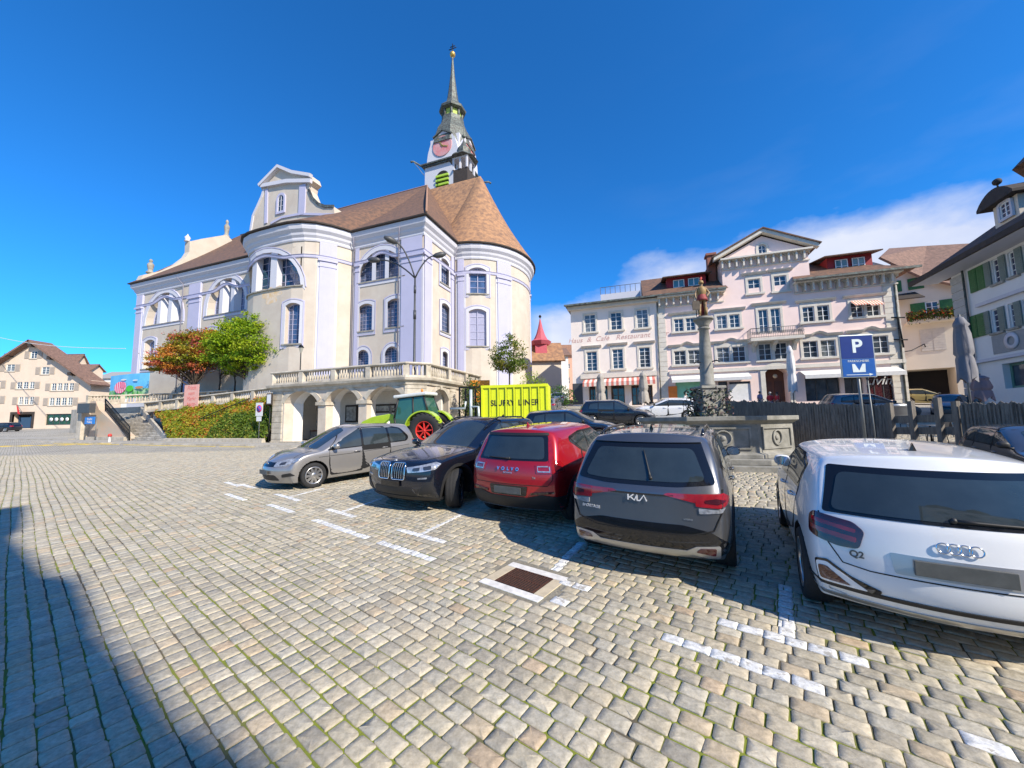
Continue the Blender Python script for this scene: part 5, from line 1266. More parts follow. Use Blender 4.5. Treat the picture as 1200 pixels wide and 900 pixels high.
for i, u in enumerate((213, 257, 275)):     # further trunks under the same canopy
    t_ = -2.2 if i != 1 else -3.0; w = chz(CH.pxs(u, t_, 450), t_)
    tree('maple_tree', ['thin trunk standing farthest left under the red crown', 'middle trunk standing between red and green crowns', 'slim trunk close behind the green tree'][i], (w.x, w.y, zR0+.5), 6.0, [(0, .8, 5.0, 1.6, 1.4, 1.2)], 26, 1500, colR if i == 0 else colG, .10, 20+i, .11, .5)
# ivy bank as leaves over an earth slope
ivy_e = MB(); IV = [(30.3, -10.4), (43.5, -10.4), (43.5, -6.9), (27.9, -6.9)]
def bank_z(s_, t_):
    k = (t_+10.4)/3.5; top = 4.0+.06*(s_-28); return .75+(top-.75)*min(1, max(0, k))**.62+.22*math.sin(s_*1.3)*math.sin(t_*1.7+s_*.4)+.35*noise.noise(Vector((s_*.9, t_*.9, 7)))
nS, nT = 36, 12; gvv = []
for j in range(nT+1):
    for i in range(nS+1):
        t_ = -10.5+3.7*j/nT; s0_ = 30.2+(sR1+.6-30.2)*.55*j/nT; s_ = s0_+(43.6-s0_)*i/nS; gvv.append((s_, t_, bank_z(s_, t_)-.12))
ivy_e.add(gvv, [(j*(nS+1)+i, j*(nS+1)+i+1, (j+1)*(nS+1)+i+1, (j+1)*(nS+1)+i) for j in range(nT) for i in range(nS)], smooth=True)
eb = ivy_e.build('bank_earth', mat('bank_soil', (.06, .05, .03), .95, var=.5), kind='structure'); eb.matrix_world = CH.M
rg = np.random.default_rng(12); P_, C_, Nn = [], [], []
for _ in range(26000):
    j = rg.random(); t_ = -10.55+3.75*j; s0_ = 30.15+(sR1+.6-30.15)*.55*j; s_ = s0_+(43.6-s0_)*rg.random(); z_ = bank_z(s_, t_)+abs(rg.normal())*.16
    nn_ = .5+.5*noise.noise(Vector((s_*.55, t_*.8, 3.1))); 
    P_.append((s_, t_, z_)); Nn.append((0, -.75, .66))
    left = s_ < 35.8+.0*t_ or bank_z(s_, t_) > 3.0
    k = rg.random()*.55+nn_*.6
    C_.append(((.34, .30, .02) if k > .62 else ((.46, .15, .03) if k > .38 and rg.random() < (.75 if nn_ > .52 else .2) else (.20, .25, .02))) if left else ((.30, .27, .04) if k > .75 else ((.13, .20, .02) if k > .42 else (.06, .11, .015))))
iv = leaves('ivy', P_, C_, .115, None, 4, Nn, .8, label='dense ivy and creeper in green, yellow and rust over the bank', cat='ivy', kind='stuff'); iv.matrix_world = CH.M
q = MB(); q.tube([(30.2, -10.2, 1.0), (33.8, -9.4, 3.0), (37.2, -7.6, 4.7)], .045, 6)
for i in range(30):
    k = i/29; s_ = 30.2+7*k; t_ = -10.2+(.8*k*2 if k < .5 else .8+1.8*(k-.5)*2); z_ = 1.0+3.7*k+.15*math.sin(math.pi*k); q.tube([(s_, t_, z_-1.0), (s_, t_, z_)], .018, 4)
ir = q.build('iron_railing', iron, label='thin iron railing climbing through the ivy beside the steps', cat='railing'); ir.matrix_world = CH.M
q = MB(); sweep(q, fm, [30.0, 34, 38, 43.6], [(-10.8, .3), (-10.8, .85), (-10.5, .9), (-10.4, .3)]); kb = q.build('low_wall', stone_w, label='low stone edging wall at the foot of the ivy bank', cat='wall'); kb.matrix_world = CH.M
# pavement with kerb and yellow lines
q = MB()
def gstrip(p, q_, w, h, z_off=0, n=20, side=1):
    """ground hugging raised strip from p to q_ (world xy), width w to the left"""
    a, b = Vector(p), Vector(q_); e = (b-a).normalized(); nn = Vector((-e.y, e.x))*w*side; m_ = MB(); vs = []
    for i in range(n+1):
        c = a.lerp(b, i/n)
        for d in (0, 1):
            x_, y_ = c+nn*d; vs += [(x_, y_, gz(x_, y_)-.1+z_off), (x_, y_, gz(x_, y_)+h+z_off)]
    fs = []
    for i in range(n):
        o_ = i*4; fs += [(o_+1, o_+5, o_+7, o_+3), (o_, o_+1, o_+3+0, o_+2)[:0] or (o_, o_+4, o_+5, o_+1), (o_+2, o_+3, o_+7, o_+6)]
    fs += [(0, 1, 3, 2), (n*4, n*4+2, n*4+3, n*4+1)]; m_.add(vs, fs); return m_
def chp(s_, t_): w = CH.M @ Vector((s_, t_, 0)); return (w.x, w.y)
gstrip(chp(10.5, -12.6), chp(60, -12.6), 1.9, .12).build('pavement', concrete, kind='structure')
gstrip(chp(10.5, -12.75), chp(60, -12.75), .15, .13).build('kerb', stone_w, kind='structure')
yel = mat('yellow_road_paint', (.72, .50, .05), .7, var=.25, vscale=3)
for a, b in ((16.5, 28), (29, 41.5), (42.2, 46)): gstrip(chp(a, -13.3), chp(b, -13.3), .2, .022).build('yellow_line', yel, kind='structure')
for i in range(7):
    p0 = g2(-8+i*24, 523.5-i*.6); e = Vector((.94, -.34)); c = Vector(p0)
    gstrip(c, c+e*1.7, .8, .022, n=4).build('crosswalk_stripe', yel, kind='structure')
gstrip(chp(-6, -12.2), chp(11, -10.2), 2.2, .12).build('pavement', concrete, kind='structure')
# lamps on the terrace
slm = mat('dark_lamp_steel', (.075, .078, .08), .5, .5)
lp = empty('street_lamp', None, 'tall grey street lamp with three curved arms over the arcade corner', 'street lamp'); s_, t_ = 57.2, -9.0
w = CH.M @ Vector((CH.pxs(485.5, t_, 420), t_, TZ)); lp.location = w
zb_ = zat(w.x, w.y, 326)-TZ; q = MB(); q.tube([(0, 0, 0), (0, 0, 1.4), (0, 0, 1.45), (0, 0, zb_*.6), (0, 0, zb_)], [.13, .12, .1, .09, .07], 12); q.tube([(0, 0, zb_*.62), (0, 0, zb_*.7)], .12, 12); q.tube([(0, 0, zb_*.86), (0, 0, zb_*.93)], .1, 12); q.build('pole', slm, lp)
for u, v in ((467, 290), (507, 299), (441, 301)):
    zz = zat(w.x, w.y, v)-TZ; xx = (u-485.5)/FPX*w.y*1.05; dep = {467: -.9, 507: .2, 441: .5}[u]
    q = MB(); P = []
    for i in range(9):
        k = i/8; P.append((xx*k, dep*k, zb_+(zz-zb_)*(1-(1-k)**1.9)))
    q.tube(P, .06, 8); ar = q.build('arm', slm, lp)
    d = Vector((xx, dep, .35)).normalized(); p = Vector(P[-1]); q = MB(); q.tube([p-d*.1, p+d*.15, p+d*.6, p+d*.95], [.09, .22, .26, .1], 8); q.build('lamp_head', plast_g, ar)
for (u, vb, vt, t_, nm) in ((352, 434, 404, -8.5, 'small old lantern on a thin post above the arcade'),):
    s_ = CH.pxs(u, t_, 430); w = CH.M @ Vector((s_, t_, TZ)); l2 = empty('lantern_post', None, nm, 'lantern', loc=w); zt_ = zat(w.x, w.y, vt)-TZ
    q = MB(); q.tube([(0, 0, 0), (0, 0, zt_-.75)], [.06, .045], 8); q.build('post', iron, l2)
    q = MB(); q.lathe([(.10, zt_-.72), (.22, zt_-.3), (.24, zt_-.28)], n=6, smooth=False); q.build('glass', mat('lantern_glass', (.35, .35, .3), .2), l2)
    q = MB(); q.lathe([(.28, zt_-.27), (.16, zt_-.08), (.03, zt_), (.02, zt_+.1)], n=6, smooth=False); q.build('cap', iron, l2)
# ================================================================== other houses round the square
def shutter(parent, x0, x1, z0, z1, m, t0=0):
    q = MB(); q.box(x0, x1, t0-.09, t0-.03, z0, z1); n = max(4, int((z1-z0)/.14))
    for i in range(n): z_ = z0+.08+(z1-z0-.16)*i/n; q.box(x0+.06, x1-.06, t0-.115, t0-.085, z_, z_+.05)
    return q.build('shutter', m, parent)
# ---- far left gabled house
LHc = ground(50, 502.5); LY = 80.0
p0 = depth(0, 500, LY)
LH = Frame(p0.x, p0.y, 1, .0, 0)
lh = empty('gabled_house', LH.M, 'broad beige gabled house with shuttered windows at the far left of the square', 'house')
ops = []; bsh = mat('beige_shutter', (.42, .36, .30), .8, var=.1); lfr = mat('brownish_window_frame', (.35, .3, .28), .7)
def lop(u0, u1, vt, vb): return op_px(LH, u0, u1, vb, vt)
rows = [[(35.3, 44, 411.3, 420, 1)], [(6.7, 18, 427, 435, 1), (48, 58.5, 430, 438.5, 1)], [(-12, 1, 446, 455, 2), (19, 41, 447.5, 455.5, 3), (59.5, 87, 449, 457.5, 4)], [(-12, 0, 464, 473, 2), (21, 40, 465, 474, 3), (57, 85.5, 466, 475, 4)]]
for r_ in rows:
    for (u0, u1, vt, vb, n) in r_:
        a, b, c, d = lop(u0, u1, vt, vb); w = (b-a)/n; first = None
        for i in range(n):
            o = (a+i*w+.12, a+(i+1)*w-.12, c, d); ops.append(o); f = window(lh, fm, o, .15, frame_w, pane_dark if (i*7+int(u0)) % 3 else curtain, (1, 2), .09, .05); first = first or f
        q = MB(); q.box(a-.1, b+.1, -.12, .02, c-.18, c); q.build('sill', stone_w, first)
        sw = 1.0; shutter(lh, a-sw-.1, a-.08, c, d, bsh); shutter(lh, b+.08, b+sw+.1, c, d, bsh)
do = lop(14, 37, 485.5, 502); ops.append((*do, 'flat', 0, 1.2)); q = MB(); q.box(do[0], do[1], 1.0, 1.1, do[2], do[3]); q.build('entrance', dark_in, lh); 
q = MB(); a, b, c, d = lop(19, 31, 489, 501.5); q.box(a, b, .6, .7, c, d); q.box(a-.2, a, .5, .8, c, d+.2); q.box(b, b+.2, .5, .8, c, d+.2); q.build('door', mat('blue_glass_door', (.03, .06, .12), .1), lh)
q = MB(); q.box(do[0]-.5, do[0], -.06, .3, do[2], do[3]+.5); q.box(do[1], do[1]+.5, -.06, .3, do[2], do[3]+.5); q.box(do[0], do[1], -.06, .3, do[3], do[3]+.5); q.build('portal', wood_d, lh)
so = lop(53, 84, 485, 498); ops.append((*so, 'flat', 0, .3)); w_ = window(lh, fm, (*so, 'flat'), .3, plast_g, mat('green_shop_glass', (.02, .09, .04), .1, var=.7, vscale=.8, spec=.8), (3, 0), .15, .1, name='shop_window')
q = MB(); a, b, c, d = lop(56, 81, 490, 493); 
for i in range(4): q.lathe([(.001, .08), (.4, .08), (.4, .12)], (a+(b-a)*(i+.5)/4, 0, (c+d)/2), n=12, ax='y')
q.build('window_logo', white_board, w_)
gl_ = lambda u, v: LH.px(u, v)
zbase = gl_(50, 503)[1]; xr = gl_(104, 480)[0]; ap = gl_(41, 399); er = gl_(112, 449); xl = 2*ap[0]-xr
zer = ap[1]-(ap[1]-er[1])*(xr-ap[0])/(er[0]-ap[0])
w_ = MB(); wall(w_, fm, xl, xr, zbase-1.5, zer-.05, [o for o in ops if o[3] < zer-.05], .15, ds=50)
gop = [o for o in ops if o[3] >= zer-.05]
# gable triangle in strips with the openings left out
def gable_fill(mb, x0, x1, zb, apex, gops):
    zs = sorted({zb}|{o[2] for o in gops}|{o[3] for o in gops}|{apex[1]})
    xf = lambda z_: (x0+(apex[0]-x0)*(z_-zb)/(apex[1]-zb), x1+(apex[0]-x1)*(z_-zb)/(apex[1]-zb))
    for za, zc in zip(zs, zs[1:]):
        cut = sorted([o for o in gops if o[2] < (za+zc)/2 < o[3]]); la, ra = xf(za); lc, rc = xf(zc); L = [(la, lc)]
        for o in cut: mb.add([(L[-1][0], 0, za), (o[0], 0, za), (o[0], 0, zc), (L[-1][1], 0, zc)], [(0, 1, 2, 3)]); L.append((o[1], o[1]))
        mb.add([(L[-1][0], 0, za), (ra, 0, za), (rc, 0, zc), (L[-1][1], 0, zc)], [(0, 1, 2, 3)])
spl = [o for o in ops if o[2] < zer-.05 <= o[3]]
gable_fill(w_, xl, xr, zer-.05, (ap[0], ap[1]-.6), [(o[0], o[1], max(o[2], zer-.05), o[3]) for o in gop])
for o in gop:
    w_.add([(o[0], 0, o[2]), (o[1], 0, o[2]), (o[1], 0, o[3]), (o[0], 0, o[3]), (o[0], .15, o[2]), (o[1], .15, o[2]), (o[1], .15, o[3]), (o[0], .15, o[3])], [(0, 1, 5, 4), (1, 2, 6, 5), (2, 3, 7, 6), (3, 0, 4, 7)])
w_.add([(xl, 0, zbase-1.5), (xl, 6.5, zbase-1.5), (xr, 6.5, zbase-1.5), (xr, 0, zbase-1.5), (xl, 0, zer), (xl, 6.5, zer), (xr, 6.5, zer), (xr, 0, zer)], [(0, 1, 5, 4), (1, 2, 6, 5), (2, 3, 7, 6)])
w_.build('wall', creamw, lh)
q = MB(); ex = er[0]+.3
for sg in (-1, 1):
    xe = ex if sg > 0 else 2*ap[0]-ex; slab(q, [(xe, -1.2, er[1]-.3), (ap[0], -1.2, ap[1]), (ap[0], 3, ap[1]), (xe, 3, er[1]-.3)], .35)
q.build('roof', mat('brown_tile_roof', (.24, .14, .10), .9, vscale=3, bump=.6, bscale=8, col2=(.13, .08, .06)), lh)
for u, v in ((87, 438.5), (63, 420), (14, 417), (41, 405)):
    x_, z_ = gl_(u, v); q = MB(); q.box(x_-.35, x_+.35, -1.0, .0, z_-.35, z_+.35); q.build('beam_end', wood_d, lh)
q = MB(); x_, z_ = gl_(29, 479.5); q.tube([(x_-.2, -.05, z_-.9), (x_-.6, -.9, z_+1.0)], .04, 5); fo_ = q.build('flagpole', grey_pole, lh)
q = MB(); q.add([(x_-.7, -.9, z_+1.0), (x_-.1, -.95, z_+.3), (x_+.3, -.9, z_-1.2), (x_-.4, -.8, z_-.9)], [(0, 1, 2, 3)]); q.build('flag', mat('red_flag', (.7, .03, .03), .7), fo_)
q = MB(); c0, c1 = depth(-20, 391, 78), depth(147, 408.5, 56); q.tube([c0.lerp(c1, i/10)-Vector((0, 0, .9*math.sin(math.pi*i/10))) for i in range(11)], .045, 5); q.build('overhead_cable', white_board, label='thin pale cable strung from the gabled house to the church', cat='cable')
# roofs behind the left house
def small_house(name, label, u0, u1, vbase, veave, vridge, Y, wallm, roofm, cat='house', wins=(), ridge='x', dp=10, group=None, over=.5):
    c0, c1 = depth(u0, vbase, Y), depth(u1, vbase, Y); fr = Frame(c0.x, c0.y, 1, 0, 0); r_ = empty(name, fr.M, label, cat, group)
    W_ = c1.x-c0.x; um = (u0+u1)/2; z0 = depth(um, vbase, Y).z; ze = depth(um, veave, Y).z; zr = depth(um, vridge, Y+dp/2 if ridge == 'x' else Y).z
    os_ = []
    for (a, b, vb, vt) in wins: o = op_px(fr, a, b, vb, vt); os_.append(o); window(r_, fm, o, .15, frame_w, pane_dark, (1, 1), .09, .06)
    q = MB(); wall(q, fm, 0, W_, z0-2, ze, os_, .15, ds=60); q.add([(0, 0, z0-2), (0, dp, z0-2), (W_, dp, z0-2), (W_, 0, z0-2), (0, 0, ze), (0, dp, ze), (W_, dp, ze), (W_, 0, ze)], [(0, 1, 5, 4), (1, 2, 6, 5), (2, 3, 7, 6)])
    if ridge == 'x':
        for x_ in (0, W_): q.add([(x_, 0, ze), (x_, dp, ze), (x_, dp/2, zr-.2)], [(0, 1, 2)])
    else: 
        for t_ in (0, dp): q.add([(0, t_, ze), (W_, t_, ze), (W_/2, t_, zr-.2)], [(0, 1, 2)])
    q.build('wall', wallm, r_)
    q = MB()
    if ridge == 'x': slab(q, [(-over, -over, ze-.1), (W_+over, -over, ze-.1), (W_+over, dp/2, zr), (-over, dp/2, zr)], .2); slab(q, [(-over, dp+over, ze-.1), (W_+over, dp+over, ze-.1), (W_+over, dp/2, zr+.01), (-over, dp/2, zr+.01)], .2)
    else: slab(q, [(-over, -over, ze-.2), (W_/2, -over, zr), (W_/2, dp+over, zr), (-over, dp+over, ze-.2)], .2); slab(q, [(W_+over, -over, ze-.2), (W_/2, -over, zr+.01), (W_/2, dp+over, zr+.01), (W_+over, dp+over, ze-.2)], .2)
    q.build('roof', roofm, r_); return r_, fr
tile_b = MATS['brown_tile_roof']; tile_r = mat('red_brown_tile', (.33, .17, .10), .9, vscale=3, bump=.6, bscale=8, col2=(.20, .11, .07))
small_house('house', 'brown roof with a chimney rising behind the far left gabled house', 62, 84, 470, 428, 415, 100, creamw, tile_b, dp=3)
small_house('house', 'lower brown roofed house tucked behind the far left gable end', 84, 103, 470, 434, 427, 98, creamw, tile_b, dp=3)
small_house('house', 'pale grey roofed building showing between the gabled house and the church', 108, 148, 480, 443, 436, 115, greyw, mat('grey_roof', (.3, .29, .28), .9))
# ---- beige balcony house between the inn and the right hand house
BP0 = depth(1028, 420, 44); BFm = Frame(BP0.x, BP0.y, .80, -.60, 0)
bh = empty('balcony_house', BFm.M, 'pale cream house with flower balcony, roller shutters and green shutters behind the inn corner', 'house')
bx = lambda u, v: BFm.px(u, v)
xa, xb = 0.0, bx(1150, 400)[0]; ops = []
def bop(u0, u1, vt, vb, **k):
    o = op_px(BFm, u0, u1, vb, vt); ops.append(o); f = window(bh, fm, o, .15, frame_w, pane_dark, (1, 2), .09, .05); return o
o = bop(1057, 1063, 328, 341); shutter(bh, o[0]-1.0, o[0]-.05, o[2], o[3], green_s); shutter(bh, o[1]+.05, o[1]+1.3, o[2], o[3], green_s)
o = bop(1085, 1101, 353, 372); shutter(bh, o[0]-1.2, o[0]-.05, o[2], o[3], green_s); shutter(bh, o[1]+.05, o[1]+1.2, o[2], o[3], green_s)
ztl, ztr = bx(1030, 304)[1], bx(1128, 335)[1]
g_o = op_px(BFm, 1060, 1122, 468, 432); gop = (g_o[0], g_o[1], 0, g_o[3], 'flat', 0, 3.0); ops.append(gop)
w_ = MB(); wall(w_, fm, xa, xb, -1, ztr, ops, .15, ds=60)
w_.add([(xa, 0, ztr), (xb, 0, ztr), (bx(1078, 322)[0], 0, bx(1078, 322)[1]), (xa+.3, 0, ztl)], [(0, 1, 2, 3)])
w_.add([(xa, 0, -1), (xa, 14, -1), (xb, 14, -1), (xb, 0, -1), (xa, 0, ztr), (xa, 14, ztr), (xb, 14, ztr), (xb, 0, ztr)], [(0, 1, 5, 4), (1, 2, 6, 5), (2, 3, 7, 6)]); w_.add([(xa, 0, ztr), (xa, 14, ztr), (xa+.3, 14, ztl), (xa+.3, 0, ztl)], [(0, 1, 2, 3)]); w_.build('wall', palew, bh)
q = MB(); fr_p = [BFm.px(u, v, -1.0) for u, v in ((1031, 301), (1080, 324), (1138, 338))]; bk_p = [BFm.px(u, v, 7.5) for u, v in ((1042, 291), (1086, 288), (1140, 285))]
for i in range(2): a, b, c, d = fr_p[i], fr_p[i+1], bk_p[i+1], bk_p[i]; slab(q, [(a[0], -1.0, a[1]), (b[0], -1.0, b[1]), (c[0], 7.5, c[1]), (d[0], 7.5, d[1])], .25); slab(q, [(d[0], 7.5, d[1]), (c[0], 7.5, c[1]), (c[0]+1, 15, ztr), (d[0]+1, 15, ztr)], .2)
q.build('roof', tile_b, bh)
q = MB(); q.box(gop[0], gop[1], 2.8, 3.0, 0, gop[3]); q.build('arcade_back', dark_in, bh)
a, b, c, d = op_px(BFm, 1078, 1108, 411, 385); q = MB(); q.box(a, b, -.05, .01, c, d)
for i in range(9): z_ = c+(d-c)*i/9; q.box(a+.05, (a+b)/2-.05, -.075, -.045, z_+.03, z_+(d-c)/9-.02); q.box((a+b)/2+.05, b-.05, -.075, -.045, z_+.03, z_+(d-c)/9-.02)
q.build('roller_shutter', mat('cream_roller_shutter', (.55, .50, .43), .7), bh)
zb1, zb2 = bx(1062, 384)[1], bx(1127, 368)[1]; xba, xbb = bx(1060, 384)[0], bx(1128, 370)[0]; zb_ = (zb1+zb2)/2
q = MB(); q.box(xba, xbb, -1.4, 0, zb_-.25, zb_); bl = q.build('balcony', palew, bh)
q = MB()
for i in range(28): x_ = xba+.05+(xbb-xba-.1)*i/27; q.tube([(x_, -1.35, zb_), (x_, -1.35, zb_+1.0)], .03, 4)
q.tube([(xba, -1.35, zb_+1.0), (xbb, -1.35, zb_+1.0)], .04, 5); q.build('railing', iron, bl)
rg = np.random.default_rng(3); P_ = []; C_ = []
for _ in range(1500):
    P_.append((xba+(xbb-xba)*rg.random(), -1.5+rg.normal()*.12, zb_+.5+rg.normal()*.28)); C_.append([(.06, .12, .02), (.10, .05, .03), (.5, .08, .04), (.5, .35, .05)][rg.choice(4, p=[.5, .3, .12, .08])])
fl = leaves('flower_boxes', P_, C_, .12, bl, 3)
x_, z_ = bx(1058, 350); q = MB(); slab(q, [(x_-2.4, -1.8, z_-.3), (x_+1.4, -1.8, z_-.5), (x_+1.0, 0, z_+.6), (x_-2.4, 0, z_+.6)], .1); q.build('porch_roof', wood_d, bh)
# wrought iron street lantern reaching out
x_, z_ = bx(1085, 409); q = MB(); q.tube([(x_, 0, z_+.2), (x_-.2, -.6, z_+.5), (x_-1.4, -1.5, z_-.2), (x_-3.0, -2.4, z_-.5)], .05, 6); hl = q.build('hanging_lantern', iron, label='wrought iron bracket lantern with grey hood on the cream house', cat='lantern'); hl.matrix_world = BFm.M
q = MB(); c = (x_-3.6, -2.7, z_-.9); q.lathe([(.1, .7), (.45, .45), (.75, .1), (.7, -.1), (.35, -.35), (.05, -.45)], c, n=14); q.build('lamp_hood', mat('grey_lamp_hood', (.2, .22, .24), .5), hl)

# ---- right hand house with green shutters
GP = depth(1127, 420, 27.0); GH = Frame(GP.x, GP.y, -.375, -.927, 0)
gh = empty('shuttered_house', GH.M, 'tall white house with green shutters, deep eaves and onion dormer at the right edge', 'house')
gx = lambda u, v, t=0: GH.px(u, v, t); ops = []
gsh = mat('grey_green_shutter', (.17, .22, .20), .7); grn_t = mat('window_green_tint', (.05, .05, .09), .1, spec=.8)
def gwin(u0, u1, vt, vb, m1=None):
    a, b = gx(u0, (vt+vb)/2)[0], gx(u1, (vt+vb)/2)[0]; um = (u0+u1)/2; c, d = gx(um, vb)[1], gx(um, vt)[1]
    o = (a, b, c, d); ops.append(o); f = window(gh, fm, o, .16, frame_w, grn_t, (1, 3), .07, .04)
    q = MB(); q.box(a-.12, b+.12, -.14, .02, c-.14, c); q.build('sill', stone_g, f)
    return o
W1 = gwin(1162.5, 1174.5, 302, 332); W2 = gwin(1181.5, 1192.5, 293.5, 324); W3 = gwin(1162, 1175, 361, 389.5); W4 = gwin(1182, 1193, 354.5, 384)
dw = (W1[1]-W1[0])*.62; pitch_ = (W2[0]+W2[1])/2-(W1[0]+W1[1])/2
for i in range(2, 5):
    for Wn in (W1, W3): o = (Wn[0]+pitch_*i, Wn[1]+pitch_*i, Wn[2], Wn[3]); ops.append(o); window(gh, fm, o, .16, frame_w, grn_t, (1, 3), .07, .04)
for Wn in (W1, W3):
    for i in range(5):
        a, b = Wn[0]+pitch_*i, Wn[1]+pitch_*i
        shutter(gh, a-dw-.05, a-.05, Wn[2], Wn[3], gsh if i != 4 else green_s)
    q = gx(1137.5, 330 if Wn is W1 else 380)[0]; q1 = gx(1156.5, 330 if Wn is W1 else 380)[0]
    shutter(gh, q, q+(q1-q)*.48, Wn[2], Wn[3], green_s); shutter(gh, q+(q1-q)*.52, q1, Wn[2], Wn[3], green_s)
gw0 = op_px(GH, 1175, 1215, 452, 424); gw0 = (gx(1176, 440)[0], gx(1176, 440)[0]+5.5, gx(1185, 455)[1], gx(1185, 425)[1]); ops.append((*gw0, 'flat', 0, .4)); window(gh, fm, gw0, .4, mat('green_shop_frame', (.10, .22, .17), .6), pane_dark, (3, 0), .15, .1, name='shop_window')
GW = 16.0; zge = gx(1127, 322, 0)[1]
zge = gx(1140, 312)[1]
w_ = MB(); wall(w_, fm, 0, GW, 0, zge+.3, ops, .16, ds=60); w_.add([(0, 0, 0), (0, 12, 0), (GW, 12, 0), (GW, 0, 0), (0, 0, zge+.3), (0, 12, zge+.3), (GW, 12, zge+.3), (GW, 0, zge+.3)], [(0, 1, 5, 4), (1, 2, 6, 5), (2, 3, 7, 6)]); w_.build('wall', greyw, gh)
cq = gx(1140, 400)[0]; q = MB(); z_ = 1.0; k = 0
while z_ < zge-.2: q.box(-.04, cq, -.07, .02, z_+.03, z_+.55); z_ += .58; k += 1
q.build('quoin_strip', mat('grey_quoin', (.42, .42, .40), .9), gh)
q = MB(); q.tube([(cq+.15, -.15, zge), (cq+.15, -.15, 1.5)], .07, 6); q.build('rain_pipe', copper, gh)
zl_ = gx(1160, 352)[1]; q = MB(); q.box(gx(1147, 355)[0], GW, -.22, .01, zl_-.22, zl_); q.build('string_course', whitep, gh)
zl_ = gx(1160, 421)[1]; q = MB(); q.box(-.05, GW, -.22, .01, zl_-.15, zl_+.05); q.build('string_course', whitep, gh)
a, z_ = gx(1164, 404); b = gx(1190, 402)[0]; q = MB(); q.box(a, b+4, -.05, .01, z_-.65, z_+.55); pn = q.build('frieze_panel', mat('grey_panel', (.30, .31, .31), .8), gh)
xm, zm_ = gx(1187.5, 399); q = MB(); q.lathe([(.28, -.07), (.52, -.07), (.52, -.12), (.28, -.12)], (xm, 0, zm_), n=24, ax='y', cap=False); q.build('medallion', whitep, pn)
# eave and roof
q = MB(); oh = 1.5
q.box(-oh, GW, -oh, .0, zge-.02, zge+.16); q.build('eave_soffit', whitep, gh)
q = MB(); q.box(-oh-.1, GW, -oh-.16, -oh, zge-.0, zge+.35); q.build('gutter', wood_d, gh)
zgr = zge+6.5; q = MB()
def hippt(x_, t_, z_): return (x_, t_, z_)
q.add([(-oh-.1, -oh-.1, zge+.17), (GW, -oh-.1, zge+.17), (GW, 6, zgr), (7.5, 6, zgr)], [(0, 1, 2, 3)]); q.add([(-oh-.1, -oh-.1, zge+.17), (-oh-.1, 14, zge+.17), (7.5, 6, zgr)], [(0, 1, 2)]); q.add([(-oh-.1, 14, zge+.17), (GW, 14, zge+.17), (GW, 6, zgr), (7.5, 6, zgr)], [(0, 1, 2, 3)]); q.build('roof', tile_d, gh)
# onion topped dormer
a, c = gx(1166, 262, .4); b = gx(1196, 255, .4)[0]; d = gx(1180, 232, .4)[1]; q = MB(); q.box(a, b, .4, 4, zge+.2, d); dm = q.build('dormer', palew, gh)
dmp = lambda q_, z_, dd: (q_, .4+dd-.1, z_); wa, wb = gx(1174, 245, .4)[0], gx(1187, 243, .4)[0]; wz0, wz1 = gx(1180, 255, .4)[1], gx(1180, 236, .4)[1]
op = (wa, wb, wz0, wz1, 'seg'); f = window(dm, dmp, op, .09, frame_w, grn_t, (1, 2), .07, .04); q = MB(); band(q, dmp, op, .15, .08, -.05); q.build('surround', whitep, f)
q = MB(); n_ = 10; P = [((a-.5)+(b-a+1)*i/n_, d+.05+.75*math.sin(math.pi*i/n_)**.8) for i in range(n_+1)]
q.prism(P+[(b+.5, d-.12), (a-.5, d-.12)], -.1, 4.2, lambda p, h: (p[0], h, p[1])); rf_ = q.build('dormer_roof', wood_d, dm); q = MB(); xk = a+.1; q.tube([((a+b)/2, .2, d+.7), ((a+b)/2, .2, d+1.1)], .05, 6); q.ball(((a+b)/2, .2, d+1.25), .22, 10, 8); q.build('finial', wood_d, dm)
# upper turret roof at the frame edge
tx, tz_ = gx(1193, 208, 3.0); q = MB(); q.lathe([(2.2, tz_-.2), (2.9, tz_), (2.3, tz_+.7), (1.5, tz_+1.8), (.9, tz_+3.2), (.3, tz_+4.6), (.05, tz_+5.5)], (tx+2.4, 4.6, 0), n=8, a0=R(22.5), smooth=False); q.build('turret_roof', tile_d, gh)
q = MB(); q.box(tx+.9, tx+4, 3.2, 6, zge+1, tz_-.1); q.build('turret_wall', greyw, gh)

# ---- chapel with red spire and the lane between church and inn
ch_, cfr = small_house('chapel', 'white chapel with brown roof and thin pink spire seen in the lane', 621, 659, 470, 422.5, 402, 62, palew, tile_o, 'chapel', dp=9, over=.6)
sp0 = depth(634, 410, 64); q = MB(); w_ = cfr.M.inverted() @ sp0
q.box(w_.x-1.0, w_.x+1.0, w_.z*0+1.5, 3.5, w_.z-2, depth(634, 402, 64).z); q.build('spire_base', mat('pink_shingle', (.50, .10, .13), .8), ch_)
q = MB(); zq = lambda v: depth(634, v, 64).z; q.lathe([(1.5, zq(404)), (1.9, zq(400)), (1.2, zq(397)), (.75, zq(391)), (.4, zq(383)), (.08, zq(373))], (w_.x, 2.5, 0), n=8, smooth=False); q.build('spire', MATS['pink_shingle'], ch_)
q = MB(); q.tube([(w_.x, 2.5, zq(374)), (w_.x, 2.5, zq(368))], .06, 5); q.ball((w_.x, 2.5, zq(370)), .25, 8, 6); q.build('finial', iron, ch_)
small_house('house', 'small grey house with brown roof beside the chapel', 655, 667, 462, 416, 408, 70, greyw, tile_b, wins=[(658, 663, 424, 418)])
small_house('house', 'narrow pink and orange house end in the lane left of the inn', 661, 676, 478, 416, 404, 78, mat('salmon_stucco', (.62, .35, .25), .9), tile_r, wins=[(664, 668, 432, 426), (664, 668, 450, 442)], ridge='x')
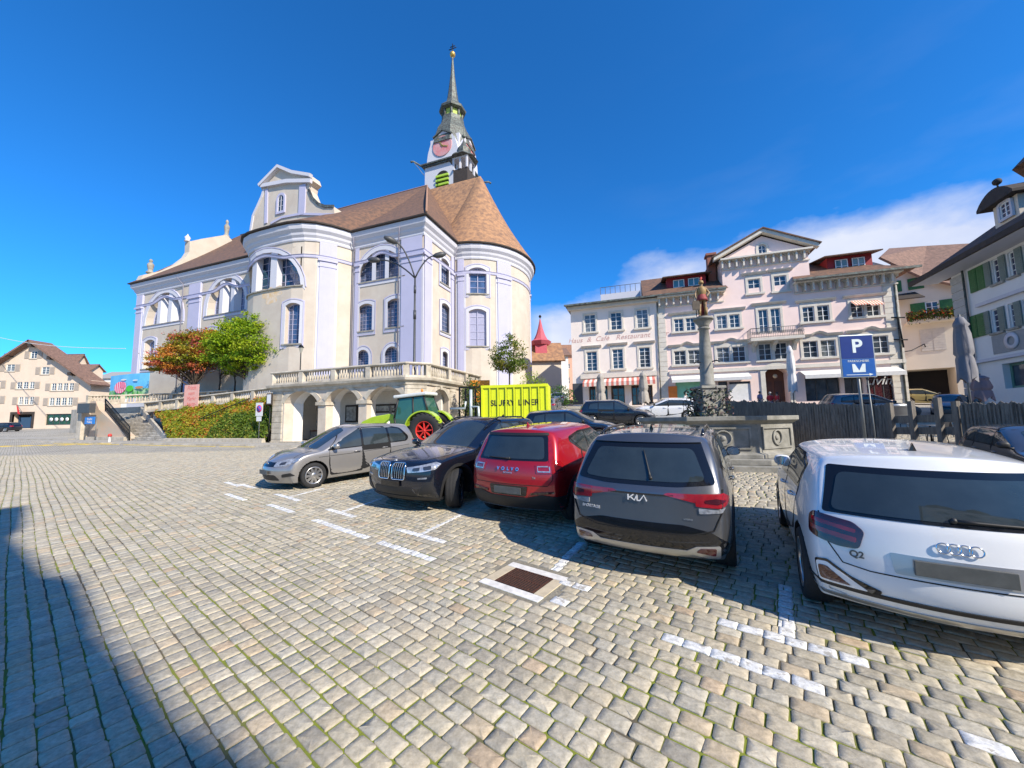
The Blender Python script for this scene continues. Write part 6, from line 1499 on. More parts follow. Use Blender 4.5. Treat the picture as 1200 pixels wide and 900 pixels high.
small_house('house', 'distant brick coloured roof above the lane', 640, 662, 440, 412, 405, 110, creamw, tile_r)
# young tree by the container and hedge patches
def colY(c, rg): k = rg.random(); return (.14, .20, .03) if k < .5 else ((.25, .24, .04) if k < .8 else (.08, .13, .02))
tb_ = depth(597, 470, 33); gzb = gz(tb_.x, tb_.y); zc_ = zat(tb_.x, tb_.y, 418)-gzb; kk = tb_.y/FPX
tree('young_tree', 'slender young tree with airy crown above the yellow container', (tb_.x, tb_.y, gzb), zc_+1.5, [(0, 0, zc_, 19*kk, 1.4, 21*kk), (-9*kk, 0, zc_-.3, 13*kk, 1.1, 12*kk), (10*kk, 0, zc_-.6, 12*kk, 1.1, 12*kk), (2*kk, 0, zc_+1.2, 9*kk, .8, 12*kk)], 90, 4200, colY, .095, 31, .08, .6)
def shrub(name, label, c, rx, ry, rz, n, colf, seed, size=.09):
    rg = np.random.default_rng(seed); P_ = []; C_ = []
    for _ in range(n):
        d = rg.normal(size=3); d /= np.linalg.norm(d); r_ = rg.uniform(.6, 1); k = 1+.25*noise.noise(Vector(d*2.3)+Vector((seed, 0, 0)))
        P_.append((d[0]*rx*r_*k, d[1]*ry*r_*k, rz+d[2]*rz*r_*k)); C_.append(np.clip(np.array(colf(d, rg))*rg.uniform(.7, 1.25), 0, 1))
    root = empty(name, None, label, 'shrub', loc=c); leaves('foliage', P_, C_, size, root, seed); q = MB(); q.tube([(0, 0, 0), (0, 0, rz)], [.08, .03], 6); q.build('stem', mat('tree_bark', (.1, .075, .055)), root); return root
def gpt(u, Y): d = depth(u, 470, Y); return (d.x, d.y, gz(d.x, d.y))
shrub('shrub', 'leafy green bush behind the container against the church', gpt(577, 35), 3.2, 1.0, 1.5, 2600, colY, 3)
shrub('shrub', 'tall green bush right of the young tree', gpt(624, 40), 1.6, 1.2, 2.2, 1600, colG, 4)
shrub('shrub', 'round dark hedge at the lane mouth', gpt(655, 42), 1.9, 1.4, 1.3, 1600, lambda c, rg: (.05, .12, .02) if rg.random() < .6 else (.1, .2, .03), 5)
shrub('shrub', 'tall dark ivy bush beside the arcade end', gpt(553, 31.5), 1.1, .9, 2.3, 2200, lambda c, rg: (.05, .10, .02) if rg.random() < .6 else (.12, .18, .03), 6)
# wooded hills on the horizon keep the far ground from ending bare
rg = np.random.default_rng(8)
hill = MB(); n_ = 90; ring = []
for i in range(n_+1):
    a = R(-75+150*i/n_); r1, r2 = 330, 520; h_ = 20+9*noise.noise(Vector((i*.13, 0, 0)))+4*noise.noise(Vector((i*.5, 3, 0)))
    ring.append([(r1*math.sin(a), r1*math.cos(a), gz(r1*math.sin(a), r1*math.cos(a))-2), (430*math.sin(a), 430*math.cos(a), h_*.75), (r2*math.sin(a), r2*math.cos(a), h_)])
hill.add([p for r_ in ring for p in r_], [(i*3+j, (i+1)*3+j, (i+1)*3+j+1, i*3+j+1) for i in range(n_) for j in range(2)], smooth=True)
hill.build('hills', mat('far_meadow', (.10, .14, .05), .95, vscale=.03, col2=(.05, .08, .03)), kind='structure')
# the tall row of houses behind the photographer whose shadow lies over the paving
# ================================================================== fountain, fences, terrace furniture
stone_f = mat('fountain_stone', (.31, .30, .265), .9, vscale=1.6, bump=.4, bscale=12, col2=(.17, .165, .14))
fc = Vector((7.75, 14.9)); fz = gz(fc.x, fc.y-2)-.1
ft = empty('fountain', None, 'octagonal grey stone fountain basin on a stepped base', 'fountain', loc=(fc.x, fc.y, fz))
FA = math.atan2(-.318, .948)
def oct_(r_, h0, h1, q, r2=None, n=8): q.lathe([(r_, h0), (r2 or r_, h1)], n=n, a0=FA+R(22.5), smooth=False)
topz = zat(fc.x, fc.y-2.45, 487.5)-fz
for i, (r_, h0, h1) in enumerate(((3.5, -.2, .22), (3.15, .22, .40))):
    q = MB(); oct_(r_, h0, h1, q); q.build('step', stone_f, ft, bevel=.02)
q = MB(); RB = 2.75
prf = [(2.80, .40), (2.80, .52), (2.66, .58), (2.64, topz-.26), (2.74, topz-.20), (2.84, topz-.14), (2.84, topz), (2.45, topz), (2.45, topz-.35), (2.4, topz-.36)]
q.lathe(prf, n=8, a0=FA+R(22.5), smooth=False, cap=True); q.build('basin', stone_f, ft, bevel=.015)
q = MB(); oct_(2.44, topz-.30, topz-.28, q); q.build('water', mat('fountain_water', (.02, .05, .05), .03, spec=.9), ft)
for k in range(8):       # framed panels with a round boss
    a = FA+R(45*k); n_ = Vector((math.cos(a), math.sin(a), 0)); t_ = Vector((-n_.y, n_.x, 0)); ap_ = 2.65*math.cos(R(22.5))+.012
    X = Matrix(((t_.x, n_.x, 0, n_.x*ap_), (t_.y, n_.y, 0, n_.y*ap_), (0, 0, 1, 0), (0, 0, 0, 1)))
    q = MB(); q.X = X; hw = .82; z0, z1 = .68, topz-.36
    for (x0, x1, a0, a1) in ((-hw, hw, z0, z0+.06), (-hw, hw, z1-.06, z1), (-hw, -hw+.06, z0+.06, z1-.06), (hw-.06, hw, z0+.06, z1-.06)): q.box(x0, x1, -.01, .035, a0, a1)
    q.tube([(.24*math.cos(2*math.pi*j/18), .02, (z0+z1)/2+.24*math.sin(2*math.pi*j/18)) for j in range(18)], .03, 6, closed=True)
    q.ball((0, .0, (z0+z1)/2), .09, 10, 6, (1, .5, 1)); q.build('panel_frame', stone_f, ft)
cx_ = depth(829, 450, fc.y); fl_ = lambda v: zat(cx_.x, cx_.y, v)-fz; dx_ = cx_.x-fc.x
col = empty('statue_column', None, 'tall tapering stone fountain column carrying the painted warrior statue', 'column', loc=(cx_.x, cx_.y, fz))
q = MB(); q.box(-.42, .42, -.42, .42, topz-.5, fl_(456)); q.box(-.48, .48, -.48, .48, fl_(456), fl_(453)); q.box(-.46, .46, -.46, .46, topz-.4, topz+.1); q.build('pedestal', stone_f, col, bevel=.015)
q = MB(); q.lathe([(.28, fl_(453)), (.28, fl_(450)), (.25, fl_(447)), (.245, fl_(430)), (.21, fl_(405)), (.17, fl_(386.5)), (.23, fl_(386)), (.23, fl_(384.5)), (.19, fl_(384))], n=28); q.build('shaft', stone_f, col)
q = MB(); q.lathe([(.19, fl_(384)), (.21, fl_(381)), (.30, fl_(378)), (.34, fl_(375.5)), (.37, fl_(375.4)), (.38, fl_(373)), (.3, fl_(372.8))], n=28); q.build('capital', stone_f, col)
for a in range(4):
    q = MB(); an = R(a*90-70); p = (.33*math.cos(an), .33*math.sin(an)); q.tube([(p[0]*.9, p[1]*.9, fl_(425)), (p[0]*1.5, p[1]*1.5, fl_(425)+.02), (p[0]*1.9, p[1]*1.9, fl_(425)-.05)], .025, 6) if a in (0, 3) else q.ball((p[0], p[1], fl_(430)), .06, 8, 6); q.build('spout', iron, col)
rg = np.random.default_rng(6); P_ = []; C_ = []
for _ in range(900):
    a = rg.uniform(0, 6.28); r_ = rg.uniform(.4, .85); P_.append((r_*math.cos(a), r_*math.sin(a), topz-.1+rg.uniform(0, 1)**1.3*(fl_(458)-topz+.2))); C_.append([(.08, .10, .06), (.2, .19, .18), (.12, .06, .06), (.04, .06, .03)][rg.integers(4)])
fw_ = empty('flower_arrangement', None, 'grey-green flower arrangement wrapped round the column foot', 'plants', loc=(cx_.x, cx_.y, fz)); leaves('foliage', P_, C_, .075, fw_, 5)
q = MB()
for k in range(8): a = k*.785; q.tube([(.4*math.cos(a), .4*math.sin(a), topz-.3), (.6*math.cos(a+.3), .6*math.sin(a+.3), topz+.5)], .015, 4)
q.build('stems', iron, fw_)
# ---- statue: one skinned body, clothing and kit as parts
def skin_body(name, verts, edges, m, parent=None, levels=2, M_=None):
    me = bpy.data.meshes.new(name); me.from_pydata([v[:3] for v in verts], edges, []); o = bpy.data.objects.new(name, me); COL.objects.link(o)
    sk = o.modifiers.new('skin', 'SKIN'); sk.use_smooth_shade = True
    for i, v in enumerate(verts):
        sv = me.skin_vertices[0].data[i]; r_ = v[3]; sv.radius = (r_, r_) if not isinstance(r_, tuple) else r_; sv.use_root = (i == 0)
    sb = o.modifiers.new('sub', 'SUBSURF'); sb.levels = levels; sb.render_levels = levels
    bpy.context.view_layer.update(); nm = bpy.data.meshes.new_from_object(o.evaluated_get(bpy.context.evaluated_depsgraph_get())); bpy.data.objects.remove(o)
    nm.name = name; nm.materials.clear(); nm.materials.append(m)
    o = bpy.data.objects.new(name, nm); COL.objects.link(o)
    if parent is not None: o.parent = parent
    if M_ is not None: o.matrix_local = M_
    return o
skin_m = mat('skin', (.45, .26, .18), .6); gold_p = mat('gold_armour_paint', (.34, .22, .08), .6, var=.4, vscale=9); redp = mat('faded_red_paint', (.30, .05, .045), .7, var=.4, vscale=9); bron = mat('dark_bronze_paint', (.09, .07, .05), .7, var=.4, vscale=8)
hS = fl_(329)-fl_(373); sc_ = hS/1.86
stt = empty('warrior_statue', None, 'painted warrior statue in gold breastplate with red plumed helmet and shield', 'statue', loc=(cx_.x, cx_.y, fz+fl_(372.9)+.03)); stt.scale = (sc_, sc_, sc_); stt.rotation_euler = (0, 0, R(-8))
bv = [(0, 0, .98, .13), (.01, 0, 1.12, .125), (0, 0, 1.28, .15), (0, 0, 1.44, .13), (.0, -.01, 1.53, .055), (0, -.02, 1.62, .085), (0, -.02, 1.72, .08),
      (-.10, -.01, .90, .10), (-.14, -.06, .52, .068), (-.17, -.03, .12, .045), (-.19, -.14, .04, .04), (.10, 0, .90, .10), (.14, .02, .52, .068), (.14, .06, .12, .045), (.17, -.04, .04, .04),
      (-.19, 0, 1.42, .065), (-.31, -.02, 1.16, .05), (-.33, -.16, .94, .038), (-.33, -.20, .88, .035), (.19, 0, 1.42, .065), (.36, .03, 1.20, .05), (.22, -.10, 1.04, .038), (.17, -.13, 1.00, .035)]
be = [(0, 1), (1, 2), (2, 3), (3, 4), (4, 5), (5, 6), (0, 7), (7, 8), (8, 9), (9, 10), (0, 11), (11, 12), (12, 13), (13, 14), (3, 15), (15, 16), (16, 17), (17, 18), (3, 19), (19, 20), (20, 21), (21, 22)]
skin_body('body', bv, be, mat('statue_flesh_paint', (.36, .25, .14), .7, var=.5, vscale=7), stt)
q = MB(); q.lathe([(.17, 1.10), (.20, 1.18), (.21, 1.30), (.20, 1.42), (.14, 1.50), (.08, 1.52)], n=18, cap=False); q.build('breastplate', gold_p, stt)
q = MB(); q.lathe([(.17, 1.12), (.19, 1.05), (.24, .90), (.26, .80), (.22, .80)], n=18, cap=False); q.build('skirt', redp, stt)
q = MB(); q.lathe([(.11, 1.66), (.115, 1.72), (.09, 1.80), (.03, 1.84)], (0, -.02, 0), n=14); hm = q.build('helmet', gold_p, stt)
q = MB(); q.tube([(0, .04, 1.80), (.02, .07, 1.92), (.07, .10, 2.0), (.12, .13, 1.96)], [.04, .06, .05, .015], 8); q.build('plume', mat('red_plume', (.42, .05, .04), .8), hm)
q = MB(); q.prism([(-.17, .5), (.17, .5), (.2, .8), (.14, .95), (-.14, .95), (-.2, .8)][::-1], -.03, .03, lambda p, h: (-.36+p[0]*.9, -.22+h, p[1]-.18)); q.build('shield', bron, stt)
q = MB(); q.tube([(-.37, -.24, 0), (-.34, -.2, .9)], .018, 6); q.build('sword', iron, stt)
q = MB(); q.prism([(-.16, 1.42), (.18, 1.42), (.26, .9), (.22, .12), (-.05, .14), (-.12, .8)], .10, .16, lambda p, h: (p[0], h, p[1])); q.build('cloak', redp, stt)
for sx in (-1, 1): q = MB(); q.tube([(sx*.15, -.02, .10), (sx*.15, -.03, .46)], [.06, .08], 10); q.build('boot', gold_p, stt)
q = MB(); q.lathe([(.29, -.03), (.30, .03), (.26, .05)], n=20); q.build('plinth', bron, stt)
# three tiny face features
q = MB()
for sx in (-1, 1): q.ball((sx*.032, -.098, 1.655), .012, 8, 6)
q.ball((0, -.108, 1.625), .014, 8, 6, (.8, 1.2, 1.4)); q.build('face', bron, stt)

# ------------------------------------------------------------------ picket fences round the cafe terraces
wood_g = mat('weathered_fence_wood', (.21, .185, .155), .9, var=.45, vscale=3, bump=.5, bscale=20, stretch=(6, 6, .8))
def picket(name, label, p, q_, z0, z1, n, w=.085, group=None, rails=(.25, .75), gz_=True):
    a, b = Vector(p), Vector(q_); L = (b-a).length; fr = Frame(a.x, a.y, b.x-a.x, b.y-a.y, 0); r_ = empty(name, fr.M, label, 'fence', group)
    rg = np.random.default_rng(n); zb = lambda s_: z0+(gz(*(a+(b-a)*s_/L))-gz(*a)); H = z1-z0
    q = MB()
    for i in range(n):
        s_ = L*(i+.5)/n; h = zb(s_); dz = rg.normal()*.02; wv = w*rg.uniform(.85, 1.1); ti = rg.normal()*.008
        q.prism([(s_-wv/2, h+.05), (s_+wv/2, h+.05), (s_+wv/2+ti, h+H-.06+dz), (s_+ti, h+H+dz), (s_-wv/2+ti, h+H-.06+dz)], -.015, .012, lambda p, hh: (p[0], hh, p[1]))
    q.build('pickets', wood_g, r_)
    for k in rails:
        q = MB(); q.hexa([(0, .013, zb(0)+H*k-.05), (L, .013, zb(L)+H*k-.05), (L, .06, zb(L)+H*k-.05), (0, .06, zb(0)+H*k-.05), (0, .013, zb(0)+H*k+.05), (L, .013, zb(L)+H*k+.05), (L, .06, zb(L)+H*k+.05), (0, .06, zb(0)+H*k+.05)]); q.build('rail', wood_g, r_)
    for k in range(max(2, int(L/2.2)+1)):
        s_ = L*k/max(1, int(L/2.2)); q = MB(); q.box(s_-.05, s_+.05, .06, .16, zb(s_)-.3, zb(s_)+H-.08); q.build('post', wood_g, r_)
    return r_
def fpt(u, Y): d = depth(u, 470, Y); return (d.x, d.y)
YF = 17.0; a = fpt(829, YF+1.2); b = fpt(1042, YF-3.4)
za = zat(*a, 468.5); picket('picket_fence', 'long dark picket fence behind the fountain in front of the inn', a, b, gz(*a)-.1, za, 74, .11)
a = fpt(1124, 11.6); b = fpt(1262, 9.6); zt_ = zat(*a, 472)
picket('picket_fence', 'nearest dark picket fence at the right edge behind the white hatchback', a, b, gz(*a)-.05, zt_, 26, .12)
# plank rails and posts between them
a = fpt(1042, 13.6); b = fpt(1124, 11.6); A_, B_ = Vector(a), Vector(b); L = (B_-A_).length; fr = Frame(a[0], a[1], b[0]-a[0], b[1]-a[1], 0)
rf_ = empty('rail_fence', fr.M, 'open plank rail fence with thick posts between the two picket fences', 'fence'); z0 = gz(*a)
for s_, u, v in ((.0, 1042, 472), (L*.34, 1062, 470), (L*.72, 1098, 466), (L-.1, 1124, 470)):
    w = fr.M @ Vector((s_, 0, 0)); q = MB(); q.box(s_-.07, s_+.07, -.07, .07, gz(w.x, w.y)-.2, zat(w.x, w.y, v)); q.build('post', wood_g, rf_)
for h0, h1 in ((.30, .50), (.85, 1.1), (1.25, 1.5)):
    q = MB(); q.hexa([(0, .07, z0+h0), (L, .07, z0+h0+.05), (L, .11, z0+h0+.05), (0, .11, z0+h0), (0, .07, z0+h1), (L, .07, z0+h1+.05), (L, .11, z0+h1+.05), (0, .11, z0+h1)]); q.build('plank', wood_g, rf_)
# raised terrace decking behind the fences
q = MB(); P = [fpt(870, 18.5), fpt(1042, 13.8), fpt(1124, 11.8), fpt(1262, 9.9), (30, 16), (27, 24), (16, 25)]; q.prism(P, .2, .9); q.build('cafe_deck', mat('deck_boards', (.12, .105, .09), .9, var=.3, vscale=2), kind='structure')
DK = .9
# ---- parking sign
ps_ = depth(1005, 430, 10.4); pg = gz(ps_.x, ps_.y); PSF = Frame(ps_.x, ps_.y, .985, -.17, 0); psn = empty('parking_sign', PSF.M, 'blue parking sign with white P, disc symbol and arrow on a grey post', 'sign')
a, b = PSF.px(984, 418)[0], PSF.px(1025, 418)[0]; z0, z1 = PSF.px(1006, 442.5)[1], PSF.px(1004, 392.5)[1]; cz = (z0+z1)/2; cxx = (a+b)/2
q = MB(); q.box(a, b, -.02, .02, z0, z1); pf = q.build('panel_frame', mat('sign_frame_grey', (.35, .40, .42), .4, .5), psn, bevel=.012)
zs = z0+(z1-z0)*.44
q = MB(); q.box(a+.03, b-.03, -.026, -.0205, zs+.005, z1-.03); q.build('upper_panel', mat('sign_dark_blue', (.005, .03, .19), .35), pf)
q = MB(); q.box(a+.03, b-.03, -.026, -.0205, z0+.03, zs-.005); q.build('lower_panel', mat('sign_blue2', (.006, .09, .36), .35), pf)
sgw = mat('sign_white', (.62, .70, .72), .5)
text_mesh('P', .52, sgw, 'letter', pf, Matrix.Translation((cxx, -.030, zs+(z1-zs)*.5)) @ Matrix.Rotation(R(90), 4, 'X'), .002, .014)
text_mesh('PARKSCHEIBE', .085, sgw, 'lettering', pf, Matrix.Translation((cxx, -.030, zs-.07)) @ Matrix.Rotation(R(90), 4, 'X'), .001)
hw, hh = (b-a)/2, (zs-z0)
q = MB()
for sx in (-1, 1): q.prism([(cxx+sx*hw*.38, z0+hh*.72), (cxx+sx*hw*.22, z0+hh*.72), (cxx+sx*.0, z0+hh*.36), (cxx+sx*.0, z0+hh*.28), (cxx+sx*hw*.36, z0+hh*.28)], -.032, -.028, lambda p, h: (p[0], h, p[1]))
q.build('disc_symbol', sgw, pf)
q = MB(); z_ = z0+hh*.15; q.prism([(cxx-hw*.75, z_-.008), (cxx+hw*.55, z_-.008), (cxx+hw*.55, z_-.035), (cxx+hw*.78, z_), (cxx+hw*.55, z_+.035), (cxx+hw*.55, z_+.008), (cxx-hw*.75, z_+.008)], -.032, -.028, lambda p, h: (p[0], h, p[1])); q.build('arrow', sgw, pf)
q = MB(); q.tube([(cxx, .05, z1-.1), (cxx+.03, .05, pg)], .035, 10); q.build('post', grey_pole, psn); q = MB(); q.tube([(cxx+.24, .07, z0+.1), (cxx+.30, .07, pg)], .018, 8); q.build('brace', grey_pole, psn)
# ---- closed parasols
def parasol(label, u, vt, vb, Y, rw, m_, group='closed cafe parasols', seed=1, base_z=None, skirt=.0):
    rw *= .66
    d = depth(u, (vt+vb)/2, Y); g_ = gz(d.x, d.y) if base_z is None else base_z; r_ = empty('closed_parasol', None, label, 'parasol', group, loc=(d.x, d.y, g_))
    zt_, zb_ = zat(d.x, d.y, vt)-g_, zat(d.x, d.y, vb)-g_; q = MB(); n = 20; rg = np.random.default_rng(seed); vs = []; H = zt_-zb_
    lev = [(1.0, .1), (.98, .42), (.9, .72), (.86, .86), (.83, .72), (.72, .85), (.50, .98), (.42, .96), (.38, .80), (.33, .95), (.15, 1.08), (0, 1.12)]
    for k, s_ in lev:
        for j in range(n): a = 2*math.pi*j/n; rr = rw*s_*(1+.22*math.cos(8*a+k*2)*min(1, s_)+.05*rg.normal()); vs.append((rr*math.cos(a), rr*math.sin(a), zb_+H*k+(.12*math.cos(4*a) if k < .05 else 0)))
    q.add(vs, [(i*n+j, i*n+(j+1) % n, (i+1)*n+(j+1) % n, (i+1)*n+j) for i in range(len(lev)-1) for j in range(n)]+[tuple(range(n))], smooth=True)
    q.build('canopy', m_, r_); q = MB(); q.tube([(0, 0, 0), (0, 0, zt_+.08)], .035, 8); q.build('pole', grey_pole, r_)
    q = MB(); q.lathe([(.32, 0), (.32, .07), (.06, .1), (.05, .4)], n=16); q.build('base', iron, r_); return r_
gcl = mat('grey_parasol_cloth', (.20, .20, .22), .85, var=.2, vscale=2); bcl = mat('beige_parasol_cloth', (.36, .33, .29), .9, var=.2); wcl = mat('white_parasol_cloth', (.62, .62, .62), .85)
parasol('large closed grey parasol in front of the green shuttered house', 1129, 371, 446, 15.0, .36, gcl, seed=2, base_z=DK)
parasol('closed white parasol left of the inn doorway arch', 927, 405, 459, 27, .36, wcl, seed=3)
parasol('closed beige parasol under the left end of the striped awning', 704, 438, 474, 38, .62, bcl, seed=4)
parasol('closed beige parasol under the right end of the striped awning', 754, 436, 472, 37, .62, bcl, seed=5)
parasol('small closed mauve parasol in the shade beside the large grey one', 1150, 440, 468, 17.5, .45, mat('mauve_cloth', (.20, .16, .18), .9), seed=6, base_z=DK)
# ---- cafe tables, chairs and a zinc planter on the deck
def cafe_chair(): 
    r_ = empty('cafe_chair', None, 'x', 'chair', 'dark cafe chairs on the terrace deck'); m_ = mat('dark_cafe_chair', (.03, .03, .033), .6)
    q = MB(); q.box(-.23, .23, -.22, .22, .43, .46); q.build('seat', m_, r_, bevel=.01); q = MB(); q.hexa([(-.23, .20, .48), (.23, .20, .48), (.23, .23, .48), (-.23, .23, .48), (-.21, .30, .92), (.21, .30, .92), (.21, .33, .92), (-.21, .33, .92)]); q.build('backrest', m_, r_)
    for sx in (-1, 1):
        for sy in (-1, 1): q = MB(); q.tube([(sx*.2, sy*.19, .43), (sx*.23, sy*.22, 0)], .015, 6); q.build('leg', m_, r_)
    return r_
ch0 = cafe_chair(); spots = [(1075, 16.5, 20), (1092, 15.2, 200), (1108, 17.5, 100), (1165, 14.5, 30), (1180, 13.5, 160), (1192, 15.5, 250), (1060, 19, 80), (985, 19.5, 10), (960, 21, 190)]
labs = ['dark chair left of the zinc tub', 'dark chair nearest the grey parasol foot', 'dark chair behind the plank rail fence', 'dark chair right of the grey parasol', 'dark chair near the right edge over the fence', 'dark chair farthest right on the deck', 'dark chair behind the zinc tub', 'dark chair behind the parking sign', 'dark chair left of the parking sign']
for i, (u, Y, an) in enumerate(spots):
    c = ch0 if i == 0 else copy_tree(ch0); d = depth(u, 460, Y); c.location = (d.x, d.y, max(DK, gz(d.x, d.y))); c.rotation_euler = (0, 0, R(an)); c['label'] = labs[i]
def cafe_table(label, u, Y):
    d = depth(u, 460, Y); r_ = empty('cafe_table', None, label, 'table', 'small round cafe tables', loc=(d.x, d.y, max(DK, gz(d.x, d.y)))); m_ = mat('table_top_grey', (.25, .25, .25), .4)
    q = MB(); q.lathe([(.36, .71), (.36, .74)], n=24); q.build('tabletop', m_, r_); q = MB(); q.tube([(0, 0, .03), (0, 0, .71)], .03, 8); q.lathe([(.24, 0), (.2, .03), (.03, .06)], n=16); q.build('pedestal', iron, r_)
cafe_table('small round table beside the grey parasol', 1085, 16.0); cafe_table('small round table near the right edge', 1186, 14.6); cafe_table('small round table behind the picket fence left of the parking sign', 972, 20.3)
d = depth(1042, 466, 15.4); q = MB(); q.lathe([(.42, 0), (.46, .1), (.45, .3), (.48, .32), (.47, .5), (.5, .52), (.5, .62), (.46, .62), (.44, .3)], (0, 0, 0), n=24); zt = q.build('zinc_tub', mat('zinc', (.45, .47, .48), .35, .8), label='round ribbed zinc tub behind the plank fence', cat='tub'); zt.location = (d.x, d.y, zat(d.x, d.y, 474)-.62*1.15); zt.scale = (1.15, 1.15, 1.15)
# drain grate set in the paving
gzc = gz(*GR); n_ = gnormal(*GR); G = Matrix(((A2.x, B2.x, n_.x, GR[0]), (A2.y, B2.y, n_.y, GR[1]), (0, 0, 1, gzc), (0, 0, 0, 1))); e1 = Vector((A2.x, A2.y, 0)); e1.z = -(n_.x*A2.x+n_.y*A2.y)/n_.z; e1.normalize(); e2 = n_.cross(e1)
G = Matrix(((e1.x, e2.x, n_.x, GR[0]), (e1.y, e2.y, n_.y, GR[1]), (e1.z, e2.z, n_.z, gzc), (0, 0, 0, 1)))
dg_ = empty('drain_grate', G, 'rusty brown drain grate in a pale stone frame among the cobbles', 'drain')
fw1, fw2, iw1, iw2 = .44, .36, .29, .225
for nm, (x0, x1, y0, y1), m_ in (('frame_stone', (-fw1, fw1, iw2, fw2), white_m), ('frame_stone', (-fw1, fw1, -fw2, -iw2), white_m), ('frame_stone', (-fw1, -iw1, -iw2, iw2), stone_w), ('frame_stone', (iw1, fw1, -iw2, iw2), stone_w)):
    q = MB(); q.box(x0+.003, x1-.003, y0+.003, y1-.003, -.1, -.002); o = q.build(nm, mat('painted_frame_stone', (.72, .70, .66), .85, var=.3, vscale=8) if m_ is white_m else mat('sand_frame_stone', (.52, .44, .31), .9, var=.2, vscale=8), dg_, bevel=.006)
q = MB(); q.box(-.57, .57, fw2+.002, .50, -.1, -.008); q.box(-.57, .57, -.50, -fw2-.002, -.1, -.008); q.box(-.57, -fw1-.002, -fw2, fw2, -.1, -.008); q.box(fw1+.002, .57, -fw2, fw2, -.1, -.008); q.build('mortar_bed', mat('mortar', (.26, .235, .18), .95, var=.4, vscale=12, bump=.6), dg_)
rust = mat('rusty_iron', (.10, .04, .025), .8, .3, var=.5, vscale=20, bump=.5, bscale=90); q = MB()
for i in range(15): x_ = -iw1+.03+(2*iw1-.06)*i/14; q.box(x_-.0065, x_+.0065, -iw2+.02, iw2-.02, -.007, .001)
q.box(-iw1+.005, iw1-.005, -.012, .012, -.007, -.0005)
for y0, y1 in ((-iw2+.005, -iw2+.024), (iw2-.024, iw2-.005)): q.box(-iw1+.005, iw1-.005, y0, y1, -.04, .0015)
for x0, x1 in ((-iw1+.005, -iw1+.02), (iw1-.02, iw1-.005)): q.box(x0, x1, -iw2+.024, iw2-.024, -.04, .0012)
q.build('grate', rust, dg_); q = MB(); q.box(-iw1, iw1, -iw2, iw2, -.3, -.0078); q.build('shaft_shade_plate', dark_in, dg_)  # dark plate close under the bars paints in the shaft's shade
# ================================================================== cars
paint_silver = mat('silver_paint', (.33, .315, .30), .32, .55, var=.04, coat=1)
paint_black = mat('black_paint', (.008, .010, .018), .22, .2, var=.1, coat=1)
paint_red = mat('red_paint', (.40, .006, .012), .3, .35, var=.05, coat=1)
paint_dgrey = mat('dark_grey_paint', (.13, .135, .145), .3, .7, var=.06, coat=1)
paint_white = mat('white_paint', (.74, .75, .76), .3, 0, var=.02, coat=1)
paint_dblue = mat('dark_blue_paint', (.012, .018, .03), .25, .3, coat=1)
paint_grey = mat('grey_paint', (.2, .21, .22), .3, .5, coat=1)
paint_yellow = mat('pale_gold_paint', (.42, .33, .12), .3, .3, coat=1)
glass_c = mat('car_glass', (.03, .042, .048), .03, 0, var=.3, vscale=2, spec=.9)
plast = mat('black_plastic', (.018, .018, .019), .55, 0, var=.2)
gloss_b = mat('gloss_black', (.008, .008, .009), .08, 0, spec=.7)
chrome = mat('chrome', (.75, .76, .78), .12, 1, var=.02)
alu = mat('brushed_silver_trim', (.52, .52, .52), .35, .8, var=.05)
rubber = mat('tyre_rubber', (.022, .022, .023), .85, 0, var=.3, vscale=30)
rim_s = mat('silver_rim', (.55, .54, .53), .3, .9, var=.05)
rim_b = mat('black_rim', (.02, .02, .022), .25, .4)
well = mat('wheel_well', (.01, .01, .01), .95)
red_l = mat('red_lens', (.30, .006, .01), .1, 0, coat=1, var=.3, vscale=14)
red_d = mat('dark_red_lens', (.07, .004, .008), .1, 0, coat=1, var=.4, vscale=14)
clear_l = mat('clear_lens', (.55, .57, .6), .08, .5, coat=1, var=.5, vscale=18)
dark_l = mat('smoked_lens', (.05, .055, .065), .06, .3, coat=1)
plate_m = mat('number_plate', (.10, .105, .10), .5, var=.25, vscale=9)
seam_m = mat('panel_gap', (.006, .006, .007), .9)

def interp(xs_, ys_, x_):
    if x_ <= xs_[0]: return ys_[0]
    for i in range(len(xs_)-1):
        if x_ <= xs_[i+1]:
            k = (x_-xs_[i])/(xs_[i+1]-xs_[i]); return ys_[i]*(1-k)+ys_[i+1]*k
    return ys_[-1]

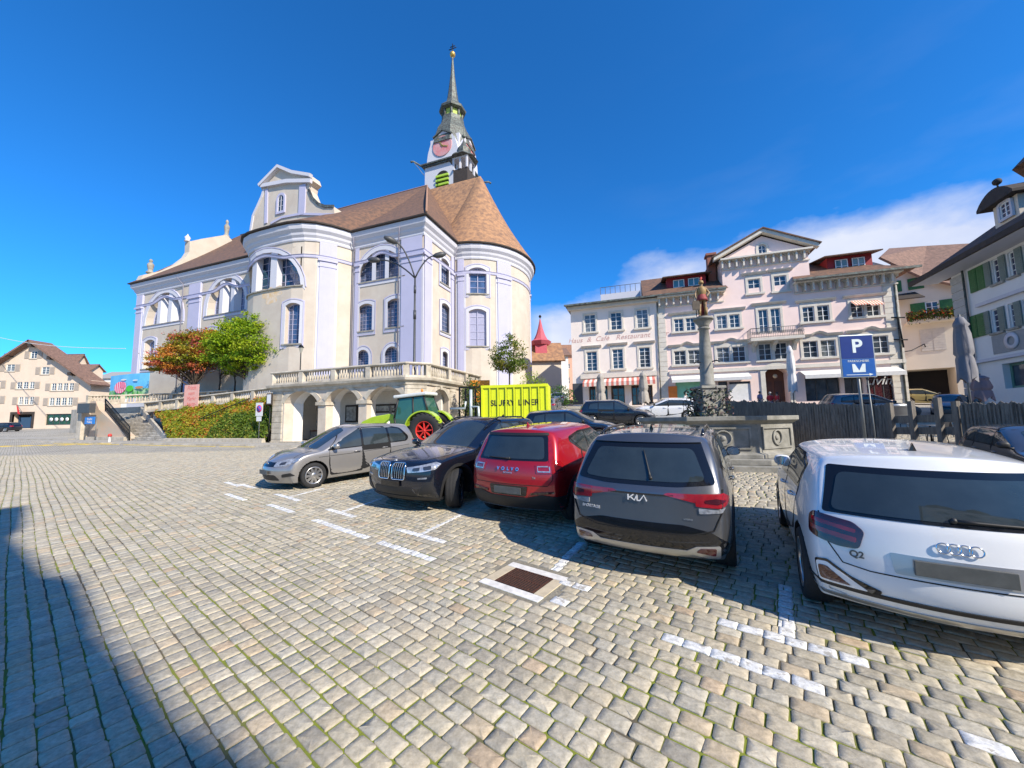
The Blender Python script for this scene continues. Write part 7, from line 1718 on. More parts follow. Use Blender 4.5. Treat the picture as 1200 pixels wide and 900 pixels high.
class CarBody:
    def __init__(s, L, Wd, H, p):
        """body cage; y forward, rear at -L/2. p: dict of profile overrides"""
        s.L, s.W, s.H, s.p = L, Wd, H, p
        h = L/2
        zr = p['z']                 # heights of rows 0..6 at [rear, rear axle, C, B, cowl, hood mid, hood front, nose]
        yr = p['yrear']             # y offset (from the rear end, forward +) of rows 0..6 at the rear face
        yn = p['ynose']             # offset backwards from the nose for rows 0..4
        yw = p['yws']               # distance from nose of the windshield for rows 4..6
        fw = p.get('fw', [.92, .985, 1.0, .985, .93, .88, .79])
        NJ = 10
        Y = [[0]*7 for _ in range(NJ)]; Z = [[0]*7 for _ in range(NJ)]; Wt = [[0]*7 for _ in range(NJ)]
        cow = h-yw[0]
        base = [None, None, -h+p.get('axr', .95), -h+p.get('axr', .95)+.62, None, None, cow, None, None, None]
        taper = p.get('taper', [.86, .955, 1, 1, 1, 1, 1, .985, .95, .83])
        gt = p.get('gt', [.90, .95, .985, 1, 1, .99, .965])
        for k in range(7):
            for j in range(NJ):
                if j == 0: y_ = -h+yr[k]
                elif j == 1: y_ = -h+yr[k]+.16
                elif j in (2, 3):
                    y_ = base[j]
                    if k >= 5: y_ += .06*(k-4)*(1 if j == 2 else .3)+max(0, yr[k]-.5)*.3
                elif j == 4: y_ = (base[3]+cow-.35)/2+.05 + (0 if k < 5 else -.06*(k-4))
                elif j == 5: y_ = cow-.45 if k < 4 else h-yw[k-4]-.32
                elif j == 6: y_ = cow if k < 4 else h-yw[k-4]
                elif j == 7: y_ = (cow+h-.2)/2-.02
                elif j == 8: y_ = h-yn[min(k, 4)]-.17
                else: y_ = h-yn[min(k, 4)]
                Y[j][k] = y_
                f_ = (y_+h)/L
                Z[j][k] = interp(p['zx'], zr[k], f_)
                Wt[j][k] = fw[k]*taper[j] if k <= 4 else fw[k]*gt[min(j, 6)]
        if 'adj' in p: p['adj'](Y, Z, Wt)
        sl = [-1, -.80, -.42, 0, .42, .80, 1]
        cr = p.get('crown', .055)
        ids = {}; vs = []
        def vid(i, j, k):
            if (i, j, k) in ids: return ids[(i, j, k)]
            q = sl[i]; x_ = q*Wt[j][k]*Wd/2; y_ = Y[j][k]; z_ = Z[j][k]
            if k == 6: z_ -= cr*q*q+(.02 if abs(q) == 1 else 0)
            if k == 4 and j >= 6: z_ -= .05*q*q+(.015 if abs(q) == 1 else 0)
            if j == 0: y_ += p.get('rc', .10)*(abs(q)**2.2)
            if j == 1: y_ += .3*p.get('rc', .10)*(abs(q)**2.2)
            if j == 9: y_ -= p.get('nc', .20)*(abs(q)**2.2)
            if j == 8: y_ -= .5*p.get('nc', .20)*(abs(q)**2.2)
            if j == 6 and k >= 4: y_ -= .14*q*q
            if j == 5 and k >= 5: y_ -= .08*q*q
            ids[(i, j, k)] = len(vs); vs.append((x_, y_, z_)); return ids[(i, j, k)]
        def pres(j, k): return 0 <= j < NJ-1 and 0 <= k < 6 and (k < 4 or j < 6)
        fs = []
        for j in range(NJ-1):
            for k in range(6):
                if not pres(j, k): continue
                for i in range(6):
                    if not pres(j-1, k): fs.append((vid(i, j, k), vid(i+1, j, k), vid(i+1, j, k+1), vid(i, j, k+1)))
                    if not pres(j+1, k): fs.append((vid(i+1, j+1, k), vid(i, j+1, k), vid(i, j+1, k+1), vid(i+1, j+1, k+1)))
                    if not pres(j, k-1): fs.append((vid(i, j, k), vid(i, j+1, k), vid(i+1, j+1, k), vid(i+1, j, k)))
                    if not pres(j, k+1): fs.append((vid(i, j, k+1), vid(i+1, j, k+1), vid(i+1, j+1, k+1), vid(i, j+1, k+1)))
                fs.append((vid(0, j, k), vid(0, j, k+1), vid(0, j+1, k+1), vid(0, j+1, k)))
                fs.append((vid(6, j, k), vid(6, j+1, k), vid(6, j+1, k+1), vid(6, j, k+1)))
        me = bpy.data.meshes.new('cage'); me.from_pydata(vs, [], fs)
        bm = bmesh.new(); bm.from_mesh(me); bmesh.ops.recalc_face_normals(bm, faces=bm.faces[:])
        cl = bm.edges.layers.float.get('crease_edge') or bm.edges.layers.float.new('crease_edge')
        inv = {v: k_ for k_, v in ids.items()}
        for e in bm.edges:
            a, b = inv[e.verts[0].index], inv[e.verts[1].index]
            c = 0
            if a[2] == b[2] == 4 and a[0] == b[0] and a[0] in (0, 6): c = .35           # belt line / hood edge
            if a[2] == b[2] == 6 and a[0] == b[0] and a[0] in (0, 6): c = .3
            if a[2] == b[2] == 0: c = .5
            if a[1] == b[1] == 6 and a[2] == b[2] == 4: c = .7
            if a[1] == b[1] == 0 and a[2] == b[2] == 6: c = p.get('spoil', .5)
            if a[1] == b[1] == 0 and a[2] == b[2] and a[2] in p.get('rcrease', ()): c = .6
            if a[2] == b[2] == 3 and a[0] == b[0] and a[0] in (0, 6): c = .25
            e[cl] = c
        bm.to_mesh(me); bm.free()
        o = bpy.data.objects.new('cage', me); COL.objects.link(o)
        m_ = o.modifiers.new('s', 'SUBSURF'); m_.levels = 3; m_.render_levels = 3
        bpy.context.view_layer.update()
        dg = bpy.context.evaluated_depsgraph_get()
        s.me = bpy.data.meshes.new_from_object(o.evaluated_get(dg)); bpy.data.objects.remove(o)
        co = np.empty(len(s.me.vertices)*3); s.me.vertices.foreach_get('co', co); co = co.reshape(-1, 3)
        co[:, 0] *= Wd/(co[:, 0].max()-co[:, 0].min()); co[:, 1] = (co[:, 1]-co[:, 1].min())/(co[:, 1].max()-co[:, 1].min())*L-L/2
        zb = p['z'][0][3]; co[:, 2] = (co[:, 2]-co[:, 2].min())/(co[:, 2].max()-co[:, 2].min())*(H-zb)+zb
        s.me.vertices.foreach_set('co', co.ravel()); s.me.update()
        s.bvh = BVHTree.FromPolygons([tuple(c) for c in co], [tuple(q.vertices) for q in s.me.polygons])
    PR = {'L': (Vector((1, 0, 0)), lambda a, b: Vector((-4, a, b))), 'R': (Vector((-1, 0, 0)), lambda a, b: Vector((4, a, b))),
          'B': (Vector((0, 1, 0)), lambda a, b: Vector((a, -6, b))), 'F': (Vector((0, -1, 0)), lambda a, b: Vector((a, 6, b))),
          'T': (Vector((0, 0, -1)), lambda a, b: Vector((a, b, 4)))}
    def dirn(s, pr):
        if pr in s.PR: return s.PR[pr][0]
        sx = 1 if pr[1] == 'R' else -1; sy = 1 if pr[0] == 'C' else -1      # C: rear corner, D: front corner
        return Vector((-sx*.7071, sy*.7071, 0))
    def hit(s, a, b, pr):
        if pr not in s.PR:
            sx = 1 if pr[1] == 'R' else -1; sy = 1 if pr[0] == 'C' else -1
            d = s.dirn(pr); e = Vector((sx*.7071, sy*.7071, 0)); q = Vector((sx*s.W*.43, -sy*(s.L/2-.09), 0))
            o_ = q+e*a+Vector((0, 0, b))-d*2
            r_ = s.bvh.ray_cast(o_, d)
            if r_[0] is not None: return r_[0], r_[1]
            r_ = s.bvh.find_nearest(o_+d*2); return r_[0], r_[1]
        d, f = s.PR[pr]; o_ = f(a, b); r_ = s.bvh.ray_cast(o_, d)
        if r_[0] is not None: return r_[0], r_[1]
        # missed: nearest surface point to the mid-plane guess
        g_ = o_+d*(4 if pr in 'LR' else (6-s.L/2 if pr in 'BF' else 3)); g_ = Vector((max(-s.W/2, min(s.W/2, g_.x)), max(-s.L/2, min(s.L/2, g_.y)), g_.z)) if pr != 'T' else g_
        r_ = s.bvh.find_nearest(g_); return r_[0], r_[1]
    def patch(s, poly, pr, off=.004, name='panel', m=None, parent=None, grid=.05, rim=.012, mb=None):
        P = [Vector(p[:2]) for p in poly]
        # densify the outline
        D = []
        for i, p in enumerate(P):
            q = P[(i+1) % len(P)]; k = max(1, int((q-p).length/grid))
            D += [p.lerp(q, j/k) for j in range(k)]
        D2 = [D[0]]
        for q in D[1:]:
            if (q-D2[-1]).length > 1e-4: D2.append(q)
        D = D2; n = len(D)
        xs0, xs1 = min(q.x for q in D), max(q.x for q in D); ys0, ys1 = min(q.y for q in D), max(q.y for q in D)
        I = []
        def inside(c):
            r_ = False; j = n-1
            for i in range(n):
                a, b = D[i], D[j]
                if (a.y > c.y) != (b.y > c.y) and c.x < (b.x-a.x)*(c.y-a.y)/(b.y-a.y)+a.x: r_ = not r_
                j = i
            return r_
        xx = xs0+grid/2
        while xx < xs1:
            yy = ys0+grid/2
            while yy < ys1:
                c = Vector((xx, yy))
                if min((c-q).length for q in D) > grid*.4 and inside(c): I.append(c)
                yy += grid
            xx += grid
        V2, E, F, *_ = delaunay_2d_cdt(D+I, [(i, (i+1) % n) for i in range(n)], [], 1, 1e-5)
        vs = []
        for q in V2:
            h_, n_ = s.hit(q.x, q.y, pr)
            d = s.dirn(pr)
            if n_.dot(d) > 0: n_ = -n_
            nn = (n_-d*.35).normalized()
            vs.append((h_+nn*off, nn))
        V3 = [a for a, b in vs]; fs = [tuple(f) for f in F]
        # rim
        ec = {}
        for f in fs:
            for i in range(len(f)):
                e = (f[i], f[(i+1) % len(f)]); ec[tuple(sorted(e))] = ec.get(tuple(sorted(e)), []) + [e]
        rimv = {}
        for e, l in ec.items():
            if len(l) == 1:
                a, b = l[0]
                for q in (a, b):
                    if q not in rimv: rimv[q] = len(V3); V3.append(vs[q][0]-vs[q][1]*(off+rim))
                fs.append((b, a, rimv[a], rimv[b]))
        if mb is not None: mb.add(V3, fs, smooth=True); return None
        b_ = MB(); b_.add(V3, fs, smooth=True)
        o = b_.build(name, m, parent)
        try: o.data.set_sharp_from_angle(angle=R(50))
        except Exception: pass
        return o
    def bodymesh(s, arches, name, m, parent):
        """cut wheel arches"""
        me = s.me.copy(); me.materials.clear(); me.materials.append(m); me.materials.append(well)
        o = bpy.data.objects.new(name, me); COL.objects.link(o)
        cut = []
        for (y_, r_) in arches:
            for sx in (-1, 1):
                mb = MB(); mb.lathe([(r_, sx*(s.W/2-.30)), (r_, sx*(s.W/2+.3))], (0, y_, s.p['zw']), n=40, ax='x')
                c = mb.build('cut', well); cut.append(c)
                b = o.modifiers.new('b', 'BOOLEAN'); b.object = c; b.operation = 'DIFFERENCE'; b.solver = 'EXACT'
        bpy.context.view_layer.update()
        nm = bpy.data.meshes.new_from_object(o.evaluated_get(bpy.context.evaluated_depsgraph_get()))
        o.modifiers.clear(); o.data = nm
        for c in cut: bpy.data.objects.remove(c)
        for f in nm.polygons:
            f.use_smooth = True; f.material_index = 0
            c = f.center
            for (y_, r_) in arches:
                if math.hypot(c.y-y_, c.z-s.p['zw']) < r_+.004 and abs(c.x) > s.W/2-.32 and (abs(math.hypot(c.y-y_, c.z-s.p['zw'])-r_) < .01 or abs(abs(c.x)-(s.W/2-.30)) < .01):
                    f.material_index = 1
            if c.z < s.p['z'][0][3]+.02: f.material_index = 1
        try: nm.set_sharp_from_angle(angle=R(38))
        except Exception: pass
        o.name = name; o.parent = parent
        return o

def spokes(mb, n, r0, r1, w0, w1, x0, x1, twist=0, dbl=0):
    for i in range(n):
        a = 2*math.pi*i/n
        for dd in ((-dbl, dbl) if dbl else (0,)):
            ca, sa = math.cos(a+dd*.3), math.sin(a+dd*.3); cb, sb = math.cos(a+dd+twist), math.sin(a+dd+twist)
            pts = []
            for (r_, c_, s_, w_) in ((r0, ca, sa, w0), (r1, cb, sb, w1)):
                pts += [(r_*c_+w_*s_, r_*s_-w_*c_), (r_*c_-w_*s_, r_*s_+w_*c_)]
            q = [pts[0], pts[1], pts[3], pts[2]]
            mb.hexa([(x0, *q[0]), (x0, *q[1]), (x0, *q[2]), (x0, *q[3]), (x1, *q[0]), (x1, *q[1]), (x1-.01*(x1 > 0), *q[2]), (x1-.01, *q[3])])
def wheel(parent, x_, y_, z_, r_, w_, rimm, ns=5, dbl=0, steer=0, rimr=None):
    """wheel (> tyre, rim); outer face towards sign(x)"""
    sg = 1 if x_ > 0 else -1
    ri = rimr or r_*.68
    hub = MB(); hub.lathe([(.02, .0), (ri*.72, .0), (ri*.72, .03), (.02, .035)], n=24, ax='x')
    o = hub.build('wheel', rim_b, parent)
    ty = MB(); hw = w_/2
    ty.lathe([(ri, -hw*.9), (ri+.02, -hw), (r_*.93, -hw), (r_*.985, -hw*.8), (r_, -hw*.55), (r_*.99, -hw*.3), (r_, -hw*.25), (r_, 0), (r_*.99, .01), (r_, .02), (r_, hw*.5), (r_*.985, hw*.8), (r_*.93, hw), (ri+.02, hw), (ri, hw*.9)], n=48, ax='x', cap=False)
    t = ty.build('tyre', rubber, o, fixn=False)
    rm = MB()
    rm.lathe([(ri-.03, -hw*.8), (ri, -hw*.8), (ri+.004, hw*.97), (ri-.018, hw*.97), (ri-.03, hw*.8), (ri-.035, -hw*.8)], n=48, ax='x', cap=False)
    spokes(rm, ns, .05, ri-.02, .028, .018 if dbl else .034, hw*.55, hw*.86, dbl=dbl)
    rm.lathe([(.075, hw*.5), (.075, hw*.8), (.06, hw*.9), (.001, hw*.92)], n=20, ax='x', cap=False)
    rm.build('rim', rimm, o, fixn=True)
    o.location = (x_, y_, z_); o.rotation_euler = (0, 0, (0 if sg > 0 else math.pi)+steer)
    return o
def mirror_part(parent, x_, y_, z_, m, sg, dark=False):
    mb = MB(); pr = [(-.11, .0), (-.09, .075), (-.02, .095), (.09, .08), (.12, .03), (.11, -.05), (.02, -.07), (-.08, -.06)]
    # pod: lens shaped housing
    mb.m = 0
    for k in range(1): pass
    vs = []; fs = []; n = len(pr); lay = [(-.06, .80), (-.045, .97), (0, 1.0), (.04, .85), (.065, .45)]
    for yy, sc_ in lay:
        vs += [(p[0]*sc_, yy, p[1]*sc_) for p in pr]
    for i in range(len(lay)-1): fs += [(i*n+j, i*n+(j+1) % n, (i+1)*n+(j+1) % n, (i+1)*n+j) for j in range(n)]
    fs += [tuple(range(n))[::-1], tuple(range((len(lay)-1)*n, len(lay)*n))]
    mb.add(vs, fs, smooth=True)
    o = mb.build('side_mirror', m, parent, loc=(x_+sg*.13, y_, z_))
    sub = o.modifiers.new('s', 'SUBSURF'); sub.levels = 1; sub.render_levels = 2
    a = MB(); a.tube([(-sg*.16, .02, -.07), (-sg*.05, .01, -.05)], [.03, .022], 8); a.build('arm', plast, o)
    g_ = MB(); g_.prism([(p[0]*.78, p[1]*.78) for p in pr], -.0625, -.058, lambda p, h: (p[0], h, p[1])); g_.build('glass', chrome, o)
    return o
def handle_part(parent, body, y_, z_, side, m):
    h_, n_ = body.hit(y_, z_, side); mb = MB(); sx = 1 if h_.x > 0 else -1
    mb.tube([(h_.x+sx*.004, y_-.10, z_), (h_.x+sx*.03, y_-.07, z_+.004), (h_.x+sx*.032, y_+.06, z_+.004), (h_.x+sx*.006, y_+.10, z_)], [.012, .015, .015, .012], 8)
    return mb.build('handle', m, parent)

def place(root, x_, y_, hx, hy, z_=None, sc=1.08):
    n_ = gnormal(x_, y_); h_ = Vector((hx, hy, 0)).normalized(); h_ = (h_-n_*h_.dot(n_)).normalized(); r_ = h_.cross(n_)
    z_ = gz(x_, y_) if z_ is None else z_
    root.matrix_world = Matrix(((r_.x, h_.x, n_.x, x_), (r_.y, h_.y, n_.y, y_), (r_.z, h_.z, n_.z, z_), (0, 0, 0, 1))) @ Matrix.Scale(sc, 4)

# default profile rows (heights at zx fractions rear->nose): SUV-ish hatchback
def prof(H, belt=.95, hood=.98, nose=.75, z0=.2, **kw):
    zx = [0, .12, .22, .40, .62, .72, .85, .96, 1.0]
    b = belt
    z = [[z0+.06, z0+.02, z0, z0, z0, z0, z0, z0+.0, z0+.03],
         [.42, .36, .34, .34, .34, .34, .35, .36, .38],
         [.70, .66, .64, .62, .62, .62, .60, .54, .52],
         [b-.06, b-.08, b-.09, b-.10, b-.12, hood-.10, hood-.14, nose-.05, nose-.10],
         [b+.06, b+.05, b+.03, b+.01, b, hood+.02, hood-.04, nose+.02, nose-.02],
         [(b+H)/2+.04, (b+H)/2+.04, (b+H)/2+.03, (b+H)/2+.02, (b+H)/2, (b+H)/2-.02, (b+H)/2, 1, 1],
         [H-.09, H-.04, H-.02, H, H-.015, H-.09, H-.2, 1, 1]]
    p = dict(z=z, zx=zx, zw=.33, yrear=[.12, .03, 0, .03, .12, .28, .42], ynose=[.14, .03, 0, .02, .10], yws=[1.15, 1.62, 2.10], axr=.92)
    p.update(kw); return p
def mirror_poly(p): return [(-q[0], *q[1:]) for q in p][::-1]
def side_pair(bd, poly, off, name, m, parent, grid=.06, sides='LR'):
    return [bd.patch(poly, s_, off, name, m, parent, grid) for s_ in sides]
def build_car(name, label, L, Wd, H, paint, prf, fa, ra, wr, spec, group=None, cat='car'):
    root = empty(name, None, label, cat, group)
    h_ = L/2; az = [(prf['z'][4][4], h_-prf['yws'][0]), (prf['z'][5][5], h_-prf['yws'][1]), (prf['z'][6][5], h_-prf['yws'][2])]
    def clp(poly):
        o_ = []
        for q in poly:
            if q[0] > -.3:
                z_ = q[1]; ym = interp([a[0] for a in az], [a[1] for a in az], z_)-.20
                q = (min(q[0], ym), *q[1:])
            o_.append(q)
        return o_
    spec = dict(spec); spec['dlo'] = clp(spec['dlo']); spec['panes'] = [clp([(a, b, *c) for a, b, *c in p]) for p in spec['panes']]
    spec['panes'] = [[(min(a, max(q[0] for q in spec['dlo'])-.03), b, *c) for a, b, *c in p] for p in spec['panes']]
    spec['panes'] = [p for p in spec['panes'] if max(q[0] for q in p)-min(q[0] for q in p) > .12]
    bd = CarBody(L, Wd, H, prf)
    ar = wr+.055
    body = bd.bodymesh([(fa, ar), (ra, ar)], 'body', paint, root)
    sides = spec.get('sides', 'LR')
    rimm = spec.get('rim', rim_s); st = spec.get('steer', 0)
    for sx in (-1, 1):
        for (y_, s_) in ((fa, st), (ra, 0)):
            wheel(root, sx*(Wd/2-.115), y_, wr, wr, spec.get('tw', .22), rimm, spec.get('ns', 5), spec.get('dbl', 0), s_, spec.get('rimr'))
    # side glass: black frame then panes
    dlo = spec['dlo']; fr = rnd(dlo, spec.get('dr', .05))
    for s_ in sides:
        bd.patch(fr, s_, .002, 'window_frame', spec.get('frm', gloss_b), root, .06)
        for pane in spec['panes']:
            bd.patch(rnd(pane, .035), s_, .006, 'side_window', glass_c, root, .06)
        for i, dpoly in enumerate(spec.get('doors', [])):
            lst = rnd(dpoly, .06)
            bd.patch(strip(lst+[lst[0]], .009), s_, .0025, 'door_gap', seam_m, root, .08, .004)
        for (hy, hz) in spec.get('handles', []): handle_part(root, bd, hy, hz, s_, spec.get('hm', paint))
        if spec.get('arch'):                                  # plastic arch trims and sill
            for y_ in (fa, ra):
                o_ = []; i_ = []
                for k in range(17):
                    a_ = R(-14+208*k/16); o_.append((y_+(ar+.055)*math.cos(a_), wr+(ar+.055)*math.sin(a_))); i_.append((y_+(ar-.004)*math.cos(a_), wr+(ar-.004)*math.sin(a_)))
                bd.patch(o_+i_[::-1], s_, .006, 'arch_trim', plast, root, .05, .02)
            bd.patch([(ra+ar+.03, prf['z'][0][3]+.0), (fa-ar-.03, prf['z'][0][3]+.0), (fa-ar-.05, spec['sill']), (ra+ar+.05, spec['sill'])], s_, .006, 'sill_trim', plast, root)
        if 'roofrail' in spec:
            y0, y1, rm_ = spec['roofrail']; mb = MB(); P = []
            for k in range(13):
                t = k/12; yy = y0+(y1-y0)*t; h_, _ = bd.hit((-1 if s_ == 'L' else 1)*(Wd*.5*.68), yy, 'T'); P.append((h_.x, yy, h_.z+(.045 if .06 < t < .94 else -.0)))
            mb.tube(P, .018, 8); mb.build('roof_rail', rm_, root)
    for (nm, poly, pr, off, m_) in spec['patches']:
        if pr == 'S':
            for s_ in sides: bd.patch(poly, s_, off, nm, m_, root)
        elif pr in ('C2', 'D2'):
            bd.patch(poly, pr[0]+'R', off, nm, m_, root, .035); bd.patch(poly, pr[0]+'L', off, nm, m_, root, .035)
        elif pr in ('B2', 'F2', 'T2'):
            bd.patch(poly, pr[0], off, nm, m_, root, .04); bd.patch(mirror_poly(poly), pr[0], off, nm, m_, root, .04)
        else: bd.patch(poly, pr, off, nm, m_, root, .05)
    if 'mirror' in spec:
        my, mz, mm = spec['mirror']
        for s_ in sides:
            h_, _ = bd.hit(my, mz, s_); mirror_part(root, h_.x, my, mz+.04, mm, 1 if h_.x > 0 else -1)
    if 'antenna' in spec:
        ay, am = spec['antenna']; h_, _ = bd.hit(0, ay, 'T'); mb = MB()
        mb.add([(0, ay+.09, h_.z-.005), (-.028, ay-.04, h_.z-.005), (.028, ay-.04, h_.z-.005), (0, ay-.03, h_.z+.075), (0, ay-.055, h_.z+.07), (0, ay-.05, h_.z-.005)], [(0, 1, 3), (0, 3, 2), (1, 4, 3), (2, 3, 4), (1, 5, 4), (5, 2, 4), (0, 2, 5, 1)])
        mb.build('antenna', am, root)
    if 'wiper' in spec:
        x0, z0, x1, z1 = spec['wiper']; mb = MB(); P = []
        for k in range(6):
            t = k/5; h_, n_ = bd.hit(x0+(x1-x0)*t, z0+(z1-z0)*t, 'B'); P.append(h_+n_*.0+Vector((0, -.025, .0)))
        mb.tube(P, [.016, .012, .01, .009, .008, .006], 6); mb.ball(P[0], .022, 8, 6); mb.build('wiper', plast, root)
    return root, bd
def badge_text(bd, root, txt, size, a, b, pr, m, depth_=.004, bold=0, space=1.0, shear=0, name='lettering'):
    h_, n_ = bd.hit(a, b, pr); 
    if n_.dot(bd.PR[pr][0]) > 0: n_ = -n_
    up = Vector((0, 0, 1)); x_ = up.cross(n_).normalized(); u_ = n_.cross(x_).normalized(); p = h_+n_*.006
    Mx = Matrix(((x_.x, u_.x, n_.x, p.x), (x_.y, u_.y, n_.y, p.y), (x_.z, u_.z, n_.z, p.z), (0, 0, 0, 1)))
    return text_mesh(txt, size, m, name, root, Mx, depth_, bold, shear=shear, space=space), Mx
def plate(bd, root, a, b, pr, w=.52, h=.11, m=None):
    h_, n_ = bd.hit(a, b, pr)
    if n_.dot(bd.PR[pr][0]) > 0: n_ = -n_
    n_.z *= .4; n_.normalize()
    x_ = Vector((0, 0, 1)).cross(n_).normalized(); u_ = n_.cross(x_); p = h_+n_*.02
    Mx = Matrix(((x_.x, u_.x, n_.x, p.x), (x_.y, u_.y, n_.y, p.y), (x_.z, u_.z, n_.z, p.z), (0, 0, 0, 1)))
    mb = MB(); mb.box(-w/2, w/2, -h/2, h/2, -.012, .004); o = mb.build('number_plate', m or plate_m, root, bevel=.004); o.matrix_local = Mx
    return o

# ------------------------------------------------------------------ silver compact van, nose towards the camera
p_van = prof(1.58, belt=.93, hood=1.0, nose=.72, z0=.17, zw=.325, yws=[.98, 1.50, 2.02], ynose=[.10, .02, 0, .06, .22], yrear=[.12, .02, 0, .05, .10, .22, .34], nc=.30,
             fw=[.92, .985, 1.0, .985, .95, 0.885, 0.780])
van, b_ = build_car('parked_van', 'silver grey compact people carrier at the left end of the parked row', 4.34, 1.81, 1.58, paint_silver, p_van, 1.31, -1.375, .325, dict(
    dlo=[(-1.62, .985), (1.28, .93), (1.30, 1.0), (.62, 1.44), (.3, 1.50), (-1.0, 1.50), (-1.42, 1.42), (-1.72, 1.12)], dr=.08,
    panes=[[(-1.55, 1.02), (-1.0, 1.00), (-.96, 1.45), (-1.36, 1.39), (-1.60, 1.12)], [(-.93, 1.0), (-.10, .98), (-.10, 1.465), (-.88, 1.46)], [(-.03, .98), (.80, .965), (.80, 1.22), (.42, 1.42), (.25, 1.465), (-.03, 1.465)], [(.86, .965), (1.2, .955), (.86, 1.18)]],
    doors=[[(-.97, .50), (-.06, .30), (-.06, 1.49), (-.85, 1.49), (-1.0, 1.0)], [(-.06, .27), (.88, .27), (.93, .6), (.90, 1.0), (.3, 1.49), (-.06, 1.49)]],
    handles=[(-.78, .86), (.12, .84)], rim=rim_s, ns=10, mirror=(.78, .985, paint_silver), antenna=(-1.5, paint_silver),
    patches=[('windshield', rnd([(-.62, 1.12), (-.35, 1.24), (.35, 1.24), (.62, 1.12), (.48, .30), (0, .22), (-.48, .30)], .08), 'T', .005, glass_c),
             ('rear_window', rnd([(-.58, 1.05), (.58, 1.05), (.52, 1.45), (-.52, 1.45)], .06), 'B', .005, glass_c),
             ('tail_light', rnd([(-.20, .80), (.22, .86), (.18, 1.04), (-.16, 1.0)], .04), 'C2', .008, red_l),
             ('headlight', rnd([(-.30, .60), (.02, .62), (.34, .74), (.36, .80), (.05, .78), (-.26, .70)], .03), 'D2', .010, clear_l),
             ('headlight_core', rnd([(-.16, .635), (0, .65), (.02, .72), (-.14, .69)], .03), 'D2', .014, dark_l),
             ('grille', rnd([(-.40, .60), (.40, .60), (.44, .70), (-.44, .70)], .03), 'F', .008, gloss_b),
             ('bumper_intake', rnd([(-.50, .26), (.50, .26), (.42, .40), (-.42, .40)], .05), 'F', .006, plast),
             ('fog_light', rnd([(.58, .34), (.86, .38), (.82, .46), (.60, .42)], .03), 'F2', .007, plast),
             ('hood_gap', strip([(-.70, 1.30), (-.68, 1.6), (-.56, 1.95), (-.3, 2.03), (.3, 2.03), (.56, 1.95), (.68, 1.6), (.70, 1.30)], .010), 'T', .003, seam_m),
             ('body_crease', strip([(-1.7, .87), (0, .80), (1.2, .78)], .010), 'S', .002, seam_m)]))  # last patch: dark line along the sides paints in the crease's shade
mb = MB(); h_, n_ = b_.hit(0, .66, 'F'); mb.lathe([(.062, 0), (.062, .012), (.048, .016), (.048, .008)], (0, h_.y, .665), n=24, ax='y'); mb.build('emblem', chrome, van)
plate(b_, van, 0, .46, 'F')

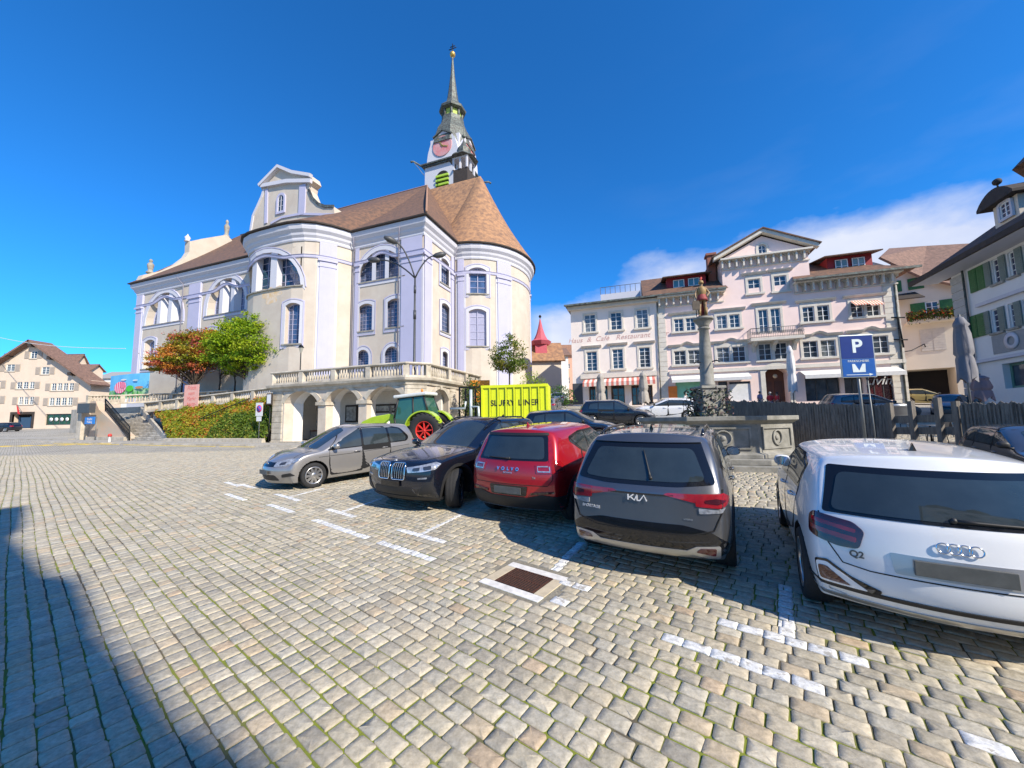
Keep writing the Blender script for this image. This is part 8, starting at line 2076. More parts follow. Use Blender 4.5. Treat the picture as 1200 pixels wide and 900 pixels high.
# ------------------------------------------------------------------ black SUV, nose towards the camera
p_bmw = prof(1.745, belt=1.08, hood=1.14, nose=.98, z0=.22, zw=.38, yws=[1.42, 1.98, 2.55], ynose=[.16, .03, 0, .02, .10], yrear=[.16, .04, 0, .02, .12, .32, .50], nc=.17, axr=1.05,
             fw=[.92, .98, 1.0, .985, .95, 0.885, 0.800], taper=[.86, .955, 1, 1, 1, 1, 1, .99, .965, .87])
bmw, b_ = build_car('parked_suv', 'black four wheel drive with twin slatted grille facing the viewer', 4.92, 2.0, 1.745, paint_black, p_bmw, 1.59, -1.385, .385, dict(
    dlo=[(-1.75, 1.13), (1.12, 1.08), (1.08, 1.16), (.5, 1.54), (.2, 1.64), (-1.1, 1.62), (-1.75, 1.45), (-1.95, 1.30)], dr=.08,
    panes=[[(-1.72, 1.17), (-1.12, 1.15), (-1.1, 1.57), (-1.62, 1.44)], [(-1.06, 1.15), (-.18, 1.13), (-.18, 1.595), (-1.02, 1.58)], [(-.1, 1.13), (.92, 1.11), (.46, 1.50), (.2, 1.60), (-.1, 1.60)]],
    doors=[[(-1.15, .6), (-.14, .38), (-.14, 1.62), (-1.1, 1.62), (-1.2, 1.1)], [(-.14, .36), (1.0, .36), (1.04, .7), (1.0, 1.1), (.3, 1.62), (-.14, 1.62)]],
    handles=[(-.95, .98), (.05, .97)], rim=rim_b, ns=5, dbl=.12, steer=R(30), rimr=.275, tw=.27, mirror=(.78, 1.14, paint_black), arch=True, sill=.36, roofrail=(-1.6, .3, gloss_b), antenna=(-1.55, gloss_b),
    patches=[('windshield', rnd([(-.72, 1.02), (-.4, 1.12), (.4, 1.12), (.72, 1.02), (.60, .10), (0, .0), (-.60, .10)], .08), 'T', .005, glass_c),
             ('sunroof', rnd([(-.48, -.1), (.48, -.1), (.5, -1.1), (-.5, -1.1)], .06), 'T', .004, gloss_b),
             ('rear_window', rnd([(-.62, 1.2), (.62, 1.2), (.52, 1.58), (-.52, 1.58)], .06), 'B', .005, glass_c),
             ('tail_light', rnd([(-.3, .95), (.22, 1.0), (.2, 1.12), (-.26, 1.06)], .04), 'C2', .006, red_l),
             ('headlight', rnd([(-.34, .77), (-.05, .80), (.18, .84), (.29, .93), (.20, .96), (-.10, .91), (-.36, .87)], .02), 'D2', .010, clear_l),
             ('headlight_core', rnd([(-.25, .805), (-.12, .815), (-.11, .875), (-.24, .86)], .02), 'D2', .016, dark_l),
             ('headlight_core', rnd([(-.04, .825), (.10, .845), (.10, .905), (-.05, .885)], .02), 'D2', .016, dark_l),
             ('bumper_intake', rnd([(-.60, .34), (.60, .34), (.52, .50), (-.52, .50)], .05), 'F', .008, plast),
             ('side_intake', rnd([(.64, .36), (.92, .42), (.90, .62), (.80, .62), (.66, .46)], .03), 'F2', .008, plast),
             ('fog_light', rnd([(.64, .655), (.82, .67), (.82, .70), (.64, .685)], .01), 'F2', .010, clear_l),
             ('bumper_lip', rnd([(-.92, .255), (.92, .255), (.90, .30), (.6, .325), (-.6, .325), (-.90, .30)], .02), 'F', .01, plast),
             ('hood_gap', strip([(-.86, 1.15), (-.82, 1.7), (-.66, 2.15), (-.42, 2.30), (.42, 2.30), (.66, 2.15), (.82, 1.7), (.86, 1.15)], .010), 'T', .003, seam_m)]))
for sx in (-1, 1):
    cx = sx*.20; pl = rnd([(cx-.165, .70), (cx-.15, .64), (cx+.15, .64), (cx+.165, .70), (cx+.165, .90), (cx+.13, .95), (cx-.13, .95), (cx-.165, .90)], .05)
    g_ = b_.patch(pl, 'F', .004, 'grille', gloss_b, bmw, .04); fr = MB(); P = []
    for q in pl:
        h_, n_ = b_.hit(q[0], q[1], 'F'); P.append(h_+Vector((0, .018, 0)))
    fr.tube(P, .013, 6, closed=True); fr.build('frame', chrome, g_)
    sl_ = MB()
    for k in range(6):
        xx = cx-.135+k*.054; Q = []
        for t in range(5):
            zz = .66+t*.07; h_, n_ = b_.hit(xx, zz, 'F'); Q.append(h_+Vector((0, .014, 0)))
        sl_.tube(Q, .007, 5)
    sl_.build('slats', chrome, g_)
h_, n_ = b_.hit(0, 1.0, 'F'); mb = MB(); h2, n2 = b_.hit(0, 2.33, 'T'); mb.lathe([(.04, 0), (.04, .008), (.03, .01), (.03, .012), (0.001, .012)], (0, 0, 0), n=20); o = mb.build('emblem', alu, bmw); o.location = h2+n2*.003; o.rotation_euler = (n2.to_track_quat('Z', 'Y')).to_euler()
plate(b_, bmw, 0, .56, 'F', m=gloss_b)

# ------------------------------------------------------------------ red SUV seen from behind
p_red = prof(1.65, belt=1.05, hood=1.08, nose=.9, z0=.24, zw=.36, yws=[1.22, 1.72, 2.2], yrear=[.14, .02, 0, .03, .10, .24, .30], axr=.95, rc=.13,
             fw=[.92, .98, 1.0, .985, .95, 0.865, 0.770])
red, b_ = build_car('parked_suv', 'bright red sport utility car seen from behind, between the black and the dark grey ones', 4.43, 1.86, 1.65, paint_red, p_red, 1.345, -1.355, .36, dict(
    dlo=[(-1.02, 1.16), (-.75, 1.09), (1.16, 1.05), (1.1, 1.14), (.58, 1.46), (.25, 1.54), (-.9, 1.52), (-1.38, 1.44), (-1.42, 1.36)], dr=.07,
    panes=[[(-1.0, 1.19), (-.70, 1.12), (-.70, 1.49), (-.95, 1.48), (-1.33, 1.40)], [(-.66, 1.12), (-.08, 1.10), (-.08, 1.50), (-.66, 1.49)], [(-.02, 1.10), (.98, 1.08), (.52, 1.42), (.25, 1.50), (-.02, 1.50)]],
    doors=[[(-.98, .6), (-.05, .40), (-.05, 1.53), (-.75, 1.52), (-1.1, 1.1)], [(-.05, .38), (.95, .38), (1.0, .7), (.98, 1.08), (.3, 1.53), (-.05, 1.53)]],
    handles=[(-.72, .98), (.15, .97)], rim=rim_b, mirror=(.80, 1.11, gloss_b), arch=True, sill=.42, antenna=(-1.45, paint_red), wiper=(.0, 1.115, -.45, 1.125),
    patches=[('windshield', rnd([(-.66, 1.0), (-.35, 1.1), (.35, 1.1), (.66, 1.0), (.56, .12), (0, .02), (-.56, .12)], .08), 'T', .005, glass_c),
             ('tailgate_glass_frame', rnd([(-.70, 1.08), (.70, 1.08), (.60, 1.50), (-.60, 1.50)], .06), 'B', .003, gloss_b),
             ('rear_window', rnd([(-.62, 1.11), (.62, 1.11), (.54, 1.46), (-.54, 1.46)], .06), 'B', .008, glass_c),
             ('spoiler_underside', rnd([(-.62, 1.485), (.62, 1.485), (.60, 1.53), (-.60, 1.53)], .02), 'B', .012, plast),
             ('tail_light', rnd([(-.22, .895), (.24, .90), (.27, .99), (.17, 1.09), (.02, 1.10), (-.06, 1.04), (-.22, 1.03)], .02), 'C2', .010, red_l),
             ('tail_light_surround', strip([(-.04, 1.005), (-.19, 1.0), (-.19, .925), (-.02, .925), (-.02, 1.005)], .018), 'C2', .015, clear_l),
             ('tail_light_core', rnd([(.06, .93), (.2, .93), (.2, .99), (.06, 1.04)], .02), 'C2', .015, red_d),
             ('tail_light_upright', rnd([(.70, 1.05), (.80, 1.05), (.66, 1.42), (.62, 1.40)], .02), 'B2', .008, red_l),
             ('rear_bumper', rnd([(-.90, .30), (.90, .30), (.92, .52), (.60, .56), (.36, .50), (-.36, .50), (-.60, .56), (-.92, .52)], .03), 'B', .012, plast),
             ('bumper_strip', rnd([(-.80, .26), (.80, .26), (.82, .30), (-.82, .30)], .01), 'B', .018, alu),
             ('plate_recess', rnd([(-.34, .52), (.34, .52), (.37, .68), (-.37, .68)], .03), 'B', .014, gloss_b),
             ('bumper_reflector', rnd([(.42, .545), (.80, .585), (.80, .62), (.42, .585)], .01), 'B2', .016, red_d),
             ('tailgate_gap', strip([(-.75, 1.02), (-.78, .80), (-.70, .70), (.70, .70), (.78, .80), (.75, 1.02)], .010), 'B', .003, seam_m)]))
badge_text(b_, red, 'VOLVO', .075, 0, .945, 'B', chrome, .004, .002, 2.2); badge_text(b_, red, 'T4', .05, .48, .82, 'B', chrome, .003)
badge_text(b_, red, 'RECHARGE', .03, -.0, .885, 'B', chrome, .001, 0, 1.2)
plate(b_, red, 0, .60, 'B')

# ------------------------------------------------------------------ dark grey SUV seen from behind
p_kia = prof(1.65, belt=1.03, hood=1.06, nose=.88, z0=.24, zw=.36, yws=[1.2, 1.72, 2.22], yrear=[.10, .0, .04, .06, .12, .34, .50], axr=.95, rc=.12,
             fw=[.92, .985, 1.0, .985, .95, 0.875, 0.780], rcrease=(3,))
kia, b_ = build_car('parked_suv', 'dark grey sport utility car with black roof rails seen from behind, beside the red one', 4.52, 1.865, 1.65, paint_dgrey, p_kia, 1.36, -1.32, .365, dict(
    dlo=[(-1.46, 1.14), (-1.2, 1.08), (1.2, 1.04), (1.12, 1.12), (.6, 1.46), (.25, 1.54), (-.9, 1.52), (-1.30, 1.42), (-1.72, 1.22)], dr=.06,
    panes=[[(-1.42, 1.16), (-1.06, 1.11), (-1.02, 1.46), (-1.24, 1.40), (-1.55, 1.22)], [(-1.0, 1.11), (-.12, 1.09), (-.12, 1.50), (-.92, 1.48)], [(-.05, 1.09), (1.0, 1.07), (.54, 1.42), (.25, 1.50), (-.05, 1.50)]],
    doors=[[(-1.0, .6), (-.08, .40), (-.08, 1.53), (-.95, 1.52), (-1.12, 1.1)], [(-.08, .38), (.95, .38), (1.0, .7), (.98, 1.08), (.3, 1.53), (-.08, 1.53)]],
    handles=[(-.85, .97), (.12, .95)], rim=rim_b, mirror=(.80, 1.10, gloss_b), arch=True, sill=.40, antenna=(-1.22, gloss_b), roofrail=(-1.45, .35, gloss_b), wiper=(.0, 1.09, .30, 1.36) if 0 else (.12, 1.13, .02, 1.42),
    patches=[('windshield', rnd([(-.66, 1.0), (-.35, 1.1), (.35, 1.1), (.66, 1.0), (.56, .12), (0, .02), (-.56, .12)], .08), 'T', .005, glass_c),
             ('sunroof', rnd([(-.54, .1), (.54, .1), (.56, -1.05), (-.56, -1.05)], .05), 'T', .003, gloss_b),
             ('rear_window_frame', rnd([(-.78, 1.08), (-.4, 1.045), (.4, 1.045), (.78, 1.08), (.62, 1.535), (-.62, 1.535)], .05), 'B', .004, gloss_b),
             ('rear_window', rnd([(-.68, 1.11), (-.4, 1.09), (.4, 1.09), (.68, 1.11), (.55, 1.44), (-.55, 1.44)], .07), 'B', .009, glass_c),
             ('spoiler', rnd([(-.64, 1.50), (.64, 1.50), (.62, 1.545), (-.62, 1.545)], .01), 'B', .02, paint_dgrey),
             ('tail_light', rnd([(.26, .965), (.62, .885), (.70, .885), (.70, .985), (.30, .985)], .008), 'B2', .010, red_l),
             ('tail_light', rnd([(-.16, .86), (.04, .845), (.16, .875), (.30, .93), (.13, .995), (-.16, .985)], .01), 'C2', .012, red_l),
             ('tail_light_core', rnd([(-.08, .90), (.03, .885), (.15, .92), (.02, .945), (-.08, .93)], .01), 'C2', .018, red_d),
             ('reversing_light', rnd([(-.14, .785), (.06, .80), (.12, .855), (.02, .83), (-.14, .845)], .01), 'C2', .014, clear_l),
             ('light_bar', rnd([(-.36, .945), (.36, .945), (.36, .965), (-.36, .965)], .004), 'B', .009, gloss_b),
             ('rear_bumper', rnd([(-.88, .36), (.88, .36), (.86, .50), (.72, .60), (.45, .66), (-.45, .66), (-.72, .60), (-.86, .50)], .04), 'B', .010, gloss_b),
             ('bumper_lip', rnd([(-.66, .25), (.66, .25), (.60, .36), (.52, .40), (-.52, .40), (-.60, .36)], .03), 'B', .018, alu),
             ('rear_fog_surround', rnd([(.44, .385), (.66, .33), (.78, .33), (.79, .47), (.56, .45)], .02), 'B2', .020, alu),
             ('rear_fog_light', rnd([(.56, .395), (.74, .365), (.75, .445), (.60, .435)], .015), 'B2', .026, red_d),
             ('tailgate_gap', strip([(-.83, 1.03), (-.82, .80), (-.74, .62), (-.5, .56), (.5, .56), (.74, .62), (.82, .80), (.83, 1.03)], .010), 'B', .012, seam_m)]))
_, KM = badge_text(b_, kia, 'SPORTAGE', .045, -.58, .75, 'B', MATS.get('alloy') or mat('alloy', (.6, .6, .6), .45), .003, .001, 1.1); badge_text(b_, kia, 'HYBRID', .026, .50, .72, 'B', alu, .002)
# emblem: joined capital strokes
h_, n_ = b_.hit(0, .91, 'B'); n_ = -n_ if n_.y > 0 else n_; x_ = Vector((0, 0, 1)).cross(n_).normalized(); u_ = n_.cross(x_); p_ = h_+n_*.012
KM = Matrix(((x_.x, u_.x, n_.x, p_.x), (x_.y, u_.y, n_.y, p_.y), (x_.z, u_.z, n_.z, p_.z), (0, 0, 0, 1)))
mb = MB()
for P in ([(-.12, -.03), (-.12, .032)], [(-.115, -.008), (-.06, .032)], [(-.095, .004), (-.05, -.03), (-.02, .03)], [(-.02, .032), (-.02, -.03)], [(-.02, -.03), (.01, -.03), (.055, .032), (.085, -.03)]):
    mb.prism([tuple(q) for q in strip(P, .013)], -.002, .004)
o = mb.build('emblem', mat('bright_badge', (.75, .75, .74), .45), kia); o.matrix_local = KM

# ------------------------------------------------------------------ white compact SUV seen from behind, right foreground
p_audi = prof(1.51, belt=.98, hood=1.0, nose=.84, z0=.2, zw=.335, yws=[1.12, 1.62, 2.1], yrear=[.12, .0, .03, .08, .12, .34, .46], axr=.95, rc=.17,
             fw=[.92, .985, 1.0, .985, .95, 0.885, 0.790], rcrease=(3,))
audi, b_ = build_car('parked_suv', 'white compact hatchback with four ring badge seen from behind in the right foreground', 4.20, 1.80, 1.51, paint_white, p_audi, 1.27, -1.33, .34, dict(
    dlo=[(-1.10, 1.04), (1.1, .99), (1.04, 1.06), (.52, 1.34), (.2, 1.41), (-.85, 1.39), (-1.22, 1.31)], dr=.05,
    panes=[[(-1.04, 1.07), (-.12, 1.05), (-.12, 1.37), (-.85, 1.35), (-1.16, 1.28)], [(-.05, 1.05), (.92, 1.03), (.48, 1.30), (.2, 1.37), (-.05, 1.37)]],
    doors=[[(-.98, .58), (-.08, .36), (-.08, 1.40), (-.9, 1.39), (-1.15, 1.06)], [(-.08, .34), (.9, .34), (.94, .66), (.92, 1.0), (.25, 1.40), (-.08, 1.40)]],
    handles=[(-.80, .92), (.1, .90)], rim=rim_s, ns=5, dbl=.1, mirror=(.74, 1.05, paint_white), antenna=(-1.28, gloss_b), wiper=(.0, 1.035, .62, 1.02),
    patches=[('windshield', rnd([(-.62, .95), (-.35, 1.03), (.35, 1.03), (.62, .95), (.52, .12), (0, .03), (-.52, .12)], .08), 'T', .005, glass_c),
             ('rear_window_frame', rnd([(-.76, .985), (.76, .985), (.66, 1.365), (-.66, 1.365)], .03), 'B', .004, gloss_b),
             ('rear_window', rnd([(-.70, 1.01), (.70, 1.01), (.60, 1.31), (-.60, 1.31)], .06), 'B', .009, glass_c),
             ('tail_light', rnd([(-.15, .73), (-.03, .725), (.21, .79), (.22, .93), (.17, .975), (-.10, .935), (-.17, .87)], .03), 'C2', .012, red_d),
             ('tail_light_band', rnd([(-.13, .775), (.17, .83), (.18, .865), (-.13, .815)], .01), 'C2', .018, red_l),
             ('tail_light_band', rnd([(-.12, .85), (.17, .90), (.17, .93), (-.12, .88)], .01), 'C2', .018, red_l),
             ('plate_recess', rnd([(-.36, .60), (.36, .60), (.38, .75), (-.38, .75)], .02), 'B', .006, alu),
             ('diffuser_line', rnd([(-.86, .375), (-.5, .37), (.5, .37), (.86, .375), (.87, .405), (.5, .40), (-.5, .40), (-.87, .405)], .01), 'B', .012, plast),
             ('rear_bumper', rnd([(-.84, .20), (.84, .20), (.86, .31), (-.86, .31)], .03), 'B', .010, alu),
             ('bumper_light_surround', rnd([(-.24, .40), (.12, .40), (.13, .58), (.04, .60), (-.10, .50), (-.26, .43)], .02), 'C2', .013, gloss_b),
             ('bumper_light_panel', rnd([(-.19, .41), (.105, .41), (.115, .565), (.04, .58), (-.09, .49)], .02), 'C2', .017, paint_white),
             ('bumper_light', rnd([(-.10, .425), (.09, .43), (.095, .54), (.04, .545)], .02), 'C2', .021, red_d),
             ('tailgate_gap', strip([(-.78, .98), (-.74, .74), (-.66, .60), (-.5, .575), (.5, .575), (.66, .60), (.74, .74), (.78, .98)], .009), 'B', .003, seam_m)]))
h_, n_ = b_.hit(0, .835, 'B'); n_ = -n_ if n_.y > 0 else n_; x_ = Vector((0, 0, 1)).cross(n_).normalized(); u_ = n_.cross(x_); p_ = h_+n_*.010
mb = MB()
for k in range(4):
    c_ = (k-1.5)*.056; mb.tube([(c_+.036*math.cos(2*math.pi*j/28), .036*math.sin(2*math.pi*j/28), .002*(k % 2)) for j in range(28)], .0055, 8, closed=True)
o = mb.build('emblem', chrome, audi); o.matrix_local = Matrix(((x_.x, u_.x, n_.x, p_.x), (x_.y, u_.y, n_.y, p_.y), (x_.z, u_.z, n_.z, p_.z), (0, 0, 0, 1)))
badge_text(b_, audi, 'Q2', .07, -.57, .685, 'B', plate_m, .004, .002)
plate(b_, audi, 0, .675, 'B')

place(van, -5.5, 12.5, -.62, -.79)
place(bmw, -1.18, 10.35, -.53, -.85)
place(red, 1.16, 8.98, .53, .85)
place(kia, 2.75, 6.85, .50, .866)
place(audi, 4.72, 5.05, .52, .855)
# ================================================================== tractor, container and the cars farther back
claas = mat('lime_green_paint', (.36, .52, .015), .35, coat=.5); cab_g = mat('tinted_green_glass', (.03, .10, .075), .05, spec=.8); rim_r = mat('red_rim', (.62, .03, .02), .4)
d = depth(493, 505, 23.0); tx, ty = d.x, d.y; tr = empty('tractor', None, 'lime green farm tractor with red wheel rims parked before the arcade', 'tractor')
hd = Vector((-.93, .20, 0)).normalized(); q = MB()
pr = [(1.0, .9), (1.0, 1.75), (1.5, 1.98), (2.6, 1.92), (3.3, 1.70), (3.48, 1.35), (3.42, .8), (1.2, .75)]
q.prism(rnd(pr, .12), -.36, .36, lambda p, h: (h, p[0], p[1])); q.build('hood', claas, tr, bevel=.05)
q = MB(); q.prism(rnd([(3.3, .75), (3.52, .85), (3.50, 1.3), (3.36, 1.46)], .05), -.30, .30, lambda p, h: (h, p[0], p[1])); q.build('grille', plast, tr)
for sx in (-1, 1): q = MB(); q.prism([(1.4, 1.2), (3.2, 1.15), (3.1, 1.38), (1.5, 1.5)], .362, .372, lambda p, h: (sx*h, p[0], p[1])); q.build('side_panel', plast, tr)
q = MB(); q.box(-.75, .75, -.75, .95, .85, 1.15); q.box(-.3, .3, -1.1, 3.2, .55, .95); q.build('chassis', plast, tr)
cabp = [(-.85, 1.15), (.95, 1.15), (1.05, 1.7), (.75, 2.75), (-.72, 2.75), (-.95, 1.8)]
q = MB(); q.prism(cabp, -.70, .70, lambda p, h: (h*(1 if p[1] < 2 else .9), p[0], p[1])); q.build('cab_glass', cab_g, tr)
for sx in (-1, 1):
    q = MB()
    for a, b in zip(cabp, cabp[1:]+cabp[:1]): q.tube([(sx*.715*(1 if a[1] < 2 else .9), a[0], a[1]), (sx*.715*(1 if b[1] < 2 else .9), b[0], b[1])], .05, 6)
    q.tube([(sx*.72, -.05, 1.15), (sx*.65, -.1, 2.75)], .04, 6)
    q.build('cab_frame', plast, tr)
q = MB(); q.box(-.78, .78, -.95, 1.0, 2.75, 2.93); rr_ = q.build('cab_roof', mat('light_cab_roof', (.6, .62, .6), .5), tr, bevel=.06)
q = MB(); q.lathe([(.06, 2.93), (.06, 3.08), (.03, 3.12)], (-.5, -.6, 0), n=12); q.build('beacon', mat('orange_beacon', (.8, .25, .02), .3), rr_)
for sx in (-1, 1):
    q = MB(); P = [(-.15+1.02*math.cos(R(a)), .92+1.02*math.sin(R(a))) for a in range(15, 171, 12)]; Pi = [(-.15+.95*math.cos(R(a)), .92+.95*math.sin(R(a))) for a in range(170, 14, -12)]
    q.prism([(-p[0]-1.0+.15*0, p[1]) for p in P+Pi], .62, 1.12, lambda p, h: (sx*h, p[0]+.15, p[1])); q.build('mudguard', claas, tr)
    w = wheel(tr, sx*.95, -.85, .88, .88, .52, rim_r, 8, 0, 0, .48); tl = MB()
    for k in range(22):
        for s2 in (-1, 1): a = 2*math.pi*(k+(.5 if s2 > 0 else 0))/22; tl.hexa([(s2*.02+xx, r_*math.cos(a+o_), r_*math.sin(a+o_)) for (r_) in (.86, .915) for xx, o_ in ((0, -.035), (s2*.24, .07), (s2*.24, .13), (0, .025))])
    tl.build('tread', rubber, w)
    w = wheel(tr, sx*.85, 2.45, .62, .62, .4, rim_r, 8, 0, 0, .33)
q = MB(); q.tube([(.42, 1.3, 1.5), (.42, 1.3, 2.7)], .06, 8); q.build('exhaust', iron, tr)
for sx in (-1, 1): q = MB(); q.tube([(sx*.75, .9, 2.2), (sx*1.15, 1.0, 2.25)], .025, 6); q.box(sx*1.15-.1, sx*1.15+.1, .97, 1.03, 1.95, 2.35); q.build('mirror', plast, tr)
place(tr, tx, ty, hd.x, hd.y, sc=1.1)
# yellow container
cf = depth(566, 480, 26.5); cr_ = depth(642, 478, 26.5); CF = Frame(cf.x, cf.y, .985, -.17, 0)
yc = mat('fluorescent_yellow_paint', (.66, .72, .01), .45, var=.08)
cn = empty('container', CF.M, 'bright yellow ribbed container with dark stencilled lettering', 'container')
a, b = CF.pxs(565, v=470), CF.pxs(641.5, v=470); z1 = CF.px(600, 452)[1]; z0 = gz(cf.x, cf.y)+.35; q = MB(); q.box(a, b, 0, 2.4, z0, z1); q.build('body', yc, cn, bevel=.03)
n_ = 8; w = (b-a)/n_
for i in range(n_+1):
    q = MB(); x_ = a+i*w; q.box(max(a, x_-.04)-(.0 if 0 < i < n_ else .05), min(b, x_+.04)+(.0 if 0 < i < n_ else .05), -.09, 2.49 if i in (0, n_) else 0, z0-.05, z1+.06); q.build('rib', yc, cn)
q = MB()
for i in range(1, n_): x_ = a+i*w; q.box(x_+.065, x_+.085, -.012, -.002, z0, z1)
q.build('rib_shade_strip', plast, cn)  # flat dark strips paint in shade beside the ribs, no grooves cut
q = MB(); q.box(a-.06, b+.06, -.1, -.0, z1-.12, z1+.07); q.build('top_rail', yc, cn)
for i, t_ in ((1, 'SL'), (2, 'UR'), (3, 'RY'), (4, 'L'), (5, 'IN'), (6, 'ER')):
    text_mesh(t_, .56, mat('dark_stencil', (.03, .035, .02), .7), 'lettering', cn, Matrix.Translation((a+(i+.5 if i != 4 else i+.7)*w, -.014, z0+(z1-z0)*.60)) @ Matrix.Rotation(R(90), 4, 'X'), .004, .012)
for s_ in (.15, .85):
    q = MB(); q.lathe([(.2, -.1), (.36, -.1), (.36, .2), (.2, .2)], (a+(b-a)*s_, 0, z0-.05), n=20, ax='y', cap=True); q.build('wheel', rubber, cn)
# pump unit with pipes left of it
pf_ = empty('pump_rack', CF.M, 'black framed pump rack with white pipes beside the yellow container', 'machine'); x0, x1 = CF.pxs(538, v=470), CF.pxs(563, v=470)
q = MB(); 
for x_ in (x0, (x0+x1)/2, x1):
    for t_ in (.1, 1.6): q.box(x_-.05, x_+.05, t_-.05, t_+.05, z0-.3, z1)
for z_ in (z0, (z0+z1)/2, z1-.05): q.box(x0, x1, .06, .13, z_, z_+.08)
q.build('frame', iron, pf_); q = MB(); q.tube([(x0-.6, -.2, z0+1.5), (x0+.5, -.2, z0+1.5), (x0+.55, -.2, z0+2.0)], .08, 8); q.tube([(x0+.9, -.1, z0), (x0+.9, -.1, z1-.2)], .11, 8); q.tube([(x0+.9, -.1, z0+1.6), (x1-.1, -.2, z0+1.6), (x1-.05, -.2, z0+.2)], .09, 8); q.build('pipe', mat('pale_pipe', (.5, .56, .55), .4, .3), pf_)
q = MB(); q.box(x0+1.0, x1-.3, .2, 1.0, z0-.2, z0+.8); q.build('tank', white_board, pf_)
# orange digger part above the container edge
ob = depth(562, 450, 34); q = MB(); q.box(-.9, .9, 0, .5, 0, .5); q.box(-.45, .45, 0, .5, -1.5, .0); o = q.build('orange_barrier', mat('orange_machine_paint', (.85, .30, .02), .5), label='small orange road barrier above the arcade end wall', cat='barrier'); o.location = (ob.x, ob.y, zat(ob.x, ob.y, 452))
q = MB(); q.box(-.06, .06, .1, .3, -3, .0); o2 = q.build('post', grey_pole, o)

# cars farther back: same builder, copies take new paint
def simple_spec(L, belt, H, extra=()):
    return dict(dlo=[(-1.65, belt+.05), (1.15, belt), (1.12, belt+.07), (.5, H-.16), (.2, H-.1), (-1.1, H-.11), (-1.6, H-.22)], dr=.08,
        panes=[[(-1.6, belt+.08), (-1.05, belt+.06), (-1.03, H-.15), (-1.5, H-.22)], [(-.99, belt+.06), (-.12, belt+.05), (-.12, H-.13), (-.99, H-.14)], [(-.05, belt+.05), (.95, belt+.04), (.44, H-.2), (.2, H-.13), (-.05, H-.13)]],
        doors=[[(-1.05, .5), (-.08, .33), (-.08, H-.1), (-1.0, H-.1)], [(-.08, .31), (.92, .31), (.96, .6), (.94, belt+.05), (.25, H-.1), (-.08, H-.1)]], handles=[(-.85, belt-.1), (.1, belt-.11)], mirror=(.75, belt+.05, plast),
        patches=[('windshield', rnd([(-.62, 1.05), (-.35, 1.15), (.35, 1.15), (.62, 1.05), (.50, .2), (0, .1), (-.50, .2)], .08), 'T', .005, glass_c),
                 ('rear_window', rnd([(-.6, belt+.1), (.6, belt+.1), (.52, H-.12), (-.52, H-.12)], .06), 'B', .005, glass_c),
                 ('tail_light', rnd([(-.2, belt-.16), (.2, belt-.14), (.18, belt+.02), (-.18, belt)], .03), 'C2', .008, red_l),
                 ('headlight', rnd([(-.26, .62), (.0, .64), (.3, .74), (.3, .8), (.0, .77), (-.24, .71)], .03), 'D2', .010, clear_l),
                 ('grille', rnd([(-.42, .5), (.42, .5), (.40, .68), (-.40, .68)], .04), 'F', .006, gloss_b)]+list(extra))
PF = lambda H, **k: prof(H, belt=.95, hood=.96, nose=.72, z0=.17, yws=[1.12, 1.66, 2.15], ynose=[.12, .02, 0, .04, .15], nc=.24, fw=[.92, .985, 1.0, .985, .94, .88, .78], **k)
def far_car(name, label, paint, L, Wd, H, u, v, Y, hx, hy, sc=1.0, group='cars parked farther back'):
    r_, b_ = build_car(name, label, L, Wd, H, paint, PF(H), L/2-.88, -L/2+.9, .33, dict(simple_spec(L, .95, H), rim=rim_s, ns=8), group)
    d = depth(u, v, Y); place(r_, d.x, d.y, hx, hy, sc=sc); return r_
far_car('parked_car', 'black estate car with pale roof edge parked just beyond the red one', paint_black, 4.6, 1.85, 1.52, 668, 492, 19.0, .95, -.30, 1.05)
far_car('parked_car', 'dark blue car with reflective windscreen in front of the beige parasols', paint_dblue, 4.6, 1.85, 1.55, 722, 490, 25.5, .95, -.31, 1.08)
far_car('parked_car', 'white hatchback parked side on left of the fountain', paint_white, 4.3, 1.80, 1.45, 780, 486, 28.0, -.948, .318, 1.1)
far_car('parked_car', 'dark car at the right edge of the photo beyond the white hatchback', paint_dgrey, 4.4, 1.8, 1.45, 1236, 560, 8.6, -.55, -.83, 1.0)
far_car('parked_car', 'dark car behind the picket fence under the inn awning', paint_dgrey, 4.5, 1.8, 1.5, 1015, 468, 25.5, .948, -.318, 1.15)
far_car('parked_car', 'pale gold car in the covered passage of the cream house', paint_yellow, 4.1, 1.7, 1.45, 1082, 458, 36, .8, -.6, 1.05)
far_car('parked_car', 'silver car facing out of the cream house passage', paint_grey, 4.3, 1.8, 1.45, 1110, 463, 27, -.75, -.66, 1.0)
far_car('parked_car', 'light blue grey car driving up the lane by the chapel', paint_white, 4.2, 1.75, 1.5, 655, 474, 50, .25, .97, 1.1)
far_car('parked_car', 'small grey car at the lane mouth partly behind the container', paint_grey, 4.2, 1.75, 1.45, 646, 481, 37, .3, .95, 1.0)
far_car('parked_car', 'dark car entering at the far left before the gabled house', paint_black, 4.2, 1.75, 1.5, 4, 500, 66, -.98, -.1, 1.1)
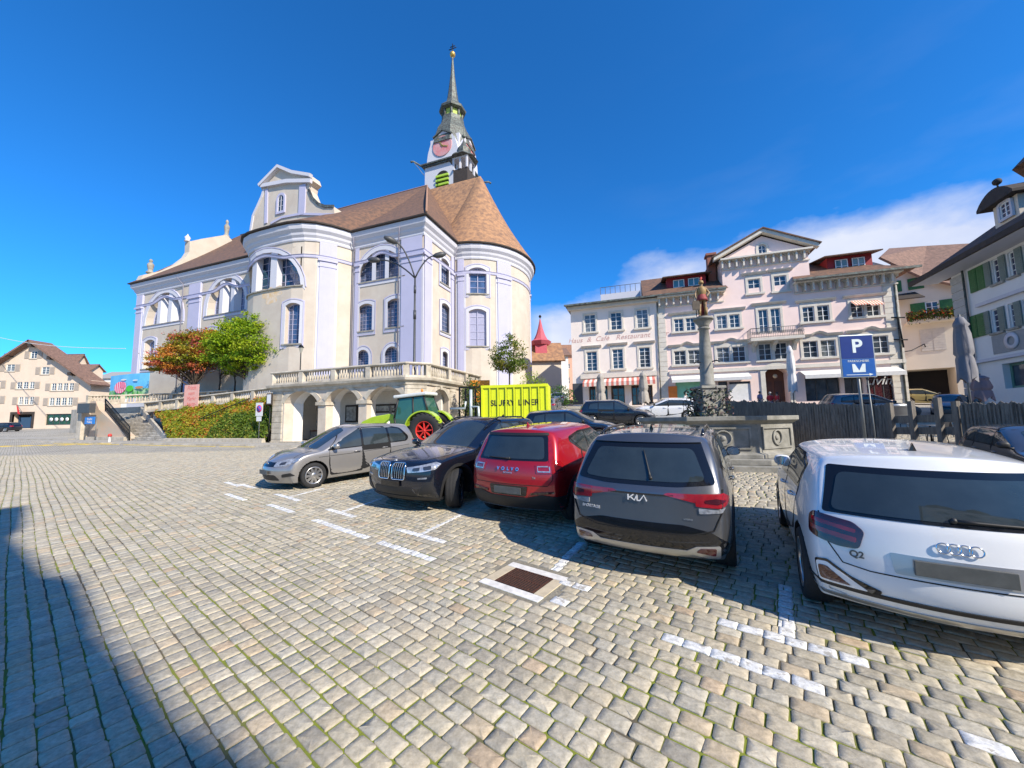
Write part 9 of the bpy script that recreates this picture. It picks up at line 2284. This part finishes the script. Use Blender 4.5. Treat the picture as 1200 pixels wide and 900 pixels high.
# ================================================================== people
def person(label, loc, rz, shirt, trousers, hair, pose='stand', H=1.72, group=None):
    r_ = empty('person', None, label, 'person', group, loc=loc, rz=rz); k = H/1.75; r_.scale = (k, k, k)
    if pose == 'stand':
        v = [(0, 0, .95, .125), (0, 0, 1.12, .12), (0, 0, 1.30, .15), (0, 0, 1.42, .12), (0, 0, 1.50, .05), (0, -.015, 1.58, .08), (0, -.01, 1.68, .085), (-.09, 0, .88, .095), (-.11, -.02, .50, .065), (-.12, .03, .09, .042), (-.13, -.12, .035, .04), (.09, 0, .88, .095), (.12, .04, .50, .065), (.12, .09, .09, .042), (.13, -.05, .035, .04),
             (-.18, 0, 1.40, .06), (-.23, .03, 1.12, .045), (-.22, -.06, .88, .034), (-.21, -.10, .80, .032), (.18, 0, 1.40, .06), (.24, .02, 1.12, .045), (.20, -.16, .98, .034), (.15, -.24, 1.0, .032)]
    else:
        v = [(0, 0, .52, .14), (0, .02, .70, .125), (0, .01, .90, .15), (0, 0, 1.02, .12), (0, -.01, 1.10, .05), (0, -.03, 1.18, .08), (0, -.03, 1.28, .085), (-.10, -.06, .52, .09), (-.12, -.42, .50, .062), (-.12, -.44, .10, .042), (-.12, -.56, .04, .04), (.10, -.06, .52, .09), (.12, -.42, .50, .062), (.12, -.46, .10, .042), (.12, -.58, .04, .04),
             (-.18, 0, 1.0, .06), (-.25, -.06, .76, .045), (-.17, -.30, .70, .034), (-.12, -.38, .72, .032), (.18, 0, 1.0, .06), (.25, -.06, .76, .045), (.17, -.30, .70, .034), (.12, -.38, .72, .032)]
    e = [(0, 1), (1, 2), (2, 3), (3, 4), (4, 5), (5, 6), (0, 7), (7, 8), (8, 9), (9, 10), (0, 11), (11, 12), (12, 13), (13, 14), (3, 15), (15, 16), (16, 17), (17, 18), (3, 19), (19, 20), (20, 21), (21, 22)]
    b = skin_body('body', v, e, skin_m, r_)
    def cloth(nm, idx, edges, m_, gr):
        mp = {i: j for j, i in enumerate(idx)}; skin_body(nm, [(*v[i][:3], v[i][3]+gr) for i in idx], [(mp[a], mp[c]) for a, c in edges], m_, r_)
    cloth('shirt', [2, 1, 0, 3, 15, 16, 19, 20], [(2, 1), (1, 0), (2, 3), (3, 15), (15, 16), (3, 19), (19, 20)], shirt, .018)
    cloth('trousers', [0, 7, 8, 9, 11, 12, 13], [(0, 7), (7, 8), (8, 9), (0, 11), (11, 12), (12, 13)], trousers, .016)
    hx_, hy_, hz_ = v[6][:3]; q = MB(); q.ball((hx_, hy_+.02, hz_+.0), .105, 14, 10, (.92, 1.0, .95)); q.build('hair', hair, r_)
    q = MB()
    for sx in (-1, 1): q.ball((sx*.03, v[5][1]-.082, (v[5][2]+v[6][2])/2-.01), .011, 8, 6)
    q.ball((0, v[5][1]-.094, v[5][2]+.02), .013, 8, 6, (.8, 1.2, 1.5)); q.build('face', mat('face_feature', (.08, .04, .03), .6), r_)
    return r_
hr = mat('dark_hair', (.03, .02, .015), .7); hg = mat('grey_hair', (.4, .38, .36), .8)
jb = mat('blue_denim', (.05, .08, .16), .9); sr = mat('red_jacket', (.55, .02, .03), .7); sp = mat('lilac_shirt', (.25, .22, .35), .8); sw_ = mat('white_shirt', (.7, .7, .68), .8); sd_ = mat('dark_jacket', (.03, .035, .04), .8)
def atp(u, Y, dz=0): d = depth(u, 470, Y); return (d.x, d.y, gz(d.x, d.y)+dz)
person('person in a lilac top standing at the inn doorway', atp(891, 33), R(10), sp, jb, hr)
person('person in a red jacket standing before the inn arch', atp(903, 31), R(150), sr, jb, hg)
person('second person in a red jacket, right of the first', atp(911, 30.6), R(-120), sr, sd_, hr)
person('person in white standing behind the white hatchback', atp(804, 34), R(30), sw_, jb, hg)
d = depth(1196, 460, 15); person('person in a red top seated on the terrace at the right edge', (d.x, d.y, DK), R(40), sr, jb, hr, 'sit')
d = depth(1176, 460, 17.5); person('person in white seated at a table by the shuttered house', (d.x, d.y, DK), R(-30), sw_, sd_, hr, 'sit')
person('person in dark clothes walking by the chapel wall', atp(646, 58), R(90), sd_, jb, hr)
# ================================================================== houses behind the photographer (they throw the shadow on the left)
k_ = 1.0/math.tan(SUN_EL); sh_ = Vector((-SUN_TO.x, -SUN_TO.y))
def cast(u, v, h):       # roof point whose shadow lands at pixel
    g_ = ground(u, v); p = Vector((g_.x, g_.y))-sh_*((h-g_.z)*k_); return p
Hh = 19.0; pa, pb = cast(275, 905, Hh), cast(38, 655, Hh)
e_ = (pb-pa).normalized(); print('shadow house', pa, pb)
q0 = pa-e_*26; q1 = pb+e_*10.5
bx_ = Frame(q1.x, q1.y, -e_.x, -e_.y, 0)          # runs from the far left end back past the camera, rear side away from the square
sg_n = 1 if bx_.t.dot(Vector((0, -1, 0))) > 0 else -1
bhs = empty('row_house', bx_.M, 'tall plastered row house behind the viewpoint casting the long shadow', 'house'); Lh = (q0-q1).length
fmr = lambda q_, z_, d_: (q_, sg_n*d_, z_)
ops = []
for fl in range(5):
    for i in range(int(Lh/3.2)): s_ = 1.2+i*3.2; o = (s_, s_+1.2, 2.2+fl*3.3, 4.0+fl*3.3); ops.append(o); window(bhs, fmr, o, .15, frame_w, pane_dark, (1, 2), .08, .05)
q = MB(); wall(q, fmr, 0, Lh, -3, Hh-.3, ops, .15, ds=60); q.add([(0, 0, -3), (0, sg_n*10, -3), (Lh, sg_n*10, -3), (Lh, 0, -3), (0, 0, Hh-.3), (0, sg_n*10, Hh-.3), (Lh, sg_n*10, Hh-.3), (Lh, 0, Hh-.3)], [(0, 1, 5, 4), (1, 2, 6, 5), (2, 3, 7, 6), (4, 5, 6, 7)]); q.build('wall', greyw, bhs)
q = MB(); q.box(-.3, Lh+.3, min(-.02*sg_n, sg_n*10.2), max(-.02*sg_n, sg_n*10.2), Hh-.3, Hh); q.build('roof', tile_d, bhs)
for s_, w, h in ((2.4, 1.6, 1.9), (7.4, 1.5, 2.2), (13.5, 1.2, 1.0), (19, 1.8, 1.0)):
    q = MB(); q.prism([(s_-w, Hh), (s_+w, Hh), (s_+w, Hh+h*.5), (s_, Hh+h), (s_-w, Hh+h*.5)], .1, 3.5, lambda p, hh: (p[0], sg_n*hh, p[1])); q.build('dormer', tile_d, bhs)
